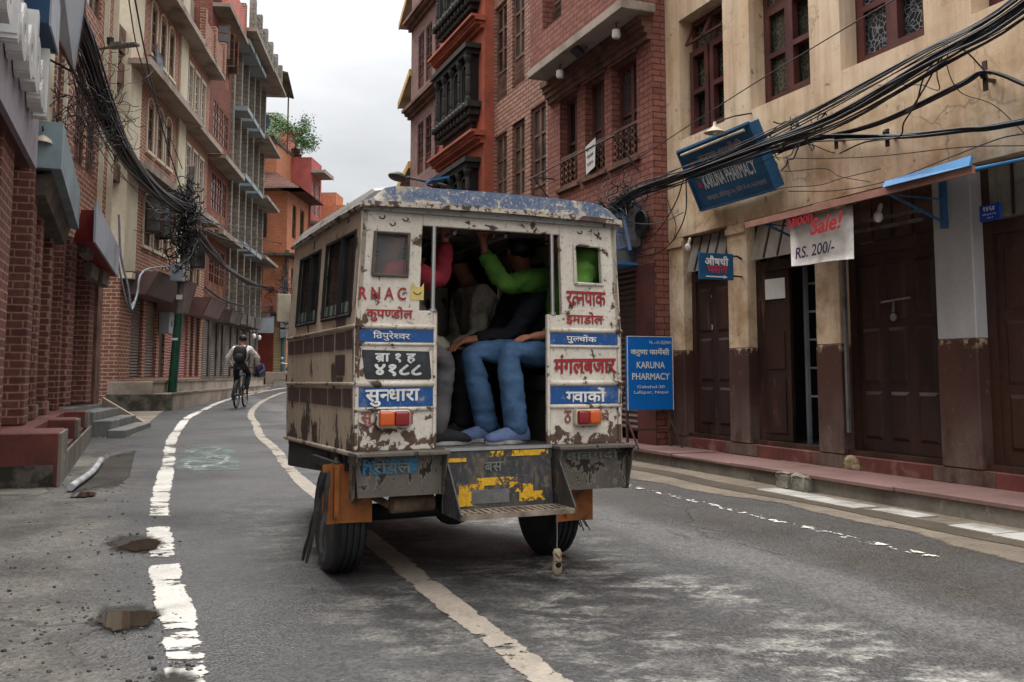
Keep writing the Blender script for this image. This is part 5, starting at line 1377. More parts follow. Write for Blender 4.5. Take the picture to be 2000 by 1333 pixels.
    # ---- bumper boxes and boarding step
    for a0, a1, zb, blue in ((-.775,-.302,.445,True),(.335,.785,.425,False)):
        q = Q(); q.hull8([(a0+.03,-.025,zb),(a1-.01,-.025,zb),(a1-.01,.02,zb),(a0+.03,.02,zb),(a0+.01,-.03,.645),(a1-.01,-.03,.645),(a1-.01,.02,.645),(a0+.01,.02,.645)])
        bp = q.build('bumper_panel', PBUMP)
        q = Q(); q.box(a0-.01, a1+.01, -.105, .02, .646, .667); q.build('flange', PBUMP, bp, bevel=.004, seg=1)
        for x in (a0, a1-.006):
            q = Q(); q.prism([(x,-.10,.645),(x,.03,.645),(x,.03,zb-.01),(x,-.035,zb-.005)], (.006,0,0)); q.build('end_plate', PBUMP, bp)
        if blue:
            q = Q(); q.quad((a0+.05,-.0335,.555),(a0+.33,-.0335,.555),(a0+.33,-.0335,.632),(a0+.05,-.0335,.632))
            q.build('paint_patch', wornpaint('flaked_blue_patch', S(44,104,136), .44, .5, .3, 14.), bp)
            L('रोयल', a0+.2, .595, .07, .2, 't_dim', .02, .037, bp)
        else: L('हानगदी', a0+.22, .612, .055, .33, 't_dim', .02, .037, bp)
    q = Q(); q.hull8([(-.292,-.03,.362),(.318,-.03,.362),(.318,.0,.362),(-.292,.0,.362),(-.296,-.028,.655),(.306,-.028,.655),(.306,.0,.655),(-.296,.0,.655)])
    sp = q.build('boarding_step', PSTEP); sp['label'] = 'dark boarding step with flaking yellow paint'
    q = Q(); q.box(-.30, .312, -.035, .02, .656, .672); q.build('door_sill', MT['chrome'], sp)
    ye = wornpaint('flaking_yellow_paint', S(206,158,24), .46, .49, .35, 16.)
    q = Q()
    for x0, x1, z0, z1 in ((-.287,-.13,.375,.435),(-.22,-.08,.435,.485),(-.12,.12,.475,.515),(.06,.2,.435,.475),(.12,.27,.385,.435),(-.05,.29,.62,.65),(-.28,-.18,.60,.62)): q.quad((x0,-.0325,z0),(x1,-.0325,z0),(x1,-.0315,z1),(x0,-.0315,z1))
    q.build('paint_patch', ye, sp)
    q = Q(); q.box(-.15,.06,-.0335,-.0322,.385,.455); q.build('worn_patch', MT['metal'], sp)
    L('बस', -.03, .57, .05, .1, 't_dim', .02, .036, sp)
    q = Q()
    q.box(-.29,.33,-.255,-.238,.340,.366); q.box(-.29,.33,-.06,-.032,.346,.362); q.box(-.29,.33,-.155,-.14,.348,.361)
    for i in range(17):
        x = -.275+.59*i/16; q.hull8([(x-.011,-.238,.349),(x+.011,-.238,.349),(x+.026,-.06,.349),(x+.004,-.06,.349),(x-.011,-.238,.3635),(x+.011,-.238,.3635),(x+.026,-.06,.3635),(x+.004,-.06,.3635)])
    q.build('tread', mat('worn_tread_steel', S(146,134,120), .55, S(96,84,72), 9, (.42,.66), var=.15, metal=.2), sp)
    for x in (-.300, .330):
        q = Q(); q.prism([(x,-.03,.655),(x,.0,.655),(x,.0,.345),(x,-.26,.338),(x,-.255,.37)], (.006,0,0)); q.tube([(x+.003,-.03,.655),(x+.003,-.257,.366)], .006, 5); q.build('side_plate', PSTEP, sp)
    # ---- floor, chassis, axle, exhaust
    q = Q(); q.box(-.75, .75, .0, LB, .60, .668); q.build('floor', MT['slab_dark'])
    q = Q(); q.box(-.35,-.28,.02,2.9,.44,.6); q.box(.28,.35,.02,2.9,.44,.6); q.box(-.6,.6,.3,.36,.5,.6); q.build('chassis', MT['black'])
    q = Q(); q.tube([(-.6,.49,.30),(.5,.49,.30)], .045, 10); q.ball((-.05,.49,.31), .12, (1,1,.9), 10); q.build('axle', MT['black'], smooth=True)
    q = Q(); q.lathe([(.02,0),(.045,.01),(.045,.24),(.02,.25)], (-.54,.12,.385), (1,.1,0), 14); q.tube([(-.54,.12,.385),(-.6,.2,.42)], .02, 6); q.build('exhaust', mat('rusty_tan_muffler', S(116,98,78), .7, S(76,60,48), 6, (.4,.6), var=.2), smooth=40)
    q = Q(); q.box(.1,.28,.2,.3,.4,.44); q.tube([(.05,.1,.46),(.12,.15,.33),(.25,.2,.36)], .012, 5); q.tube([(-.2,.1,.44),(-.1,.12,.36),(.02,.1,.4)], .008, 5); q.build('linkage', MT['black'])
    # ---- wheels
    def wheel(cx, cy, r, w, lab):
        q = Q(); pr = [(r*.60,-w*.46),(r*.80,-w*.52),(r*.93,-w*.46),(r*.985,-w*.33)]
        for k in range(4):
            u = -w*.3+k*w*.2
            pr += [(r,u-w*.06),(r,u+w*.06),(r*.965,u+w*.075),(r*.965,u+w*.125)]
        pr = pr[:-2]+[(r*.985,w*.36),(r*.93,w*.46),(r*.80,w*.52),(r*.60,w*.46)]
        wq = T.__new__(T)
        q.lathe(pr, (cx,cy,r), (1,0,0), 36)
        tyre = None
        e = bpy.data.objects.new('wheel', None); COL.objects.link(e); e.parent = t.e
        q.build('tyre', MT['black'], e, smooth=30)
        q = Q(); sx = -1 if cx < 0 else 1
        q.lathe([(r*.60,-w*.45),(r*.56,-w*.30),(r*.30,-w*.1),(r*.2,-w*.2),(r*.14,-w*.28),(.0,-w*.28)] if sx < 0 else [(r*.60,w*.45),(r*.56,w*.30),(r*.30,w*.1),(r*.2,w*.2),(r*.14,w*.28),(.0,w*.28)], (cx,cy,r), (1,0,0), 24)
        q.build('rim', MT['poleg'], e, smooth=40)
    wheel(-.70, .49, .285, .165, 'l'); wheel(.545, .49, .285, .165, 'r'); wheel(0, 2.75, .24, .12, 'f')
    # ---- mud flaps
    FLAP = mat('orange_brown_rubber_flap', S(156,92,44), .7, S(112,66,34), 3, (.4,.68), S(58,46,38), 6, (.56,.66), var=.15)
    for x0, x1, z0, z1, y in ((-.875,-.62,.30,.595,.16),(.42,.65,.235,.47,.13)):
        q = Q()
        n_ = 6
        for i in range(n_):
            u0, u1 = x0+(x1-x0)*i/n_, x0+(x1-x0)*(i+1)/n_; f = lambda u: y+.02*math.sin((u-x0)*14)
            q.hull8([(u0,f(u0),z0),(u1,f(u1),z0),(u1,f(u1)+.006,z0),(u0,f(u0)+.006,z0),(u0,f(u0),z1),(u1,f(u1),z1),(u1,f(u1)+.006,z1),(u0,f(u0)+.006,z1)])
        fo = q.build('mud_flap', FLAP, weld=False)
        q = Q(); xr = x0+.07
        q.box(xr-.012, xr+.012, y-.014, y+.004, z0+.03, z1-.01); q.ball((xr,y-.012,z0+.045), .008, n=6); q.build('flap_strip', FLAP, fo)
    q = Q(); q.box(-.80,-.70,.2,.75,.56,.60); q.tube([(-.74,.3,.62),(-.80,.24,.56),(-.84,.2,.42)], .03, 6); q.box(-.76,-.5,.16,.2,.56,.64)
    q.build('wheel_arch', MT['black'])
    q = Q(); q.box(.4,.62,.2,.24,.44,.62); q.build('flap_bracket', MT['black'])
    q = Q(); q.hull8([(-.78,.55,.52),(-.6,.55,.52),(-.6,1.5,.47),(-.78,1.5,.47),(-.77,.5,.64),(-.6,.5,.64),(-.6,1.52,.63),(-.77,1.52,.63)]); q.build('fuel_tank', MT['black'], bevel=.02)
    # black ribbons tied at the left wheel, twigs at the right flap
    q = Q()
    for k in range(4):
        P = [(-.86+rnd.uniform(-.02,.02), .16-.02*k, .56)]
        for j in range(7): P.append((P[-1][0]-.008+rnd.uniform(-.012,.012), P[-1][1]+rnd.uniform(-.02,.02), P[-1][2]-.062))
        q.tube(P, [.012,.014,.011,.015,.012,.01,.012,.008], 4)
    q.build('ribbon', MT['black'])
    q = Q()
    for k in range(4): q.tube([(.56+.01*k,.2,.27),(.585+.012*k,.19,.24),(.6+.02*k,.18,.19-.02*(k%2))], .004, 4)
    q.build('strap', MT['black'])
    # ---- interior: benches, front partition, ceiling, handrail
    for sx in (-1, 1):
        q = Q(); q.box(min(sx*.36,sx*.74), max(sx*.36,sx*.74), .08, 1.55, .95, 1.04); be = q.build('bench_seat', mat('bench_cover', S(44,40,40), .7) if sx < 0 else MT['dark'], bevel=.02)
        q = Q(); q.box(min(sx*.40,sx*.735), max(sx*.40,sx*.735), .09, 1.55, .668, .948); q.build('bench_base', mat('dark_olive_bench_base', S(46,44,34), .8, S(30,28,24), 5, (.4,.6)), be)
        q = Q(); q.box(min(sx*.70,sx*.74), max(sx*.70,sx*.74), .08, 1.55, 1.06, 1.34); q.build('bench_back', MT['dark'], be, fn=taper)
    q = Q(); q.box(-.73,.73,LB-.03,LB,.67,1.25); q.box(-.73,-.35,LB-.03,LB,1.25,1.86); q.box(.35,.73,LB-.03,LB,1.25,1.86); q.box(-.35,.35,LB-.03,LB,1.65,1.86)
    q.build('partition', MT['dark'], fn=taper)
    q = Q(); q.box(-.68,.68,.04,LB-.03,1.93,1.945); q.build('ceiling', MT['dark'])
    q = Q(); q.tube([(-.2,.1,1.80),(-.2,1.5,1.80)], .012, 6); q.tube([(.1,.1,1.80),(.1,1.5,1.80)], .012, 6); q.build('handrail', MT['metal'])
    # ---- cab in front
    q = Q(); sec = [(LB+.002,.62,.64,1.84),(2.1,.56,.62,1.84),(2.45,.52,.6,1.80),(2.75,.47,.58,1.32),(3.2,.33,.56,1.12),(3.3,.25,.6,1.0)]
    rings = []
    for y, w, z0, z1 in sec:
        zm = min(z1, 1.25)
        rings.append([q.bm.verts.new(p) for p in ((-w,y,z0),(w,y,z0),(w*1.02,y,zm),(w*.88,y,z1),(-w*.88,y,z1),(-w*1.02,y,zm))])
    for r0, r1 in zip(rings, rings[1:]):
        for k in range(6): q.bm.faces.new((r0[k], r0[(k+1)%6], r1[(k+1)%6], r1[k]))
    q.bm.faces.new(rings[-1]); q.bm.faces.new(rings[0][::-1])
    cb = q.build('cab', PSIDE, bevel=.012)
    q = Q(); q.quad((-.43,2.462,1.77),(.43,2.462,1.77),(.45,2.755,1.34),(-.45,2.755,1.34)); q.build('windscreen', MT['glass'], cb, fn=lambda c: c+Vector((0,.012,.012)))
    for sx in (-1, 1):
        q = Q(); q.quad((sx*.615,1.75,1.3),(sx*.53,2.42,1.28),(sx*.465,2.40,1.74),(sx*.545,1.75,1.76)); q.build('side_pane', MT['glass'], cb, fn=lambda c: c+Vector((.008*sx,0,0)))
    q = Q(); q.tube([(-.54,2.3,1.42),(-.62,2.32,1.52),(-.66,2.3,1.54)], .01, 5); q.obox((-.665,2.28,1.52),(1,.25,0),(-.25,1,0),(0,0,1),.055,.012,.10); q.build('wing_mirror', MT['lampwhite'], cb, bevel=.004)
    return t
def _sg():
    n = N('dark_bus_side_glass'); x, y, z = n.sep()
    s_ = n.n('ShaderNodeMath', {0: n.math('MULTIPLY', y, 2*math.pi/.105)}, operation='SINE').outputs[0]
    band = n.math('MULTIPLY', n.rng(z, 1.365, 1.37), n.rng(z, 1.425, 1.42))
    c = n.mix(n.rng(s_, -.15, .15), S(44,96,84), S(150,156,146))
    n.set(col=n.mix(n.math('MULTIPLY', band, .8), n.mix(n.rng(n.noise(3), .4, .65), S(22,22,23), S(44,44,45)), c), rough=.07, spec=.7); n.bump(n.noise(3.5, None, 2), .06, .05); return n.m
side_glass = _sg()
TEMPO = tempo()

def slipper():
    t = T('baby_slipper', 'small cream slipper dangling on a string from the boarding step as a charm', 'slipper', TF, .3, .1, .05, flip=False)
    base = Vector((0,0,0)); X, Y = .235, -.235
    X -= .3; Y += .1; Z = -.05
    q = MB(t); q.tube([(X,Y,.345+Z),(X+.002,Y,.25+Z),(X,Y,.168+Z)], .003, 5); q.build('string', MT['cable_grey'])
    q = MB(t); rings = []
    for u, w, h in ((0,.016,.012),(.014,.024,.02),(.045,.022,.026),(.075,.026,.022),(.105,.029,.016),(.125,.024,.012),(.136,.01,.006)):
        z = .168-u+Z
        rings.append([q.bm.verts.new((X+w*math.cos(th), Y-(h if math.sin(th) < 0 else .008)*math.sin(th)*-1, z)) for th in [2*math.pi*k/10 for k in range(10)]])
    for r0, r1 in zip(rings, rings[1:]):
        for k in range(10): q.bm.faces.new((r0[k], r0[(k+1)%10], r1[(k+1)%10], r1[k]))
    q.bm.faces.new(rings[0]); q.bm.faces.new(rings[-1][::-1])
    sh = q.build('upper', mat('cream_canvas', S(150,140,118), .8, S(116,106,88), 20, (.4,.6), var=.1), smooth=True)
    q = MB(t); q.tube([(X-.02,Y-.02,.15+Z),(X,Y-.03,.125+Z),(X+.02,Y-.02,.15+Z)], .004, 4); q.tube([(X-.02,Y-.022,.11+Z),(X,Y-.03,.105+Z),(X+.022,Y-.02,.11+Z)], .005, 4); q.build('buckle_strap', MT['wood_mid'])
    q = MB(t); q.ball((X,Y-.016,.09+Z), .017, (1,.6,.9), 8); q.build('opening', MT['dark'], smooth=True)
slipper()

# ---------------------------------------------------------------- passengers (local coordinates of the bus)
fabric = lambda name, c, c2: mat(name, c, .85, c2, 6, (.35,.65), var=.12, vs=60, bump=.25, bs=160, bd=.003)
JEANS = fabric('blue_denim', S(66,96,128), S(42,66,94)); GREEN = fabric('lime_green_jacket', S(82,126,46), S(58,94,34))
REDJ = fabric('crimson_jacket', S(140,32,48), S(104,22,36)); GREYT = fabric('grey_trousers', S(84,82,82), S(60,58,60)); NAVY = fabric('navy_jacket', S(24,26,34), S(16,17,22))
PALE = fabric('pale_cotton', S(206,196,178), S(130,122,110)); SHOEB = fabric('blue_grey_canvas_shoe', S(86,100,134), S(66,80,108)); SHOEK = fabric('black_trainer', S(28,28,32), S(18,18,20)); BROWNT = fabric('dark_grey_trousers', S(58,54,52), S(44,40,38))
F0 = .668
def sit(x, y, sgn, knee=.5, lean=0., z=1.10, knx=None, foot=0., ky=(.09,.09)):
    "a passenger on a side bench facing sgn*x"
    J = {}
    J['pelvis'] = (x, y, z); J['belly'] = (x+sgn*(.03+lean*.4), y, z+.19); J['chest'] = (x+sgn*(.05+lean*.9), y, z+.40)
    J['neck'] = (x+sgn*(.07+lean*1.15), y, z+.57); J['chin'] = (x+sgn*(.10+lean*1.3), y, z+.63); J['head'] = (x+sgn*(.11+lean*1.4), y, z+.70); J['crown'] = (x+sgn*(.10+lean*1.45), y, z+.765)
    kx = knx if knx is not None else x+sgn*knee
    for s_, k in (('L', 1), ('R', -1)):
        yy = y+k*.08; yk = y+k*ky[0 if k > 0 else 1]
        J['sh'+s_] = (x+sgn*(.05+lean), y+k*.18, z+.46)
        J['hi'+s_] = (x+sgn*.10, yy, z-.01); J['kn'+s_] = (kx, yk, F0+.475); J['an'+s_] = (kx+sgn*foot, yk, F0+.09); J['to'+s_] = (kx+sgn*(foot+.14), yk, F0+.036)
    return J
# nearest on the right bench: lime jacket, jeans, one arm up to the handrail, one hand on the knee
J = sit(.64, .29, -1, z=1.165, knx=.10, foot=-.03, ky=(.16,.05))
J.update(elL=(.20,.36,1.56), wrL=(.09,.37,1.74), paL=(.08,.37,1.81), elR=(.50,.12,1.34), wrR=(.37,.14,1.265), paR=(.30,.15,1.255))
J['knR'] = (.145,.17,F0+.51); J['anR'] = (.19,.16,F0+.085); J['toR'] = (.05,.13,F0+.036); J['knL'] = (.0,.36,F0+.51); J['anL'] = (.10,.35,F0+.085); J['toL'] = (-.04,.32,F0+.036)
person('passenger in lime green jacket and blue jeans by the door, arm raised to the rail', TF, (0,0,0), J, (-.5,1,0), GREEN, JEANS, SHOEB, 'passengers in the minibus',
       hands={'L': ((0,.1,1),(1,0,0),1.1,(0,1,0)), 'R': ((-1,.2,-.05),(0,.9,.2),.25,(0,0,1))})
# second on the right bench: navy jacket, hands on the lap
J = sit(.55, .66, -1, z=1.10, knx=.06, foot=.02)
J.update(elL=(.36,.82,1.28), wrL=(.14,.74,1.235), paL=(.08,.70,1.235), elR=(.34,.50,1.28), wrR=(.12,.52,1.25), paR=(.05,.54,1.245))
person('passenger in dark navy jacket on the right bench with hands on the knees', TF, (0,0,0), J, (-.35,1,0), NAVY, NAVY, SHOEK, 'passengers in the minibus',
       hands={'R': ((-1,.25,-.35),(0,1,.2),.45,(.2,0,1)), 'L': ((-1,-.3,-.3),(0,-1,.2),.45,(.2,0,1))})
# nearest on the left bench: crimson jacket, arm up, grey trousers
J = sit(-.57, .32, 1, z=1.12, knx=-.215, foot=-.05, ky=(.10,.12))
J.update(elR=(-.22,.25,1.56), wrR=(-.20,.25,1.76), paR=(-.20,.25,1.82), elL=(-.40,.50,1.34), wrL=(-.32,.44,1.24), paL=(-.28,.40,1.23))
person('passenger in crimson jacket and grey trousers on the left bench, arm raised', TF, (0,0,0), J, (.5,1,0), REDJ, GREYT, SHOEK, 'passengers in the minibus',
       hands={'R': ((0,.1,1),(1,0,0),1.1,(0,1,0))})
_h = [o for o in bpy.data.objects if o.name.startswith('person')][0]
q = MB(); q.flip = False; q.ball((.60,.19,1.635), .125, (1,1,.85), 14); q.ball((.64,.16,1.72), .085, (1.1,1,.8), 12)
def _hood(c): k = mnoise.noise(c*13)*.02+(1-abs(mnoise.noise(c*22))*2)*.008; return c+(c-Vector((.6,.19,1.64))).normalized()*k
q.build('hood', GREEN, _h, smooth=True, fn=_hood)
t = T('red_bag', 'small bright red bag on the lap of the passenger in grey trousers', 'bag', TF, 0, 0, 0, flip=False)
q = MB(t); q.ball((-.335,.10,1.145), .045, (1,.7,.8), 8); q.build('pouch', mat('bright_red_nylon', S(206,24,34), .5, var=.1), smooth=True, jit=.004)
q = MB(t); q.tube([(-.36,.09,1.18),(-.33,.09,1.2),(-.3,.09,1.18)], .005, 4); q.build('handle', REDJ)
# leaning forward deeper inside: pale hooded top
J = sit(-.50, .95, 1, z=1.10, lean=.2, knx=-.14, foot=.05)
J.update(elR=(-.12,.80,1.26), wrR=(.02,.78,1.2), paR=(.06,.78,1.19), elL=(-.10,1.1,1.25), wrL=(.02,1.0,1.2), paL=(.05,.98,1.19))
person('passenger in pale cotton top leaning forward deep inside the minibus', TF, (0,0,0), J, (.6,1,-.3), PALE, BROWNT, SHOEK, 'passengers in the minibus',
       hands={'R': ((1,.0,-.2),(0,1,0),.5,(0,0,1)), 'L': ((1,0,-.2),(0,-1,0),.5,(0,0,1))})
J = sit(.50, 1.15, -1, z=1.10, lean=.12, knx=.10, foot=.02)
J.update(elL=(.30,1.32,1.27), wrL=(.15,1.28,1.22), paL=(.1,1.26,1.21), elR=(.3,.98,1.27), wrR=(.15,1.0,1.22), paR=(.1,1.02,1.21))
person('passenger in white shirt farthest forward on the right bench, mostly hidden', TF, (0,0,0), J, (-.6,1,0), PALE, BROWNT, SHOEK, 'passengers in the minibus',
       hands={'R': ((-1,.0,-.2),(0,1,0),.5,(0,0,1)), 'L': ((-1,0,-.2),(0,-1,0),.5,(0,0,1))})
# pale tick mark on the black trainer
# ================================================================ LEFT NEAR BLOCK
def on_plane(fr, b, x, y):
    p0 = pix(x, y, 1.0)-Vector((0,0,CAMH)); n_ = fr.n; k = (fr.o.dot(n_)+b)/p0.dot(n_)
    P = Vector((0,0,CAMH))+p0*k; a, bb, z = fr.inv(P); return (a, b, z)
def near_left():
    t = T('shop_house', 'near left shop house with dark red brick piers at street level and sign boxes above', 'house', ST, 11, -1.2)
    out = 1
    q = t.mb()
    for s, w, b1 in ((9.0,.8,-1.17),(11.35,.42,-1.15),(12.5,.34,-1.17),(14.0,.36,-1.17),(15.72,.38,-1.15)):
        q = t.mb(); q.box(s, s+w, -1.95, b1, .505, 3.3); q.build('pier', MT['brick_dark'], bevel=.012, seg=1)
    q = t.mb(); q.wall(2, 16.1, 3.3, 9.6, -1.25, out, [(13.55,14.4,4.4,6.2),(14.6,15.6,4.4,6.2),(13.55,15.6,7.,8.6),(11.2,12.6,4.4,6.2)], .15); q.shell(2, 16.1, 3.3, 9.6, -1.25, out, 6)
    q.quad((2,-1.25,3.3),(16.1,-1.25,3.3),(16.1,-2.2,3.3),(2,-2.2,3.3)); q.build('wall', MT['brick_far'])
    for a0, a1, z0, z1 in ((13.55,14.4,4.4,6.2),(14.6,15.6,4.4,6.2),(13.55,15.6,7.,8.6),(11.2,12.6,4.4,6.2)):
        window(t, a0, a1, z0, z1, -1.29, out, MT['wood_mid'], MT['glass_mid'], 3, 4, .07, .04)
    q = t.mb(); q.box(12.9,13.5,-1.25,-1.2,3.3,9.6); q.box(15.62,16.05,-1.25,-1.2,3.3,9.6); q.build('pilaster', MT['cream'])
    q = t.mb(); q.wall(2, 16.1, .5, 3.3, -1.9, out); q.build('back_wall', MT['brick_dark'])
    for a0, a1 in ((11.8,12.48),(12.88,13.96),(14.4,15.7)):
        q = t.mb(); q.box(a0+.02, a1-.02, -1.89, -1.84, .52, 2.9); q.build('door', MT['wood'])
    q = t.mb(); q.box(11.77,15.9,-1.9,-1.3,2.95,3.29); q.build('lintel', MT['slab_dark'])
    # plinth of red cement cut by little flights of steps
    q = t.mb(); q.box(9.9, 10.75, -2.6, -.70, -.0, .5); q.box(12.7, 13.3, -2.2, -.72, .0, .5); q.box(15.25, 15.95, -2.2, -.74, .0, .5); q.box(10.75, 15.25, -2.2, -1.02, .0, .498)
    pl = q.build('plinth', MT['redcement'], bevel=.012, seg=1)
    q = t.mb(); q.box(10.76,12.69,-1.019,-.73,.0,.27); q.box(13.31,15.24,-1.019,-.75,.0,.27); q.build('step', MT['redcement'], pl, bevel=.01, seg=1)
    q = t.mb(); q.box(9.92, 15.93, -.70, -.672, .0, .26); q.box(9.92,10.74,-.70,-.672,.26,.49); q.box(12.72,13.28,-.72,-.69,.262,.49); q.box(15.27,15.93,-.74,-.7,.262,.49); q.build('side_render', MT['concrete'], pl)
    q = t.mb(); q.box(9.87, 9.898, -2.6, -.73, .0, .2); q.build('mossy_footing', mat('black_mossy_footing', S(44,42,36), .95, S(84,78,70), 4, (.5,.62), var=.2, bump=.6, bs=20), pl)
    q = t.mb()
    for a, b_ in ((11.95,-1.2),(13.1,-1.2),(14.6,-1.2)): q.box(a, a+.4, b_-.2, b_, .5, .66)
    q.build('threshold', MT['concrete'], pl)
near_left()
def letter_sign():
    t = T('shop_sign', 'lilac grey fascia sign with big raised white round letters at the upper left', 'sign', ST, 9, -1.1, 3.1)
    q = t.mb()
    for i in range(7):
        a0 = 6.4+i*.61; q.box(a0, a0+.602, -1.12, -1.07, 3.13, 4.3)
    q.build('fascia_panel', MT['signlilac'])
    q = t.mb(); q.box(6.4, 10.66, -2.6, -1.121, 3.14, 3.17); q.box(10.6,10.66,-2.6,-1.121,3.171,4.3); q.build('soffit', mat('maroon_soffit_boards', S(84,48,42), .6, S(62,36,32), 1.5, (.4,.7), var=.1))
    for i, (c, a, z, h) in enumerate((('G',7.2,3.75,.52),('l',7.75,3.86,.7),('o',8.12,3.72,.46),('o',8.62,3.72,.46),('b',9.12,3.86,.7),('a',9.62,3.72,.46),('l',10.05,3.86,.7))):
        text(t, 'letter', c, (a,-1.065,z), (1,0,0), (0,0,1), h, MT['acrylic'], width=.13 if c == 'l' else .42, bold=.06, ext=.12)
    t = T('sign_box', 'navy blue sign box above the lilac fascia at the upper left', 'sign', ST, 10.4, -1.2, 4.3)
    q = t.mb(); q.box(9.6, 10.45, -1.6, -.92, 4.32, 4.75); q.box(9.6, 10.45, -1.6, -.92, 4.755, 5.6); q.build('panel', MT['signnavy'])
    q = t.mb(); q.box(10.452,10.47,-1.6,-.90,4.3,5.6); q.box(9.6,10.45,-.918,-.9,4.3,5.6); q.build('edge_trim', MT['signpale'])
    # tilted translucent sheet on a frame
    t = T('hanging_banner', 'pale translucent sign sheet on a tilted timber frame at the top left', 'banner', ST, 10, -.7, 4)
    I = lambda p: ST.inv(p)
    P1, P2, P3, P4 = (I(pix(145,143,10.6)), I(pix(62,-30,8.7)), I(pix(110,-130,8.5)), I(pix(172,-40,10.4)))
    q = t.mb(); q.prism([P1,P2,P3,P4], (0,.01,0)); q.build('sheet', MT['signpale'])
    q = t.mb()
    for A, B in ((P1,P2),(P2,P3),(P3,P4),(P4,P1)): q.tube([A,B], .022, 4)
    q.tube([P1,(P1[0],-1.25,P1[2]+.2)], .015, 4); q.tube([P2,(P2[0],-1.25,P2[2]+.2)], .015, 4)
    q.build('frame', MT['wood_mid'])
    t = T('cone_lamp', 'white cone lamp under the lilac sign fascia, beside the pale blue sign box', 'lamp', ST, 10.9, -1.0, 3.3)
    c = I(pix(84,276,10.25))
    q = t.mb(); q.lathe([(.02,.1),(.03,.06),(.09,.02),(.11,-.02),(.1,-.02),(.03,.04)], c, (.0,.1,1), 16); q.build('lamp_shade', MT['lampwhite'], smooth=40)
    q = t.mb(); q.tube([(c[0],c[1],c[2]+.1),(c[0]-.1,-1.1,c[2]+.14)], .01, 5); q.build('arm', MT['metal_dark'])
    t = T('sign_box', 'pale blue box sign with a dark canopy underneath, above the red brick piers', 'sign', ST, 13, -1.1, 3.2)
    q = t.mb(); q.hull8([(11.4,-1.3,3.3),(14.7,-1.3,3.1),(14.7,-.9,3.1),(11.4,-.9,3.3),(11.4,-1.3,3.82),(14.7,-1.3,3.66),(14.7,-.9,3.66),(11.4,-.9,3.82)]); q.build('sign_case', mat('pale_blue_sign_sheet', S(132,152,160), .5, S(104,120,126), 2, (.4,.7), var=.06))
    q = t.mb(); q.hull8([(11.5,-1.6,2.9),(14.6,-1.6,2.75),(14.6,-1.06,2.86),(11.5,-1.06,3.02),(11.5,-1.6,3.1),(14.6,-1.6,2.95),(14.6,-1.0,3.08),(11.5,-1.0,3.28)]); q.build('canopy', MT['slab_dark'])
letter_sign()
def seg2():
    t = T('brick_house', 'narrow brick house with a white edged pilaster at the alley, left', 'house', S2, 1.6, 0)
    out = 1
    W = [(.7,1.4,4.4,6.2),(1.5,2.2,4.4,6.2),(.7,2.2,7.2,8.9),(.7,2.2,9.8,11.4)]
    q = t.mb(); q.wall(.15, 3.3, 3.2, 12.5, -.06, out, W, .15); q.shell(.15, 3.3, 3.2, 12.5, -.06, out, 5); q.quad((.15,-.06,3.2),(3.3,-.06,3.2),(3.3,-1,3.2),(.15,-1,3.2)); q.build('wall', MT['brick_far'])
    for w in W: window(t, *w, -.09, out, MT['wood_mid'], MT['glass_mid'], 3, 4, .07, .04)
    q = t.mb(); q.box(2.45, 2.5, -.055, .03, 3.2, 12.5); q.box(3.25,3.31,-.3,.04,3.2,12.5); q.build('pilaster_edge', MT['cream'])
    q = t.mb()
    q.bm.free()
    for k in (.55, 2.0): q = t.mb(); q.box(k, k+.38, -.7, -.0, .55, 3.2); q.build('pier', MT['brick_dark'], bevel=.01, seg=1)
    q = t.mb(); q.box(2.9, 3.3, -.9, -.05, .5, 3.2); q.build('end_pier', MT['wood_mid'])
    q = t.mb(); q.wall(.15, 3.3, .5, 3.2, -.66, out); q.build('door', MT['wood'])
    q = t.mb(); q.box(.15, 3.3, -5, .02, .0, .5); pl = q.build('plinth', MT['slate'])
    q = t.mb(); q.box(.9, 3.0, .021, .35, .04, .44); q.box(.9, 3.2, .351, .62, .04, .30); q.box(.6, 3.1, .621, .9, .02, .17); q.build('step', MT['slate'], pl, bevel=.01, seg=1)
    q = t.mb(); q.prism([(3.32,.0,.62),(3.32,.9,.06),(3.32,.0,.06)], (.16,0,0)); q.build('ramp_wall', MT['slab'], pl)
    t = T('sign_box', 'red ended sign box with a long pale blue-grey face, above the grey steps', 'sign', S2, 1, .3, 3)
    I = lambda x, y, Y: S2.inv(pix(x, y, Y))
    A = [I(143,470,14.2), I(183,472,14.0), I(185,411,14.0), I(159,410,14.2)]; B = [I(196,538,17.0), I(226,541,16.8), I(229,485,16.8), I(205,484,17.0)]
    q = t.mb(); q.hull8([A[0],A[1],B[1],B[0],A[3],A[2],B[2],B[3]]); q.build('sign_case', MT['signred'])
    off = Vector((0,.012,0)); q = t.mb(); q.prism([Vector(A[1])+Vector((-.1,.012,-.02)),Vector(B[1])+off,Vector(B[2])+off,Vector(A[2])+Vector((-.1,.012,.12))], (0,.03,0)); q.build('sign_face', MT['signpale'])
    for i, (x, y) in enumerate(((168,488),(178,532),(200,545))):
        c = S2.inv(pix(x, y, 14.6+i*.8)); t2 = T('floodlight', ['square grey floodlight under the near end of the red sign box','ribbed grey floodlight under the middle of the red sign box','small pale floodlight under the far end of the red sign box'][i], 'lamp', S2, *c)
        q = t2.mb(); q.obox(c, (1,.2,-.3), (-.2,1,0), (.3,0,1), .13, .07, .12); q.build('housing', MT['wood_grey'], bevel=.02)
        q = t2.mb(); q.tube([c, (c[0], c[1]-.15, c[2]+.32)], .012, 5); q.build('bracket', MT['metal_dark'])
seg2()
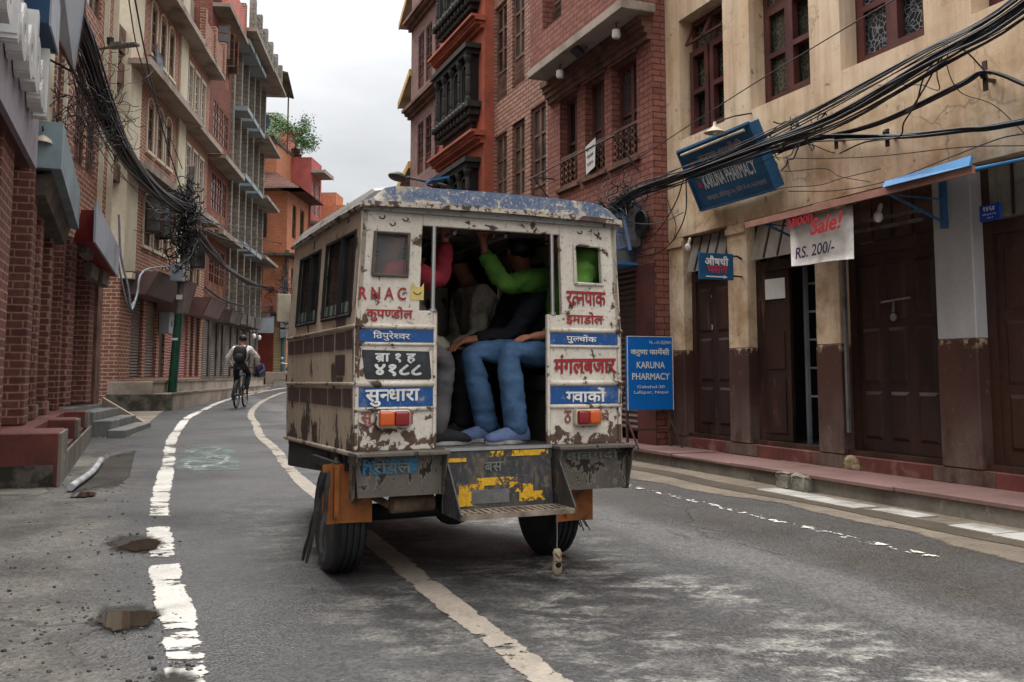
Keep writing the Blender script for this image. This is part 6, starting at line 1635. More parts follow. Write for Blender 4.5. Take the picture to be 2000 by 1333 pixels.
# balconies on the alley side
t = T('balcony', 'stack of small brown boxed balconies with scalloped trims over the alley', 'balcony', FL, -1, -.4, 5.6)
for z0, z1 in ((5.6,6.02),(6.2,6.6),(7.95,8.5),(8.75,9.35)):
    q = t.mb(); q.box(-1.35, -.66, -.9, -.08, z0, z1); o = q.build('parapet', MT['wood_mid'])
    q = t.mb(); n_ = 9
    for i in range(n_): q.lathe([(.0,0),(.05,.0),(.05,.012),(0,.012)], (-1.352, -.88+.78*(i+.5)/n_, z1-.02), (-1,0,0), 10)
    q.box(-1.37,-1.352,-.92,-.06,z1-.03,z1+.03); q.build('scalloped_trim', MT['wood_red'], o)
    if z0 in (5.6, 7.95):
        q = t.mb(); q.tube([(-1.3,-.85,z1),(-1.3,-.85,z1+.2)], .03, 4); q.tube([(-1.3,-.13,z1),(-1.3,-.13,z1+.2)], .03, 4); q.build('post', MT['wood_red'], o)

# ================================================================ FAR LEFT ROW
def house_a():
    out = 1; b = 0
    t = T('corner_house', 'cream and red brick corner house with arched windows and projecting ledges, behind the cable pole', 'house', FL, 2.3, 0)
    W = []
    for z0, z1 in ((4.35,5.55),(6.85,8.1),(9.45,10.75),(12.0,13.2)):
        W += [(1.12,1.68,z0,z1),(2.08,2.68,z0,z1),(3.02,3.6,z0,z1)]
    q = t.mb(); q.wall(-.65, 5.25, 3.3, 14, b, out, W, .07); q.shell(-.65, 5.25, 0, 14, b, out, 5); 
    q.build('wall', MT['brick_far'])
    for i, w in enumerate(W):
        o = window(t, *w, b-.015, out, MT['wood_mid'], MT['glass_mid'], 2, 3, .06, .035, low=.35, arch=True)
        if i in (0, 1):
            leaf(t, w[0]+.03, b+.04, w[2]+.35, w[3]+.1, .42, 1.35, 1, 1, MT['wood'], MT['glass_mid'], o)
            leaf(t, w[1]-.03, b+.04, w[2]+.35, w[3]-.05, .36, 1.2, -1, 1, MT['wood'], MT['glass_mid'], o)
    q = t.mb()
    for a0, a1 in ((-.66,.3),(4.3,5.2)): q.box(a0, a1, .0, .07, 3.45, 14)
    q.box(-.72,-.651,-.35,.07,3.45,14); q.build('pilaster', MT['cream'], bevel=.01, seg=1)
    for z in (5.98, 8.55, 11.1, 13.6):
        q = t.mb(); q.box(-.75, 5.25, .0, .48, z, z+.13); q.box(-.78, 5.25, .481, .54, z-.02, z+.17); o = q.build('ledge', MT['slab'])
    q = t.mb(); q.box(-.8, .5, .0, .3, 3.3, 3.44); q.build('moulding', MT['cream'])
    q = t.mb(); 
    for i in range(8): q.box(-.6+i*.1, -.52+i*.1, .05, .5, 8.7, 8.74)
    q.build('tile_strip', mat('red_tile', S(190,70,52), .7, var=.15))
    # ground floor: brick jambs, brown shutters, door
    q = t.mb(); q.wall(-.65, 5.25, .85, 3.3, b, out, [(.35,1.45,.95,3.0),(1.75,2.85,.95,3.0),(3.15,3.75,.95,2.95),(4.1,5.1,.95,2.95)], .09); q.build('shop_wall', MT['brick_far'])
    for a0, a1, m in ((.35,1.45,'shutter'),(1.75,2.85,'shutter'),(4.1,5.1,'shutter_pink')):
        q = t.mb(); q.wall(a0, a1, .95, 3.0, b-.07, out); q.build('roller_shutter', MT[m])
        q = t.mb(); q.ball(((a0+a1)/2, b-.13, 1.02), .035, n=6); q.build('shutter_lock', MT['chrome'])
    q = t.mb(); q.box(3.15, 3.75, b-.085, b-.06, .95, 2.95); q.build('door', MT['wood'])
house_a()
def fascia(t_, lab, a0, a1, z0, z1, d0, d1, m, tilt=.15):
    t = T('sign_board', lab, 'sign', FL, (a0+a1)/2, .2, z0)
    q = t.mb(); q.hull8([(a0,d0,z0),(a1,d0,z0),(a1,d1-tilt,z0),(a0,d1-tilt,z0),(a0,d0,z1),(a1,d0,z1),(a1,d1,z1),(a0,d1,z1)]); q.build('case', m)
    q = t.mb()
    for a in (a0, a1): q.tube([(a,d1,z1),(a,d1-tilt,z0)], .015, 4)
    q.tube([(a0,d1-tilt,z0),(a1,d1-tilt,z0)], .015, 4); q.tube([(a0,d1,z1),(a1,d1,z1)], .015, 4); q.build('trim', MT['metal_dark'])
BRS = mat('brown_sheet_sign', S(92,70,66), .5, S(70,54,50), 2, (.4,.7), var=.08)
fascia(0, 'curved brown sheet sign board over the two brown shutters', -.5, 2.2, 2.95, 3.5, .02, .85, BRS, .3)
fascia(0, 'brown sheet sign board just behind the cable pole', 2.7, 3.9, 2.75, 3.6, .02, .8, BRS, .2)
fascia(0, 'long mauve-brown sign board above the pink shutter', 6.0, 8.6, 2.85, 3.4, .02, .8, mat('mauve_sheet_sign', S(118,92,90), .5, S(94,72,70), 2, (.4,.7), var=.08), .25)
fascia(0, 'grey sign board over the middle shutters of the far row', 10.2, 12.4, 2.85, 3.3, .02, .7, MT['slab_dark'], .1)
fascia(0, 'pale sign board sticking out at the end of the far row', 20.4, 20.5, 2.9, 3.6, .02, .8, MT['signpale'], .0)
t = T('utility_box', 'grey-green metal utility box fixed between the door and the pole', 'box', FL, 3.4, .2, 2.2)
q = t.mb(); q.box(2.95, 3.5, .02, .3, 2.15, 2.75); q.build('case', MT['signpale'], bevel=.01, seg=1)
q = t.mb(); q.box(3.15,3.3,.301,.306,2.35,2.5); q.build('mark', MT['green'])
def house_b():
    out = 1; b = 0
    t = T('brick_house', 'red brick house with three white-trimmed windows per storey, beside the cream corner house', 'house', FL, 7, 0)
    W = []
    for z0, z1 in ((3.9,5.5),(6.5,8.05),(9.05,10.6)): W += [(5.5,6.0,z0,z1),(6.4,6.95,z0,z1),(7.35,7.9,z0,z1)]
    q = t.mb(); q.wall(5.27, 8.75, 3.3, 11.2, b, out, W, .06); q.shell(5.27, 8.75, 0, 11.2, b, out, 5); q.build('wall', MT['brick_far'])
    for i, w in enumerate(W):
        o = window(t, *w, b-.01, out, MT['whitewash'] if w[2] > 6 else MT['wood_mid'], MT['glass_mid'], 2, 4, .05, .03, low=.45, lowm=MT['wood'])
        q = t.mb(); q.box(w[0]-.06,w[0]-.001,.0,.04,w[2],w[3]); q.box(w[1]+.001,w[1]+.06,.0,.04,w[2],w[3]); q.box(w[0]-.1,w[1]+.1,.0,.05,w[3]+.001,w[3]+.1); q.build('surround', MT['cream'], o)
        if i == 1:
            leaf(t, w[0]+.02, .04, w[2]+.45, w[3], .45, 1.5, 1, 1, MT['wood'], MT['glass_mid'], o); leaf(t, w[1]-.02, .04, w[2]+.45, w[3], .42, 2.3, -1, 1, MT['wood_grey'], MT['glass_mid'], o)
    for z in (5.98, 8.55):
        q = t.mb(); q.box(5.25, 8.75, .0, .42, z, z+.13); q.box(5.25, 8.8, .421, .47, z-.02, z+.16); q.build('ledge', MT['slab'])
    # terrace on top with brick parapet and posts
    q = t.mb(); q.box(5.25, 8.75, .0, .5, 11.1, 11.24); q.build('terrace_slab', MT['slab'])
    q = t.mb(); q.box(5.25, 8.6, .36, .46, 11.245, 12.1); q.build('parapet', MT['brick_far'])
    q = t.mb()
    q.bm.free()
    for a in (5.3, 6.9, 8.45): q = t.mb(); q.box(a, a+.3, .34, .52, 11.245, 12.35); q.build('parapet_post', MT['brick_far'])
    q = t.mb(); q.box(5.27, 8.7, -3, -.6, 11.25, 13.8); q.build('roof_room', MT['slab'])
    q = t.mb(); q.wall(5.27, 8.75, .85, 3.3, b, out, [(5.5,6.6,.95,2.95),(6.9,7.4,.95,2.9),(7.7,8.3,.95,2.9)], .09); q.build('shop_wall', MT['brick_far'])
    q = t.mb(); q.wall(5.5, 6.6, .95, 2.95, b-.06, out); q.build('roller_shutter', MT['shutter_pink'])
    for a0, a1 in ((6.9,7.4),(7.7,8.3)):
        q = t.mb(); q.box(a0, a1, b-.085, b-.06, .95, 2.9); q.build('door', MT['wood'])
house_b()
def house_c():
    out = 1; b = 0
    t = T('brick_house', 'brown brick house with wide orange-brown timber window bands beside the concrete house', 'house', FL, 10.6, 0)
    q = t.mb(); q.wall(8.77, 12.6, 3.3, 15.2, b, out, [(9.5,12.3,z,z+1.75) for z in (3.8,6.4,9.0,11.7)], .14); q.shell(8.77, 12.6, 0, 15.2, b, out, 5); q.build('wall', MT['brick_maroon'])
    for z in (3.8, 6.4, 9.0, 11.7):
        for i in range(3):
            a0 = 9.5+i*.94; o = window(t, a0, a0+.92, z, z+1.75, b-.01, out, MT['wood_orange'], MT['glass_mid'], 2, 4, .07, .03, low=.45)
            if z == 11.7: leaf(t, a0+.02, .03, z+.45, z+1.7, .45, 1.4+.2*i, 1, 1, MT['wood_orange'], MT['glass_mid'], o, 4)
    for z in (5.78, 8.4, 13.75):
        q = t.mb(); q.box(8.75, 12.62, .0, .55, z, z+.13); q.box(8.75, 12.66, .551, .6, z-.02, z+.16); q.build('ledge', MT['slab'])
    q = t.mb(); q.box(8.8, 12.6, .3, .5, 13.88, 14.9); q.build('parapet', MT['pinkplaster'])
    q = t.mb(); q.box(12.3, 12.6, .28, .52, 13.88, 15.3); q.build('parapet_post', MT['brick_far'])
    q = t.mb(); q.wall(8.77, 12.6, .85, 3.3, b, out, [(9.0,9.9,.95,2.9),(10.3,11.3,.95,2.9),(11.6,12.4,.95,2.9)], .09); q.build('shop_wall', MT['slab_dark'])
    for a0, a1, m in ((9.0,9.9,'shutter_grey'),(10.3,11.3,'shutter_grey'),(11.6,12.4,'shutter_grey')):
        q = t.mb(); q.wall(a0, a1, .95, 2.9, b-.06, out); q.build('roller_shutter', MT[m])
house_c()
def house_d():
    out = 1; b = 0
    t = T('concrete_house', 'pale concrete block house with vertical fins and small blue window hoods', 'house', FL, 17.5, 0)
    q = t.mb(); q.wall(12.62, 21.0, 3.3, 15.0, b-.25, out); q.shell(12.62, 21.0, 0, 15.0, b-.25, out, 5); q.build('wall', MT['concrete_block'])
    floors = (3.7, 6.35, 9.0, 11.7)
    for z in floors:
        for i in range(5):
            a0 = 12.95+i*1.6
            window(t, a0, a0+.95, z+.1, z+2.0, b-.2, out, MT['wood'], MT['glass'], 2, 2, .06, .04)
    q = t.mb()
    q.bm.free()
    for i in range(6): q = t.mb(); q.box(12.62+i*1.6, 12.88+i*1.6, -.25, .12, 3.4, 14.3); q.build('fin', MT['concrete_block'], bevel=.01, seg=1)
    hood = mat('blue_hood_edge', S(132,144,150), .6, S(138,138,136), 3, (.45,.65), var=.1)
    for z in floors:
        for i in range(3):
            a0 = 12.85+i*1.6+.02
            q = t.mb(); q.box(a0, a0+1.3, -.25, .55, z+2.25, z+2.33); q.box(a0-.02, a0+1.32, .551, .6, z+2.2, z+2.38); q.box(a0-.04,a0-.001,-.2,.6,z+2.2,z+2.38); q.build('window_hood', hood)
    for z in (6.0, 8.65, 11.3, 14.3):
        q = t.mb(); q.box(17.6, 21.6, -.2, .95 if z > 14 else .75, z, z+.14); q.build('slab', MT['slab'])
    q = t.mb(); q.box(12.6, 17.6, -.2, .9, 14.3, 14.44); q.build('roof_slab', MT['slab'])
    q = t.mb()
    q.bm.free()
    for i in range(6): q = t.mb(); q.box(12.65+i*1.6, 12.9+i*1.6, .6, .84, 14.441, 15.6); q.build('parapet_post', MT['concrete_block'])
    q = t.mb()
    for i in range(5):
        for z in (14.8, 15.1, 15.35): q.box(12.92+i*1.6, 14.23+i*1.6, .68, .72, z, z+.05)
        for k in range(7): q.box(13.0+i*1.6+k*.18, 13.02+i*1.6+k*.18, .685, .715, 14.445, 15.4)
    q.build('railing', MT['metal'])
    q = t.mb(); q.wall(12.62, 21.0, .85, 3.3, b, out, [(12.9+i*1.55,14.1+i*1.55,.95,2.9) for i in range(5)], .09); q.build('shop_wall', MT['slab_dark'])
    for i in range(5):
        q = t.mb(); q.wall(12.9+i*1.55, 14.1+i*1.55, .95, 2.9, b-.06, out); q.build('roller_shutter', MT['shutter_grey'])
    for i in range(3):
        q = t.mb(); q.box(12.9+i*2, 14.5+i*2, .0, .5, 2.95, 3.4); q.build('shutter_box', MT['slab_dark'])
house_d()
t = T('roof_canopy', 'small dark tin roof canopy on a post behind the roofline of the concrete house', 'canopy', FL, 22.8, 0, 14)
q = t.mb(); q.hull8([(21.6,-1.5,16.0),(24.2,-1.5,15.6),(24.2,1.0,15.0),(21.6,1.0,15.5),(21.6,-1.5,16.1),(24.2,-1.5,15.7),(24.2,1.0,15.08),(21.6,1.0,15.58)]); q.build('tin_sheet', MT['slab_dark'])
q = t.mb(); q.tube([(23.6,.8,12.0),(23.6,.8,15.2)], .04, 5); q.build('post', MT['metal_dark'])
# plinth and steps along the row
t = T('street_plinth', 'long stone faced plinth with two steps along the far left row', 'plinth', FL, 10, .5)
q = t.mb(); q.box(-.7, 21.5, -.2, .85, .0, .86); q.box(-.7, 17.0, .851, 1.3, .0, .58); q.box(8.0, 17.0, 1.301, 1.55, .1, .42); q.build('stone_step', MT['slab'], bevel=.015, seg=1)
q = t.mb(); q.box(-.7, 21.5, .84, .88, .83, .862+.02); q.box(-.72, 17.0, 1.28, 1.32, .555, .60); q.build('nosing', MT['concrete'])
q = t.mb(); q.box(-.75, -.701, -.2, 1.3, .0, .56); q.build('mossy_end', mat('dark_mossy_stone', S(52,50,44), .95, S(92,88,78), 3, (.45,.62), var=.2, bump=.5, bs=20))
t = T('concrete_block', 'pale concrete block at the end of the plinth, past the cyclist', 'block', FL, 17.8, 1.2, .3)
q = t.mb(); q.box(17.2, 18.6, .9, 1.95, .25, 1.12); q.build('block', MT['slab'], bevel=.03)
q = t.mb(); q.hull8([(16.2,1.3,.25),(17.19,1.3,.25),(17.19,1.9,.25),(16.2,1.9,.25),(16.2,1.3,.3),(17.19,1.3,.8),(17.19,1.9,.8),(16.2,1.9,.3)]); q.build('ramp', MT['slab_dark'])
for i, a in enumerate((15.2, 16.6)):
    t = T('light_bulb', 'white bulb hanging over the grey shutters, %s the cyclist' % ('left of' if i == 0 else 'just right of the first, above'), 'bulb', FL, a, .7, 2.8)
    q = t.mb(); q.ball((a,.7,2.55), .085, (1,1,1.3), 8); q.build('globe', MT['bulb'], smooth=True)
    q = t.mb(); q.tube([(a,.7,2.68),(a,.5,3.05)], .012, 4); q.build('cord', MT['black'])
t = T('cloth', 'pale cloth hung out over the ledge below the upper arched windows', 'laundry', FL, 1.9, .2, 8.7)
q = t.mb(); n_ = 8; V = {}
for i in range(n_+1):
    for j in range(6):
        u, v = i/n_, j/5; V[i,j] = q.bm.verts.new(q.v((1.2+1.1*u, .10+.05*math.sin(u*12)+.05*v, 9.75-.9*v-.25*u+.1*math.sin(u*5))))
for i in range(n_):
    for j in range(5): q.bm.faces.new((V[i,j],V[i+1,j],V[i+1,j+1],V[i,j+1]))
bmesh.ops.solidify(q.bm, geom=q.bm.faces[:], thickness=.01)
q.build('sheet', mat('grey_white_cloth', S(176,182,192), .9, S(140,146,156), 5, (.4,.65), var=.08), smooth=True)

# ================================================================ HOUSES CLOSING THE STREET
BK = Frame(-11.04, 46, .05, 1)
def end_houses():
    out = 1; b = 0; G = .55
    t = T('corner_house', 'bright orange brick corner house with a tiled skirt roof, closing the street', 'house', BK, 2, 0, G)
    q = t.mb(); q.wall(0, 3.9, G, 10.2, b, out, [(.9,1.6,z,z+1.7) for z in (4.6,7.8)]+[(2.3,3.1,z,z+1.7) for z in (4.6,7.8)], .12)
    # end wall seen from the street
    def endwall(q, a, b0, b1, z0, z1, holes):
        xs = sorted({b0,b1}|{h[i] for h in holes for i in (0,1)}); zs = sorted({z0,z1}|{h[i] for h in holes for i in (2,3)})
        for i in range(len(xs)-1):
            for j in range(len(zs)-1):
                cx, cz = (xs[i]+xs[i+1])/2, (zs[j]+zs[j+1])/2
                if any(h[0]<cx<h[1] and h[2]<cz<h[3] for h in holes): continue
                q.quad((a,xs[i],zs[j]),(a,xs[i+1],zs[j]),(a,xs[i+1],zs[j+1]),(a,xs[i],zs[j+1]))
    H = [(-2.1,-1.15,4.55,6.3),(-2.1,-1.0,7.7,9.6)]
    endwall(q, 0, -4, 0, 3.4, 10.2, H); endwall(q, 0, -4, 0, G, 3.4, [])
    q.quad((0,-4,10.2),(0,0,10.2),(3.9,0,10.2),(3.9,-4,10.2)); q.quad((3.9,-4,G),(3.9,0,G),(3.9,0,10.2),(3.9,-4,10.2)); q.build('wall', MT['brick_orange'])
    for a0, a1, z in ((.9,1.6,4.6),(2.3,3.1,4.6),(.9,1.6,7.8),(2.3,3.1,7.8)): window(t, a0, a1, z, z+1.7, b-.06, out, MT['wood'], MT['glass'], 2, 2, .07, .05)
    for b0, b1, z0, z1 in H:
        q = t.mb()
        for x0, x1, y0, y1 in ((b0,b0+.09,z0,z1),(b1-.09,b1,z0,z1),(b0+.09,b1-.09,z0,z0+.09),(b0+.09,b1-.09,z1-.09,z1),((b0+b1)/2-.04,(b0+b1)/2+.04,z0+.09,z1-.09)): q.box(.02, .08, x0, x1, y0, y1)
        o = q.build('window', MT['wood'])
        q = t.mb(); q.quad((.06,b0,z0),(.06,b1,z0),(.06,b1,z1),(.06,b0,z1)); q.build('pane', MT['glass'], o)
        q = t.mb(); q.quad((.05,b0+.45,z0+.1),(.05,b0+.75,z0+.1),(.05,b0+.75,z1-.1),(.05,b0+.45,z1-.1)); q.build('curtain', MT['signpale'], o)
    q = t.mb()
    for z, d_ in ((3.9,.35),(6.75,.5)): q.box(-d_, 3.9, -4, -.001, z, z+.12); q.box(-d_, 3.9, 0, d_, z, z+.12)
    q.build('string_course', MT['slab_dark'])
    # skirt roof
    q = t.mb()
    q.hull8([(-.8,-4,10.0),(-.8,.8,10.0),(-.75,.75,10.06),(-.75,-4,10.06),(1.2,-4,11.1),(1.2,-.9,11.1),(1.25,-.95,11.2),(1.25,-4,11.2)])
    q.quad((-.8,.8,10.05),(4.1,.8,10.05),(4.1,-.9,11.15),(1.2,-.9,11.15)); q.quad((-.8,.8,10.0),(4.1,.8,10.0),(4.1,-.2,10.0),(-.8,-.2,10.0)); q.quad((-.8,.8,10.0),(-.8,-4,10.0),(.2,-4,10.0),(.2,.8,10.0))
    q.build('tiled_roof', MT['tile'])
    q = t.mb(); q.box(1.3, 6, -4, -1.0, 10.2, 12.7); q.build('attic_wall', MT['brick_orange'])
    q = t.mb(); q.box(1.25, 6, -4.02, -.95, 12.705, 12.85); q.build('coping', MT['slab_dark'])
    # street level: cream shutter, red door, tin awning
    for b0, b1, m in ((-2.4,-1.55,'shutter_cream'),(.02,.0,'')):
        if m: q = t.mb(); q.quad((-.03,b0,1.1),(-.03,b1,1.1),(-.03,b1,3.3),(-.03,b0,3.3)); q.build('roller_shutter', MT[m])
    q = t.mb(); q.box(-.05, 0, -1.5, -.55, 1.1, 3.3); q.build('door', mat('rust_red_door', S(112,44,36), .6, S(92,36,30), 2, (.4,.7), var=.1))
    q = t.mb(); q.box(-.04,0,-.5,-.1,1.1,3.3); q.build('roller_shutter', MT['shutter_cream'])
    q = t.mb(); q.box(-1.3,0,-3,-.0,G,.95); q.box(-.8,0,-3,.3,.951,1.1); q.build('step', MT['slab_dark'])
    q = t.mb(); q.hull8([(-1.1,-2.4,3.45),(-1.1,-.4,3.45),(0,-.4,3.9),(0,-2.4,3.9),(-1.1,-2.4,3.5),(-1.1,-.4,3.5),(0,-.4,3.95),(0,-2.4,3.95)]); q.box(-1.12,-1.1,-2.4,-.4,3.44,3.9); q.build('tin_awning', mat('torn_pinkish_sheet', S(158,140,140), .7, S(108,92,90), 3, (.4,.6), var=.2, bump=.5, bs=8, bd=.03))
    t = T('plastered_house', 'pink plastered brick house with projecting slabs behind the orange corner house', 'house', BK, 6, 0, G)
    q = t.mb(); W = [(4.2,4.8,z,z+1.8) for z in (6.9,9.6)]+[(5.2,5.8,z,z+1.8) for z in (6.9,9.6)]
    q.wall(3.92, 6.1, G, 12.6, .1, out, W, .12); q.shell(3.92, 6.1, G, 12.6, .1, out, 4); q.build('wall', mat('pink_brick_paint', S(172,92,86), .85, S(142,72,66), 2, (.4,.7), var=.15))
    for w in W: window(t, *w, .04, out, MT['whitewash'], MT['glass'], 2, 3, .07, .05)
    for z in (9.0, 11.75): q = t.mb(); q.box(3.85, 5.9, .1, .8, z, z+.14); q.box(3.85,5.9,.801,.84,z-.02,z+.18); q.build('slab', MT['slab'])
    t = T('brick_house', 'low orange brick rooftops with a thin vent pipe, farthest down the street', 'house', BK, 12, 0, G)
    W = [(9.6+i*2.6,10.8+i*2.6,z,z+1.7) for i in range(4) for z in (1.4,4.4,7.4)]
    for w in W: window(t, *w, .84, out, MT['wood'], MT['glass'], 2, 2, .07, .05)
    q = t.mb(); q.wall(9, 20, G, 10.9, .9, out, W, .1); q.shell(9, 20, G, 10.9, .9, out, 5); q.box(9.2, 11, -2, .2, 10.9, 11.7); q.box(14, 15.5, -1, .85, 10.9, 11.8); q.build('wall', MT['brick_orange'])
    q = t.mb(); q.tube([(13.5,-.8,11.2),(13.5,-.8,12.0)], .07, 6); q.lathe([(.07,0),(.2,.08),(.2,.16),(.05,.2)], (13.5,-.8,11.95), (0,0,1), 8); q.build('vent_pipe', MT['slab_dark'])
    q = t.mb(); q.box(9.0,20,.88,.93,10.905,11.05); q.build('coping', MT['slab'])
    t = T('brick_house', 'brick house standing across the street end, behind the minibus', 'house', BK, 16, 6, G)
    q = t.mb(); q.box(20, 24, .9, 12, G, 10.5); q.build('wall', MT['brick_far'])
    for z in (1.2, 4.2, 7.2):
        for k in range(4):
            q = t.mb(); q.box(19.94, 20.02, 1.8+k*2.4, 3.0+k*2.4, z, z+1.8); q.build('window', MT['wood'])
    t = T('plastered_house', 'pink rooftop room with a terrace wall, seen past the concrete house roofline', 'house', BK, 6, -3, 10)
    q = t.mb(); q.box(4.5, 9, -6, -2.1, 10, 14.9); q.build('wall', MT['pinkplaster'])
    q = t.mb(); q.box(4.0, 9.2, -6, -1.8, 14.905, 15.1); q.build('coping', MT['slab'])
    t = T('laundry', 'dark blue garment hanging on the terrace beside the pink rooftop room', 'laundry', BK, 3, -1.9, 12.8)
    q = t.mb(); q.hull8([(2.6,-2.2,12.9),(2.7,-1.75,12.9),(2.75,-1.75,12.9),(2.65,-2.2,12.9),(2.6,-2.12,14.6),(2.7,-1.9,14.6),(2.75,-1.9,14.6),(2.65,-2.12,14.6)]); q.build('cloth', mat('dark_blue_cloth', S(58,70,92), .9, S(40,50,68), 6, (.4,.6)))
end_houses()
def roof_tree():
    c = BK.w(4.4, -.9, 12.8)
    t = T('potted_tree', 'leafy green tree growing in a pot on the rooftop of the orange corner house', 'tree', BK, 4.4, -.9, 12.8, flip=False)
    r2 = random.Random(5)
    q = MB(t); q.lathe([(.0,0),(.2,0),(.26,.35),(.22,.35),(.0,.3)], (0,0,0), (0,0,1), 12); q.build('pot', MT['tile'], smooth=40)
    tips = []
    q = MB(t); q.tube([(0,0,.2),(.03,.02,.5),(.0,.0,.8)], [.06,.05,.04], 6)
    for k in range(13):
        th = r2.uniform(0, 6.28); L = r2.uniform(.9, 1.7); el = r2.uniform(.05, 1.0)
        e = Vector((math.cos(th)*L*math.cos(el)*1.05, math.sin(th)*L*math.cos(el), .75+math.sin(el)*L*.95-.35*(el<.35)))
        m = Vector((e.x*.4, e.y*.4, .8+e.z*.25)); q.tube([(0,0,.75), m, e], [.03,.02,.006], 5); tips += [e, m.lerp(e, .6)]
    q.build('trunk', MT['bark'])
    q = MB(t)
    for e in tips:
        for _ in range(95):
            p = e+Vector((r2.gauss(0,.19), r2.gauss(0,.19), r2.gauss(0,.15)))
            a = Vector((r2.uniform(-1,1), r2.uniform(-1,1), r2.uniform(-.6,.6))).normalized(); b_ = a.orthogonal().normalized(); s = r2.uniform(.05,.10)
            b_ = (b_*math.cos(1)+a.cross(b_)*r2.uniform(-1,1)).normalized()
            q.quad(p-a*s, p+b_*s*.4, p+a*s, p-b_*s*.4)
    q.build('crown', MT['leaf'])
    for i, (a, b_, z, h) in enumerate(((1.4,-1.3,12.85,.5),(5.4,-1.0,12.85,.7))):
        t = T('potted_plant', 'small rooftop pot plant %s the leafy tree on the orange corner house' % ('left of' if i == 0 else 'behind'), 'plant', BK, a, b_, z, flip=False)
        q = MB(t); q.lathe([(.0,0),(.12,0),(.16,.25),(.0,.24)], (0,0,0), (0,0,1), 10); q.build('pot', MT['tile'])
        q = MB(t)
        for _ in range(240):
            p = Vector((r2.gauss(0,.16), r2.gauss(0,.16), .25+abs(r2.gauss(0,h*.5)))); a_ = Vector((r2.uniform(-1,1), r2.uniform(-1,1), r2.uniform(-.2,1))).normalized(); bb = a_.orthogonal().normalized()
            q.quad(p-a_*.07, p+bb*.03, p+a_*.07, p-bb*.03)
        q.build('foliage', MT['leaf'])
roof_tree()
t = T('climbing_plant', 'green creeper spilling over the terrace left of the rooftop tree', 'plant', BK, 3.2, -1.6, 12.9, flip=False)
q = MB(t); r3 = random.Random(8)
for _ in range(700):
    p = Vector((r3.gauss(0,.22), r3.gauss(0,.3), r3.uniform(-.3,1.9))); a_ = Vector((r3.uniform(-1,1), r3.uniform(-1,1), r3.uniform(-1,.2))).normalized(); bb = a_.orthogonal().normalized()
    q.quad(p-a_*.08, p+bb*.04, p+a_*.08, p-bb*.04)
q.build('foliage', MT['leaf'])
# ================================================================ POLES, CABLES
def wire_pts(P, sag=0., n=14):
    P = [Vector(p) for p in P]; out = []
    if len(P) == 2: 
        for i in range(n+1):
            u = i/n; out.append(P[0].lerp(P[1], u)+Vector((0,0,-sag*4*u*(1-u))))
        return out
    return [Vector(p) for p in cat(P, max(3, n//(len(P)-1)))]
def cable(label, pts, r=.008, m='cable', sag=0., group=None, n=14, sides=5, name='cable'):
    q = MB(); q.tube(wire_pts(pts, sag, n), r, sides, False); o = q.build(name, MT[m], smooth=True); tag(o, label, 'cable', group); return o
def bundle(label, spine, R0, count, r=(.006,.012), loose=.35, m='cable', n=40, seed=1, name='cable_bundle', sides=4):
    "a slack bundle of twisted strands round a spine"
    rr_ = random.Random(seed); P = wire_pts(spine, 0, n); q = MB()
    for k in range(count):
        th = rr_.uniform(0, 6.28); tw = rr_.uniform(-.12, .12); rad = R0*math.sqrt(rr_.random()); ph = rr_.uniform(0, 6.28); fr = rr_.uniform(.1, .35)
        stray = rr_.random() < loose; path = []
        for i, p in enumerate(P):
            d_ = (P[min(i+1,len(P)-1)]-P[max(i-1,0)]).normalized(); u = Vector((0,0,1))-d_*d_.z; u.normalize(); s_ = d_.cross(u)
            a = th+tw*i; w = rad*(1+.35*math.sin(fr*i+ph)) + (R0*.9*max(0, math.sin(fr*.6*i+ph)) if stray else 0)
            path.append(p+(u*math.sin(a)+s_*math.cos(a))*w-(Vector((0,0,R0*1.1*max(0, math.sin(fr*.8*i+ph)))) if stray else Vector()))
        q.tube(path, rr_.uniform(*r), sides, False)
    o = q.build(name, MT[m], smooth=True); tag(o, label, 'cable bundle'); return o
W_ = lambda s, t, z: ST.w(s, t, z)
def onT(x, y, t): a, b, z = on_plane(ST, t, x, y); return ST.w(a, b, z)
# main bundle crossing in front of the pharmacy sign
bundle('thick black cable bundle sweeping along the yellow house in front of the big blue sign', [W_(1.6,5.35,4.55), W_(3.2,5.5,4.02), onT(2000,12,5.6), onT(1840,110,5.6), onT(1640,228,5.62), onT(1480,290,5.62), onT(1330,348,5.64), onT(1240,378,5.7), W_(11.4,5.82,3.22), W_(13.5,5.9,3.1)], .066, 30, (.004,.009), .45, seed=3)
bundle('loose outer strands running above the thick cable bundle on the yellow house', [W_(2.8,5.5,4.35), onT(2000,-12,5.58), onT(1800,105,5.58), onT(1560,235,5.6), onT(1400,312,5.6), onT(1290,355,5.66), W_(11.3,5.85,3.3)], .05, 9, (.005,.008), .2, seed=5)
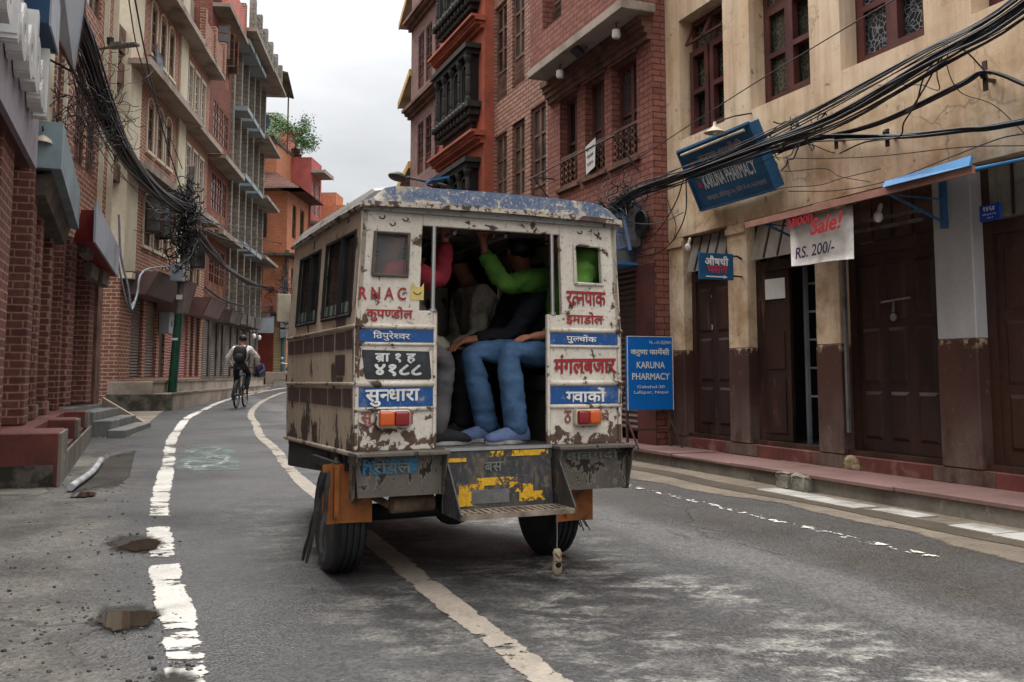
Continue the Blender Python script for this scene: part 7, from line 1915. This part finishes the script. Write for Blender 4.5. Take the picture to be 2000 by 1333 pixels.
# twisted supply cables fixed to the wall
bundle('twisted grey-black supply cables clamped along the yellow wall above the awning', [W_(2.6,6.05,2.75), onT(2000,240,6.06), onT(1880,256,6.08), onT(1760,268,6.08), onT(1640,268,6.08), onT(1560,272,6.08), onT(1500,300,6.08), onT(1470,325,6.1)], .026, 8, (.007,.011), .35, seed=7, m='cable')
bundle('cables rising over a wall bracket at the right edge of the yellow house', [onT(2060,200,6.06), onT(2000,168,6.06), onT(1925,142,6.06), onT(1870,170,6.07), onT(1720,238,6.09), onT(1600,268,6.09), onT(1520,295,6.1)], .022, 6, (.008,.013), .2, seed=8)
r4 = random.Random(21)
for i, (lab, P, r) in enumerate((
    ('single thin wire rising from the maroon brick house past the first pharmacy window', [(1180,352,5.5),(1285,285,5.5),(1450,178,5.5),(1640,62,5.5),(1780,-20,5.5)], .007),
    ('thin wire curving from the bracket down to the blue awning end', [(2000,262,6.1),(1950,272,6.1),(1850,310,6.1),(1740,352,6.1),(1640,372,6.1),(1540,374,6.1)], .006),
    ('thin wire running level above the awning', [(2000,285,6.12),(1880,288,6.12),(1720,305,6.12),(1600,310,6.12),(1500,308,6.12)], .005),
    ('wire loop hanging from the main bundle to the wall bracket', [(1850,92,5.7),(1830,140,5.8),(1835,175,5.9),(1815,172,6.0),(1795,166,6.0),(1715,167,6.0)], .006),
    ('black drop cable falling from the main bundle to the twisted wall cables', [(1845,92,5.72),(1805,150,5.8),(1790,200,5.9),(1765,240,6.0),(1755,268,6.05),(1690,278,6.08),(1640,300,6.1)], .009),
    ('second drop cable from the main bundle beside the first', [(1847,92,5.72),(1812,160,5.85),(1785,205,5.95),(1770,220,6.0)], .009),
    ('cable arching from the main bundle to the bracket', [(1850,90,5.72),(1885,100,5.9),(1920,135,6.03),(1935,146,6.05)], .008),
    ('thin wire from the main bundle down to the wall, right of the bracket', [(1855,92,5.72),(1850,130,5.9),(1875,180,6.1),(1940,205,6.12),(2000,260,6.14)], .005),
    ('thin slack wire crossing the wall from the sign corner', [(1508,372,6.1),(1540,366,6.12),(1600,362,6.14),(1640,350,6.14),(1720,330,6.14)], .005),
    ('wire looping below the big blue sign', [(1500,330,6.1),(1540,335,6.14),(1610,330,6.15),(1640,345,6.15),(1700,356,6.15)], .005),
    ('small coil of wire hanging from the main bundle', [(1600,222,5.62),(1596,240,5.62),(1606,246,5.62),(1614,232,5.62),(1612,220,5.62),(1603,236,5.62),(1610,247,5.62)], .006),
    ('cable drooping from the main bundle by the brick corner, inner', [(1335,350,5.7),(1320,395,5.8),(1290,445,5.9),(1255,478,5.95),(1225,492,5.95)], .009),
    ('cable drooping from the main bundle by the brick corner, outer', [(1340,350,5.72),(1338,420,5.9),(1310,475,6.0),(1270,500,5.98),(1235,490,5.96)], .009),
    ('thin wire down the edge of the yellow house beside the brick', [(1300,380,6.15),(1310,410,6.16),(1320,440,6.17),(1316,470,6.17)], .006),
    ('pale cable looping out of the wire cabinet', [(1222,395,5.9),(1232,430,5.85),(1260,438,5.88),(1300,432,5.95),(1335,415,5.9)], .008),
    ('pair of thin lines below the main bundle', [(1510,300,5.65),(1600,240,5.64),(1700,190,5.62),(1800,128,5.6)], .005),
    ('thin wire beside the pair of lines under the main bundle', [(1480,322,5.66),(1570,275,5.66),(1640,225,5.64),(1740,178,5.62)], .005))):
    cable(lab, [onT(*p) for p in P], r*.85, 'cable_grey' if 'pale' in lab else 'cable', n=24)
for i, (x, y) in enumerate(((1932,150),(1560,268),(1740,262),(1640,268))):
    a, b, z = on_plane(ST, 6.15, x, y)
    t = T('cable_bracket', 'steel cable bracket on the yellow wall, %s' % ('under the arching cables at the right','at the knot right of the big blue sign','over the awning middle','between the knot and the awning middle')[i], 'bracket', ST, a, 6.2, z)
    q = t.mb(); q.box(a-.02, a+.02, 6.1, 6.2, z-.04, z-.02); q.box(a-.02,a+.02,6.1,6.115,z-.12,z+.12 if i == 0 else z+.04); q.build('arm', MT['metal_dark'])
    q = t.mb(); q.lathe([(.0,0),(.022,.0),(.028,.03),(.018,.05),(0,.05)], (a,6.09,z-.02), (0,0,1), 8); q.build('insulator', MT['black'])
# tangle beside the big sign
def tangle(label, fn, count, seed, spread, r=(.004,.009), m='cable', L=7, name='cable_tangle'):
    rq = random.Random(seed); q = MB()
    for k in range(count):
        c = fn(rq); d_ = Vector((rq.uniform(-1,1), rq.uniform(-1,1), rq.uniform(-1,1)))
        P = [c]
        for j in range(L):
            d_ = (d_*.65+Vector((rq.uniform(-1,1), rq.uniform(-1,1), rq.uniform(-1,1)))*.75).normalized(); P.append(P[-1]+d_*spread*rq.uniform(.5,1.1))
        q.tube(wire_pts(P, 0, L*4), rq.uniform(*r), 4, False)
    o = q.build(name, MT[m], smooth=True); tag(o, label, 'cable tangle'); return o
k0, k1 = onT(1500,300,6.05), onT(1585,268,6.05)
tangle('knot of black wires on the wall just right of the big blue sign', lambda q: k0.lerp(k1, q.random()), 26, 4, .075, (.004,.008))
# wire cabinet at the brick corner
t = T('cable_cabinet', 'grey distribution cabinet with cut wires at the corner of the maroon brick house', 'cabinet', ST, 11.0, 5.95, 2.7)
q = t.mb(); q.box(10.75, 11.15, 5.82, 5.99, 2.68, 3.28); q.build('case', mat('grey_cabinet_paint', S(110,110,116), .5, S(80,78,80), 4, (.4,.65)), bevel=.01, seg=1)
q = t.mb(); q.tube([(10.9,5.80,3.2),(10.72,5.76,2.9),(10.66,5.78,2.62)], .022, 5); q.tube([(11.0,5.80,3.2),(10.95,5.74,2.95),(10.9,5.76,2.7)], .018, 5); q.build('conduit', mat('blue_grey_conduit', S(92,118,150), .5, var=.1))
cc = ST.w(10.95, 5.78, 3.15)
tangle('mess of pale and black wire ends around the grey distribution cabinet', lambda q: cc+Vector((q.uniform(-.2,.2), q.uniform(-.2,.2), q.uniform(-.35,.3))), 30, 9, .085, (.004,.008), 'cable_grey')
tangle('black wires knotted above the grey distribution cabinet', lambda q: cc+Vector((q.uniform(-.3,.3), q.uniform(-.25,.25), q.uniform(-.05,.3))), 36, 10, .10, (.005,.009))
t = T('meter_dish', 'round dark fan grille behind the wires on the maroon brick house', 'fan', ST, 10.7, 6.0, 2.8)
q = t.mb(); q.lathe([(.0,0),(.15,.0),(.17,.03),(.15,.06),(.13,.05),(.0,.02)], (10.62,5.96,2.98), (0,-1,0), 18); q.build('fan_housing', MT['black'])

# ---- left pole with its huge tangle
PB = Vector((-8.52, 23.8, 0)); PTOP = Vector((-8.18, 23.8, 6.1))
t = T('utility_pole', 'leaning grey steel pole with a green painted foot, carrying a black mass of cables', 'utility pole', IDF, PB.x, -PB.y, zg(23.8), flip=False)
q = MB(t); d_ = PTOP-PB; P = lambda z: Vector((d_.x*z/6.1, 0, z-zg(23.8)))
q.tube([P(.15), P(2.55)], [.115,.105], 14); q.build('painted_foot', MT['green'], smooth=40)
q = MB(t); q.tube([P(2.552), P(6.3)], [.1,.075], 14); q.build('shaft', MT['poleg'], smooth=40)
q = MB(t); q.box(P(3.6).x-.22, P(3.6).x+.1, -.3, -.1, P(3.6).z-.25, P(3.6).z+.18); q.build('junction_box', MT['signpale'], bevel=.02)
q = MB(t); q.box(P(2.05).x-.105,P(2.05).x+.06,-.125,-.11,1.68,1.74); q.box(P(3).x-.07,P(3).x+.08,-.115,-.105,P(3).z-.1,P(3).z+.02); q.build('paper_label', MT['paper'])
def polept(q, z0=3.9, z1=6.0, w=.16): z = q.triangular(z0, z1, (z0+z1)/2); return Vector((PB.x+d_.x*z/6.1+q.gauss(0,w), PB.y+q.gauss(-.1,w), z))
tangle('dense black tangle of cables wrapped round the left pole', lambda q: polept(q, 3.4, 6.0, .12), 230, 12, .09, (.007,.018), L=9)
tangle('loops of loose grey wire sprouting from the tangle on the left pole', lambda q: polept(q, 3.9, 6.0, .16), 26, 13, .17, (.005,.010), 'cable_grey', L=8)
S0 = [pix(60,-330,7.5), pix(120,-60,9.6), pix(168,80,11.6), pix(205,200,13.8), pix(250,300,16.8), pix(300,365,20), pix(345,398,22.6), pix(368,405,23.6)]
bundle('massive black cable bundle swooping from the upper left corner down to the pole', S0, .085, 46, (.010,.018), .25, seed=15)
bundle('second slack bundle hanging beside the massive one at the upper left', [p+Vector((-.22+.03*i, 0, -.12)) for i, p in enumerate(S0)], .10, 16, (.007,.012), .6, seed=16)
tangle('untidy wires hanging between the left signs and the massive bundle', lambda q: pix(q.uniform(150,235), q.uniform(120,300), q.uniform(12.2,14)), 70, 17, .13, (.003,.007))
tangle('thin wires strung from the pale blue sign box across to the bundle', lambda q: pix(q.uniform(85,180), q.uniform(140,240), q.uniform(11.4,12.6)), 34, 18, .22, (.004,.007), L=5)
for i, (lab, P, r) in enumerate((
    ('long black service wire dropping from the top past the arched windows to the pole', [pix(262,-10,15), pix(285,110,17), pix(320,260,20), pix(362,395,23.6)], .016),
    ('second service wire beside the long one, past the arched windows', [pix(250,-10,15), pix(272,110,17), pix(318,230,20), pix(356,330,23.6)], .012),
    ('thin wire from the pale sheet banner to the upper left bundle', [pix(130,-10,10.4), pix(150,30,11), pix(168,60,11.5)], .007),
    ('thick grey cable loop hanging below the red sign box', [pix(232,420,17.5), pix(236,500,17.4), pix(250,560,17.4), pix(256,606,17.4), pix(268,575,17.8), pix(280,530,18.5), pix(330,520,22.5)], .022),
    ('black cable running with the grey loop below the red sign box', [pix(226,480,17.2), pix(236,540,17.3), pix(250,600,17.4), pix(262,590,17.8)], .018),
    ('wire from the pole to the orange house, upper', [pix(375,405,23.8), pix(430,440,32), pix(520,470,44), pix(640,492,50)], .018),
    ('wire from the pole to the orange house, lower', [pix(380,440,23.8), pix(450,470,32), pix(540,495,46)], .018),
    ('thin wire from the pole across the timber windows', [pix(385,425,23.8), pix(430,438,28), pix(500,445,38)], .012),
    ('wire from the pole to the corner house wall', [pix(365,420,23.7), pix(310,455,23), pix(262,450,22.6)], .009),
    ('wire sagging from the corner house pilaster to the pole top', [pix(262,330,22.7), pix(300,372,23), pix(352,395,23.6)], .009))):
    cable(lab, P, r, 'cable_grey' if 'grey' in lab else 'cable', n=24)
bundle('cable bundle running from the pole along the far row to the far pole', [pix(385,455,23.7), pix(420,500,27), pix(455,532,32), pix(495,556,39), pix(540,566,48)], .10, 14, (.015,.03), .4, seed=19)
bundle('lower cable bundle along the shop signs of the far row', [pix(400,560,24.5), pix(440,588,30), pix(490,600,38), pix(540,600,48)], .05, 6, (.012,.02), .3, seed=20)
# LED street light on the left
t = T('street_light', 'flat LED street light on a short arm at the upper left', 'street light', ST, 13.5, -1.2, 6)
A, B, C_ = ST.inv(pix(186,97,14.6)), ST.inv(pix(215,93,14.4)), ST.inv(pix(268,87,14.2))
q = t.mb(); q.tube([(A[0],-1.25,A[2]-.05), A, B], .022, 6); q.build('arm', MT['metal'])
dv = (Vector(C_)-Vector(B)); q = t.mb(); q.obox((Vector(B)+Vector(C_))/2, dv, (dv.y,-dv.x,0), (0,0,1), dv.length/2, .06, .022); q.obox(Vector(B).lerp(Vector(C_),.28)+Vector((0,0,.04)), dv, (dv.y,-dv.x,0), (0,0,1), dv.length*.22, .045, .025); q.build('lamp_head', MT['metal'], bevel=.008)
q = t.mb(); q.lathe([(.0,0),(.05,.0),(.055,.1),(.0,.11)], Vector(B)+Vector((0,0,.05)), (0,0,1), 10); q.build('sensor', MT['black'])
# far pole
fp = pix(552,745,46); fz = zg(46)
t = T('utility_pole', 'distant grey-green pole with meter boxes and pale wires in front of the orange corner house', 'utility pole', IDF, fp.x, -fp.y, fz, flip=False)
q = MB(t); q.tube([(0,0,0),(0,0,2.2)], .12, 10); q.build('painted_foot', mat('grey_green_paint', S(70,98,96), .6)); q = MB(t); q.tube([(0,0,2.201),(.1,0,6.5)], .1, 10); q.build('shaft', MT['poleg'])
q = MB(t); q.box(-.1,.35,-.3,-.12,2.7,3.3); q.box(-.1,.2,-.3,-.12,2.2,2.6); q.build('meter_box', MT['signpale'])
tangle('dark wire tangle with pale loops at the distant pole', lambda q: fp+Vector((q.gauss(.1,.2), q.gauss(0,.2), q.uniform(2.6,5.2)-fp.z+fz)), 60, 22, .28, (.012,.022))
tangle('pale wire loops at the distant pole', lambda q: fp+Vector((q.gauss(.3,.25), q.gauss(-.1,.2), q.uniform(3.6,5.0)-fp.z+fz)), 22, 23, .3, (.010,.016), 'cable_grey')
# pipe in the broken gutter
t = T('drain_pipe', 'short white plastic pipe lying in the broken gutter on the left', 'pipe', IDF, gp(165,940)[0], -gp(165,940)[1], .02, flip=False)
q = MB(t); a_, b_ = gp(138,962), gp(196,908); o_ = Vector((t.e.location.x, t.e.location.y, 0)); A = Vector((*a_,.025))-o_; B = Vector((*b_,.025))-o_; M_ = (A+B)/2+Vector((.05,-.03,0))
q.tube(wire_pts([A,M_,B],0,12), .034, 10); q.build('pipe', mat('weathered_white_pvc', S(176,182,186), .5, S(132,134,132), 5, (.4,.65), var=.08), smooth=40)
q = MB(t); dd_ = (B-M_).normalized(); q.lathe([(.04,0),(.042,.05),(.036,.06)], B-dd_*.03, dd_, 12); q.build('socket', MT['whitewash'], smooth=40)

# ================================================================ CYCLIST
CF = Frame(-6.77, 23.8, .9965, .084)
CZ = zg(23.8)+.006
t = T('bicycle', 'dark bicycle with a blue seat post seen from behind, ridden up the lane', 'bicycle', CF, 0, 0, CZ, flip=False)
for y, x in ((-.52, 0), (.52, .0)):
    e = bpy.data.objects.new('wheel', None); COL.objects.link(e); e.parent = t.e
    q = MB(t); n_ = 28; q.tube([(x, y+.325*math.cos(2*math.pi*k/n_), .345+.325*math.sin(2*math.pi*k/n_)) for k in range(n_+1)], .024, 6, False); q.build('tyre', MT['black'], e, smooth=True)
    q = MB(t); q.tube([(x, y+.295*math.cos(2*math.pi*k/n_), .345+.295*math.sin(2*math.pi*k/n_)) for k in range(n_+1)], .01, 5, False)
    for k in range(18): th = 2*math.pi*k/18; q.tube([(x+(.03 if k%2 else -.03),y,.345),(x,y+.29*math.cos(th),.345+.29*math.sin(th))], .0015, 3, False)
    q.tube([(x-.06,y,.345),(x+.06,y,.345)], .018, 6); q.build('rim', MT['metal'], e)
q = MB(t)
for A, B, r in (((0,-.1,.33),(0,-.19,.82),.018),((0,-.18,.78),(0,.36,.85),.018),((0,-.1,.33),(0,.38,.76),.021),((.05,-.52,.345),(.015,-.17,.76),.009),((-.05,-.52,.345),(-.015,-.17,.76),.009),((.05,-.52,.345),(.03,-.1,.33),.01),((-.05,-.52,.345),(-.03,-.1,.33),.01),((.05,.52,.345),(.04,.41,.7),.013),((-.05,.52,.345),(-.04,.41,.7),.013),((-.05,.41,.7),(.05,.41,.7),.016),((0,.41,.7),(0,.35,.92),.018)): q.tube([A, B], r, 8)
q.build('frame', MT['black'], smooth=40)
q = MB(t); q.tube([(0,-.19,.80),(0,-.215,.95)], .016, 8); q.build('seat_post', MT['awningblue'])
q = MB(t); q.ball((0,-.24,.965), .1, (.85,1.3,.4), 8); q.build('saddle', MT['black'], smooth=True)
q = MB(t); q.tube([(0,.35,.92),(0,.40,1.0)], .015, 6); q.tube([(-.33,.36,1.02),(-.1,.42,1.0),(.1,.42,1.0),(.33,.36,1.02)], .013, 6); q.build('handlebar', MT['metal_dark'])
q = MB(t); q.tube([(.07,-.1,.33),(.08,.02,.46)], .01, 5); q.tube([(-.07,-.1,.33),(-.08,-.22,.20)], .01, 5); q.box(.07,.17,-.02,.06,.45,.47); q.box(-.17,-.07,-.26,-.18,.19,.21); q.lathe([(.0,0),(.09,.0),(.09,.006),(0,.006)], (.05,-.1,.33), (1,0,0), 16); q.build('crank', MT['metal_dark'])
q = MB(t); q.tube([(.01,-.53,.68),(.01,-.7,.6),(.01,-.8,.45)], .02, 5); q.build('mudguard', MT['black'])
J = dict(pelvis=(0,-.20,1.06), belly=(0,-.13,1.22), chest=(0,.0,1.42), neck=(0,.09,1.56), chin=(0,.13,1.62), head=(0,.14,1.70), crown=(0,.14,1.78),
    shL=(-.19,.0,1.46), elL=(-.37,.12,1.22), wrL=(-.335,.30,1.05), paL=(-.325,.36,1.03), shR=(.19,.0,1.46), elR=(.37,.14,1.24), wrR=(.335,.30,1.06), paR=(.325,.36,1.03),
    hiL=(-.09,-.18,1.02), knL=(-.13,.10,.64), anL=(-.13,-.20,.28), toL=(-.13,-.07,.225), hiR=(.09,-.18,1.02), knR=(.13,.26,.84), anR=(.13,.02,.54), toR=(.13,.14,.485))
WSH = fabric('white_cotton_shirt', S(226,222,216), S(196,190,184)); DTR = fabric('dark_navy_trousers', S(34,36,44), S(22,24,30))
person('cyclist in white shirt and dark trousers with a black backpack, riding away', CF, (0,0,CZ), J, (0,1,0), WSH, DTR, SHOEK,
    hands={'L': ((.0,1,-.1),(1,0,0),.9,(0,0,1)), 'R': ((0,1,-.1),(-1,0,0),.9,(0,0,1))}, fold=.006)
t = T('backpack', 'black backpack worn by the cyclist', 'backpack', CF, 0, -.2, CZ+1.1, flip=False)
qd = Vector((0,-.2+.0,1.1)); 
e_off = Vector((0,-.2,1.1))
def bpk(c, sc, r, n=12): q = MB(t); q.ball(Vector(c)-Vector((0,0.0,1.1)), r, sc, n); return q
t.e.location = CF.w(0, 0, CZ+1.1)
q = bpk((0,-.24,1.33), (1.05,.62,1.45), .165); q.build('main_bag', MT['black'], smooth=True, fn=lambda c: Vector((max(-.165,min(.165,c.x*1.08)), max(-.335,c.y), max(-.03,min(.43,c.z)))))
q = bpk((0,-.335,1.24), (1.0,.5,.9), .12); q.build('front_pocket', mat('black_nylon', S(34,34,36), .55), smooth=True)
q = MB(t)
for sx in (-1, 1): q.tube([(sx*.11,-.16,.40),(sx*.13,-.03,.45),(sx*.14,.11,.38),(sx*.15,.1,.2),(sx*.14,-.08,.05)], .02, 5)
q.tube([(-.04,-.2,.42),(0,-.2,.47),(.04,-.2,.42)], .01, 5); q.build('strap', MT['black'])
# person sitting far off by the concrete block, and a parked motorcycle beyond the bus
gx = pix(505,745,43.5)
PF = Frame(gx.x, gx.y, 1, 0)
J = dict(pelvis=(0,0,1.05), belly=(0,-.04,1.2), chest=(0,-.1,1.4), neck=(0,-.16,1.53), chin=(0,-.2,1.58), head=(0,-.22,1.65), crown=(0,-.22,1.73),
    shL=(-.19,-.1,1.43), elL=(-.28,-.2,1.2), wrL=(-.15,-.38,1.1), paL=(-.12,-.45,1.08), shR=(.19,-.1,1.43), elR=(.28,-.2,1.2), wrR=(.15,-.38,1.1), paR=(.12,-.45,1.08),
    hiL=(-.09,-.05,1.03), knL=(-.14,-.45,1.06), anL=(-.14,-.48,.62), toL=(-.14,-.62,.58), hiR=(.09,-.05,1.03), knR=(.14,-.45,1.06), anR=(.14,-.48,.62), toR=(.14,-.62,.58))
person('distant person in blue sitting on the step beyond the concrete block', PF, (0,0,-.0), J, (0,-1,-.2), fabric('blue_cotton', S(60,72,110), S(44,54,84)), DTR, SHOEK)
t = T('step', 'low stone step under the distant seated person in blue', 'step', PF, 0, 0, .5, flip=False)
q = MB(t); q.box(-1.2,.9,-.3,.5,0-.0,.42); q.build('stone', MT['slab_dark'], bevel=.02); 
q = MB(t); q.box(-1.2,.9,-.75,-.301,0,.07); q.build('tread', MT['slab'])
mz = zg(36)
mp = pix(566,735,36)
MF = Frame(mp.x, mp.y, 1, .2)
t = T('motorcycle', 'black parked motorcycle half hidden behind the minibus', 'motorcycle', MF, 0, 0, mz, flip=False)
for y in (-.62, .62):
    q = MB(t); n_ = 22; q.tube([(0,y+.25*math.cos(2*math.pi*k/n_),.31+.25*math.sin(2*math.pi*k/n_)) for k in range(n_+1)], .06, 8, False); q.build('wheel', MT['black'], smooth=True)
q = MB(t); q.ball((0,.15,.82), .2, (.75,1.3,.75), 10); q.build('fuel_tank', MT['black'], smooth=True)
q = MB(t); q.ball((0,-.42,.82), .2, (.75,1.9,.4), 10); q.build('seat', MT['black'], smooth=True)
q = MB(t); q.box(-.14,.14,-.25,.25,.3,.62); q.tube([(.08,.62,.31),(.07,.42,.95)], .025, 6); q.tube([(-.08,.62,.31),(-.07,.42,.95)], .025, 6); q.tube([(.14,-.1,.35),(.14,-.75,.42)], .04, 6); q.build('engine', MT['metal_dark'])
q = MB(t); q.tube([(-.36,.3,1.05),(0,.42,1.0),(.36,.3,1.05)], .016, 6); q.build('handlebar', MT['chrome'])
q = MB(t); q.ball((0,.55,.88), .1, (1,.8,1), 8); q.build('headlight', MT['lampwhite'], smooth=True)
q = MB(t); q.ball((0,-.82,.78), .06, (1,.6,.7), 8); q.build('tail_light', MT['signred'], smooth=True)
for sx in (-1, 1):
    q = MB(t); q.tube([(sx*.28,.34,1.04),(sx*.32,.32,1.2)], .008, 4); q.ball((sx*.32,.32,1.22), .055, (1.2,.3,.8), 8); q.build('mirror', MT['chrome'], smooth=True)
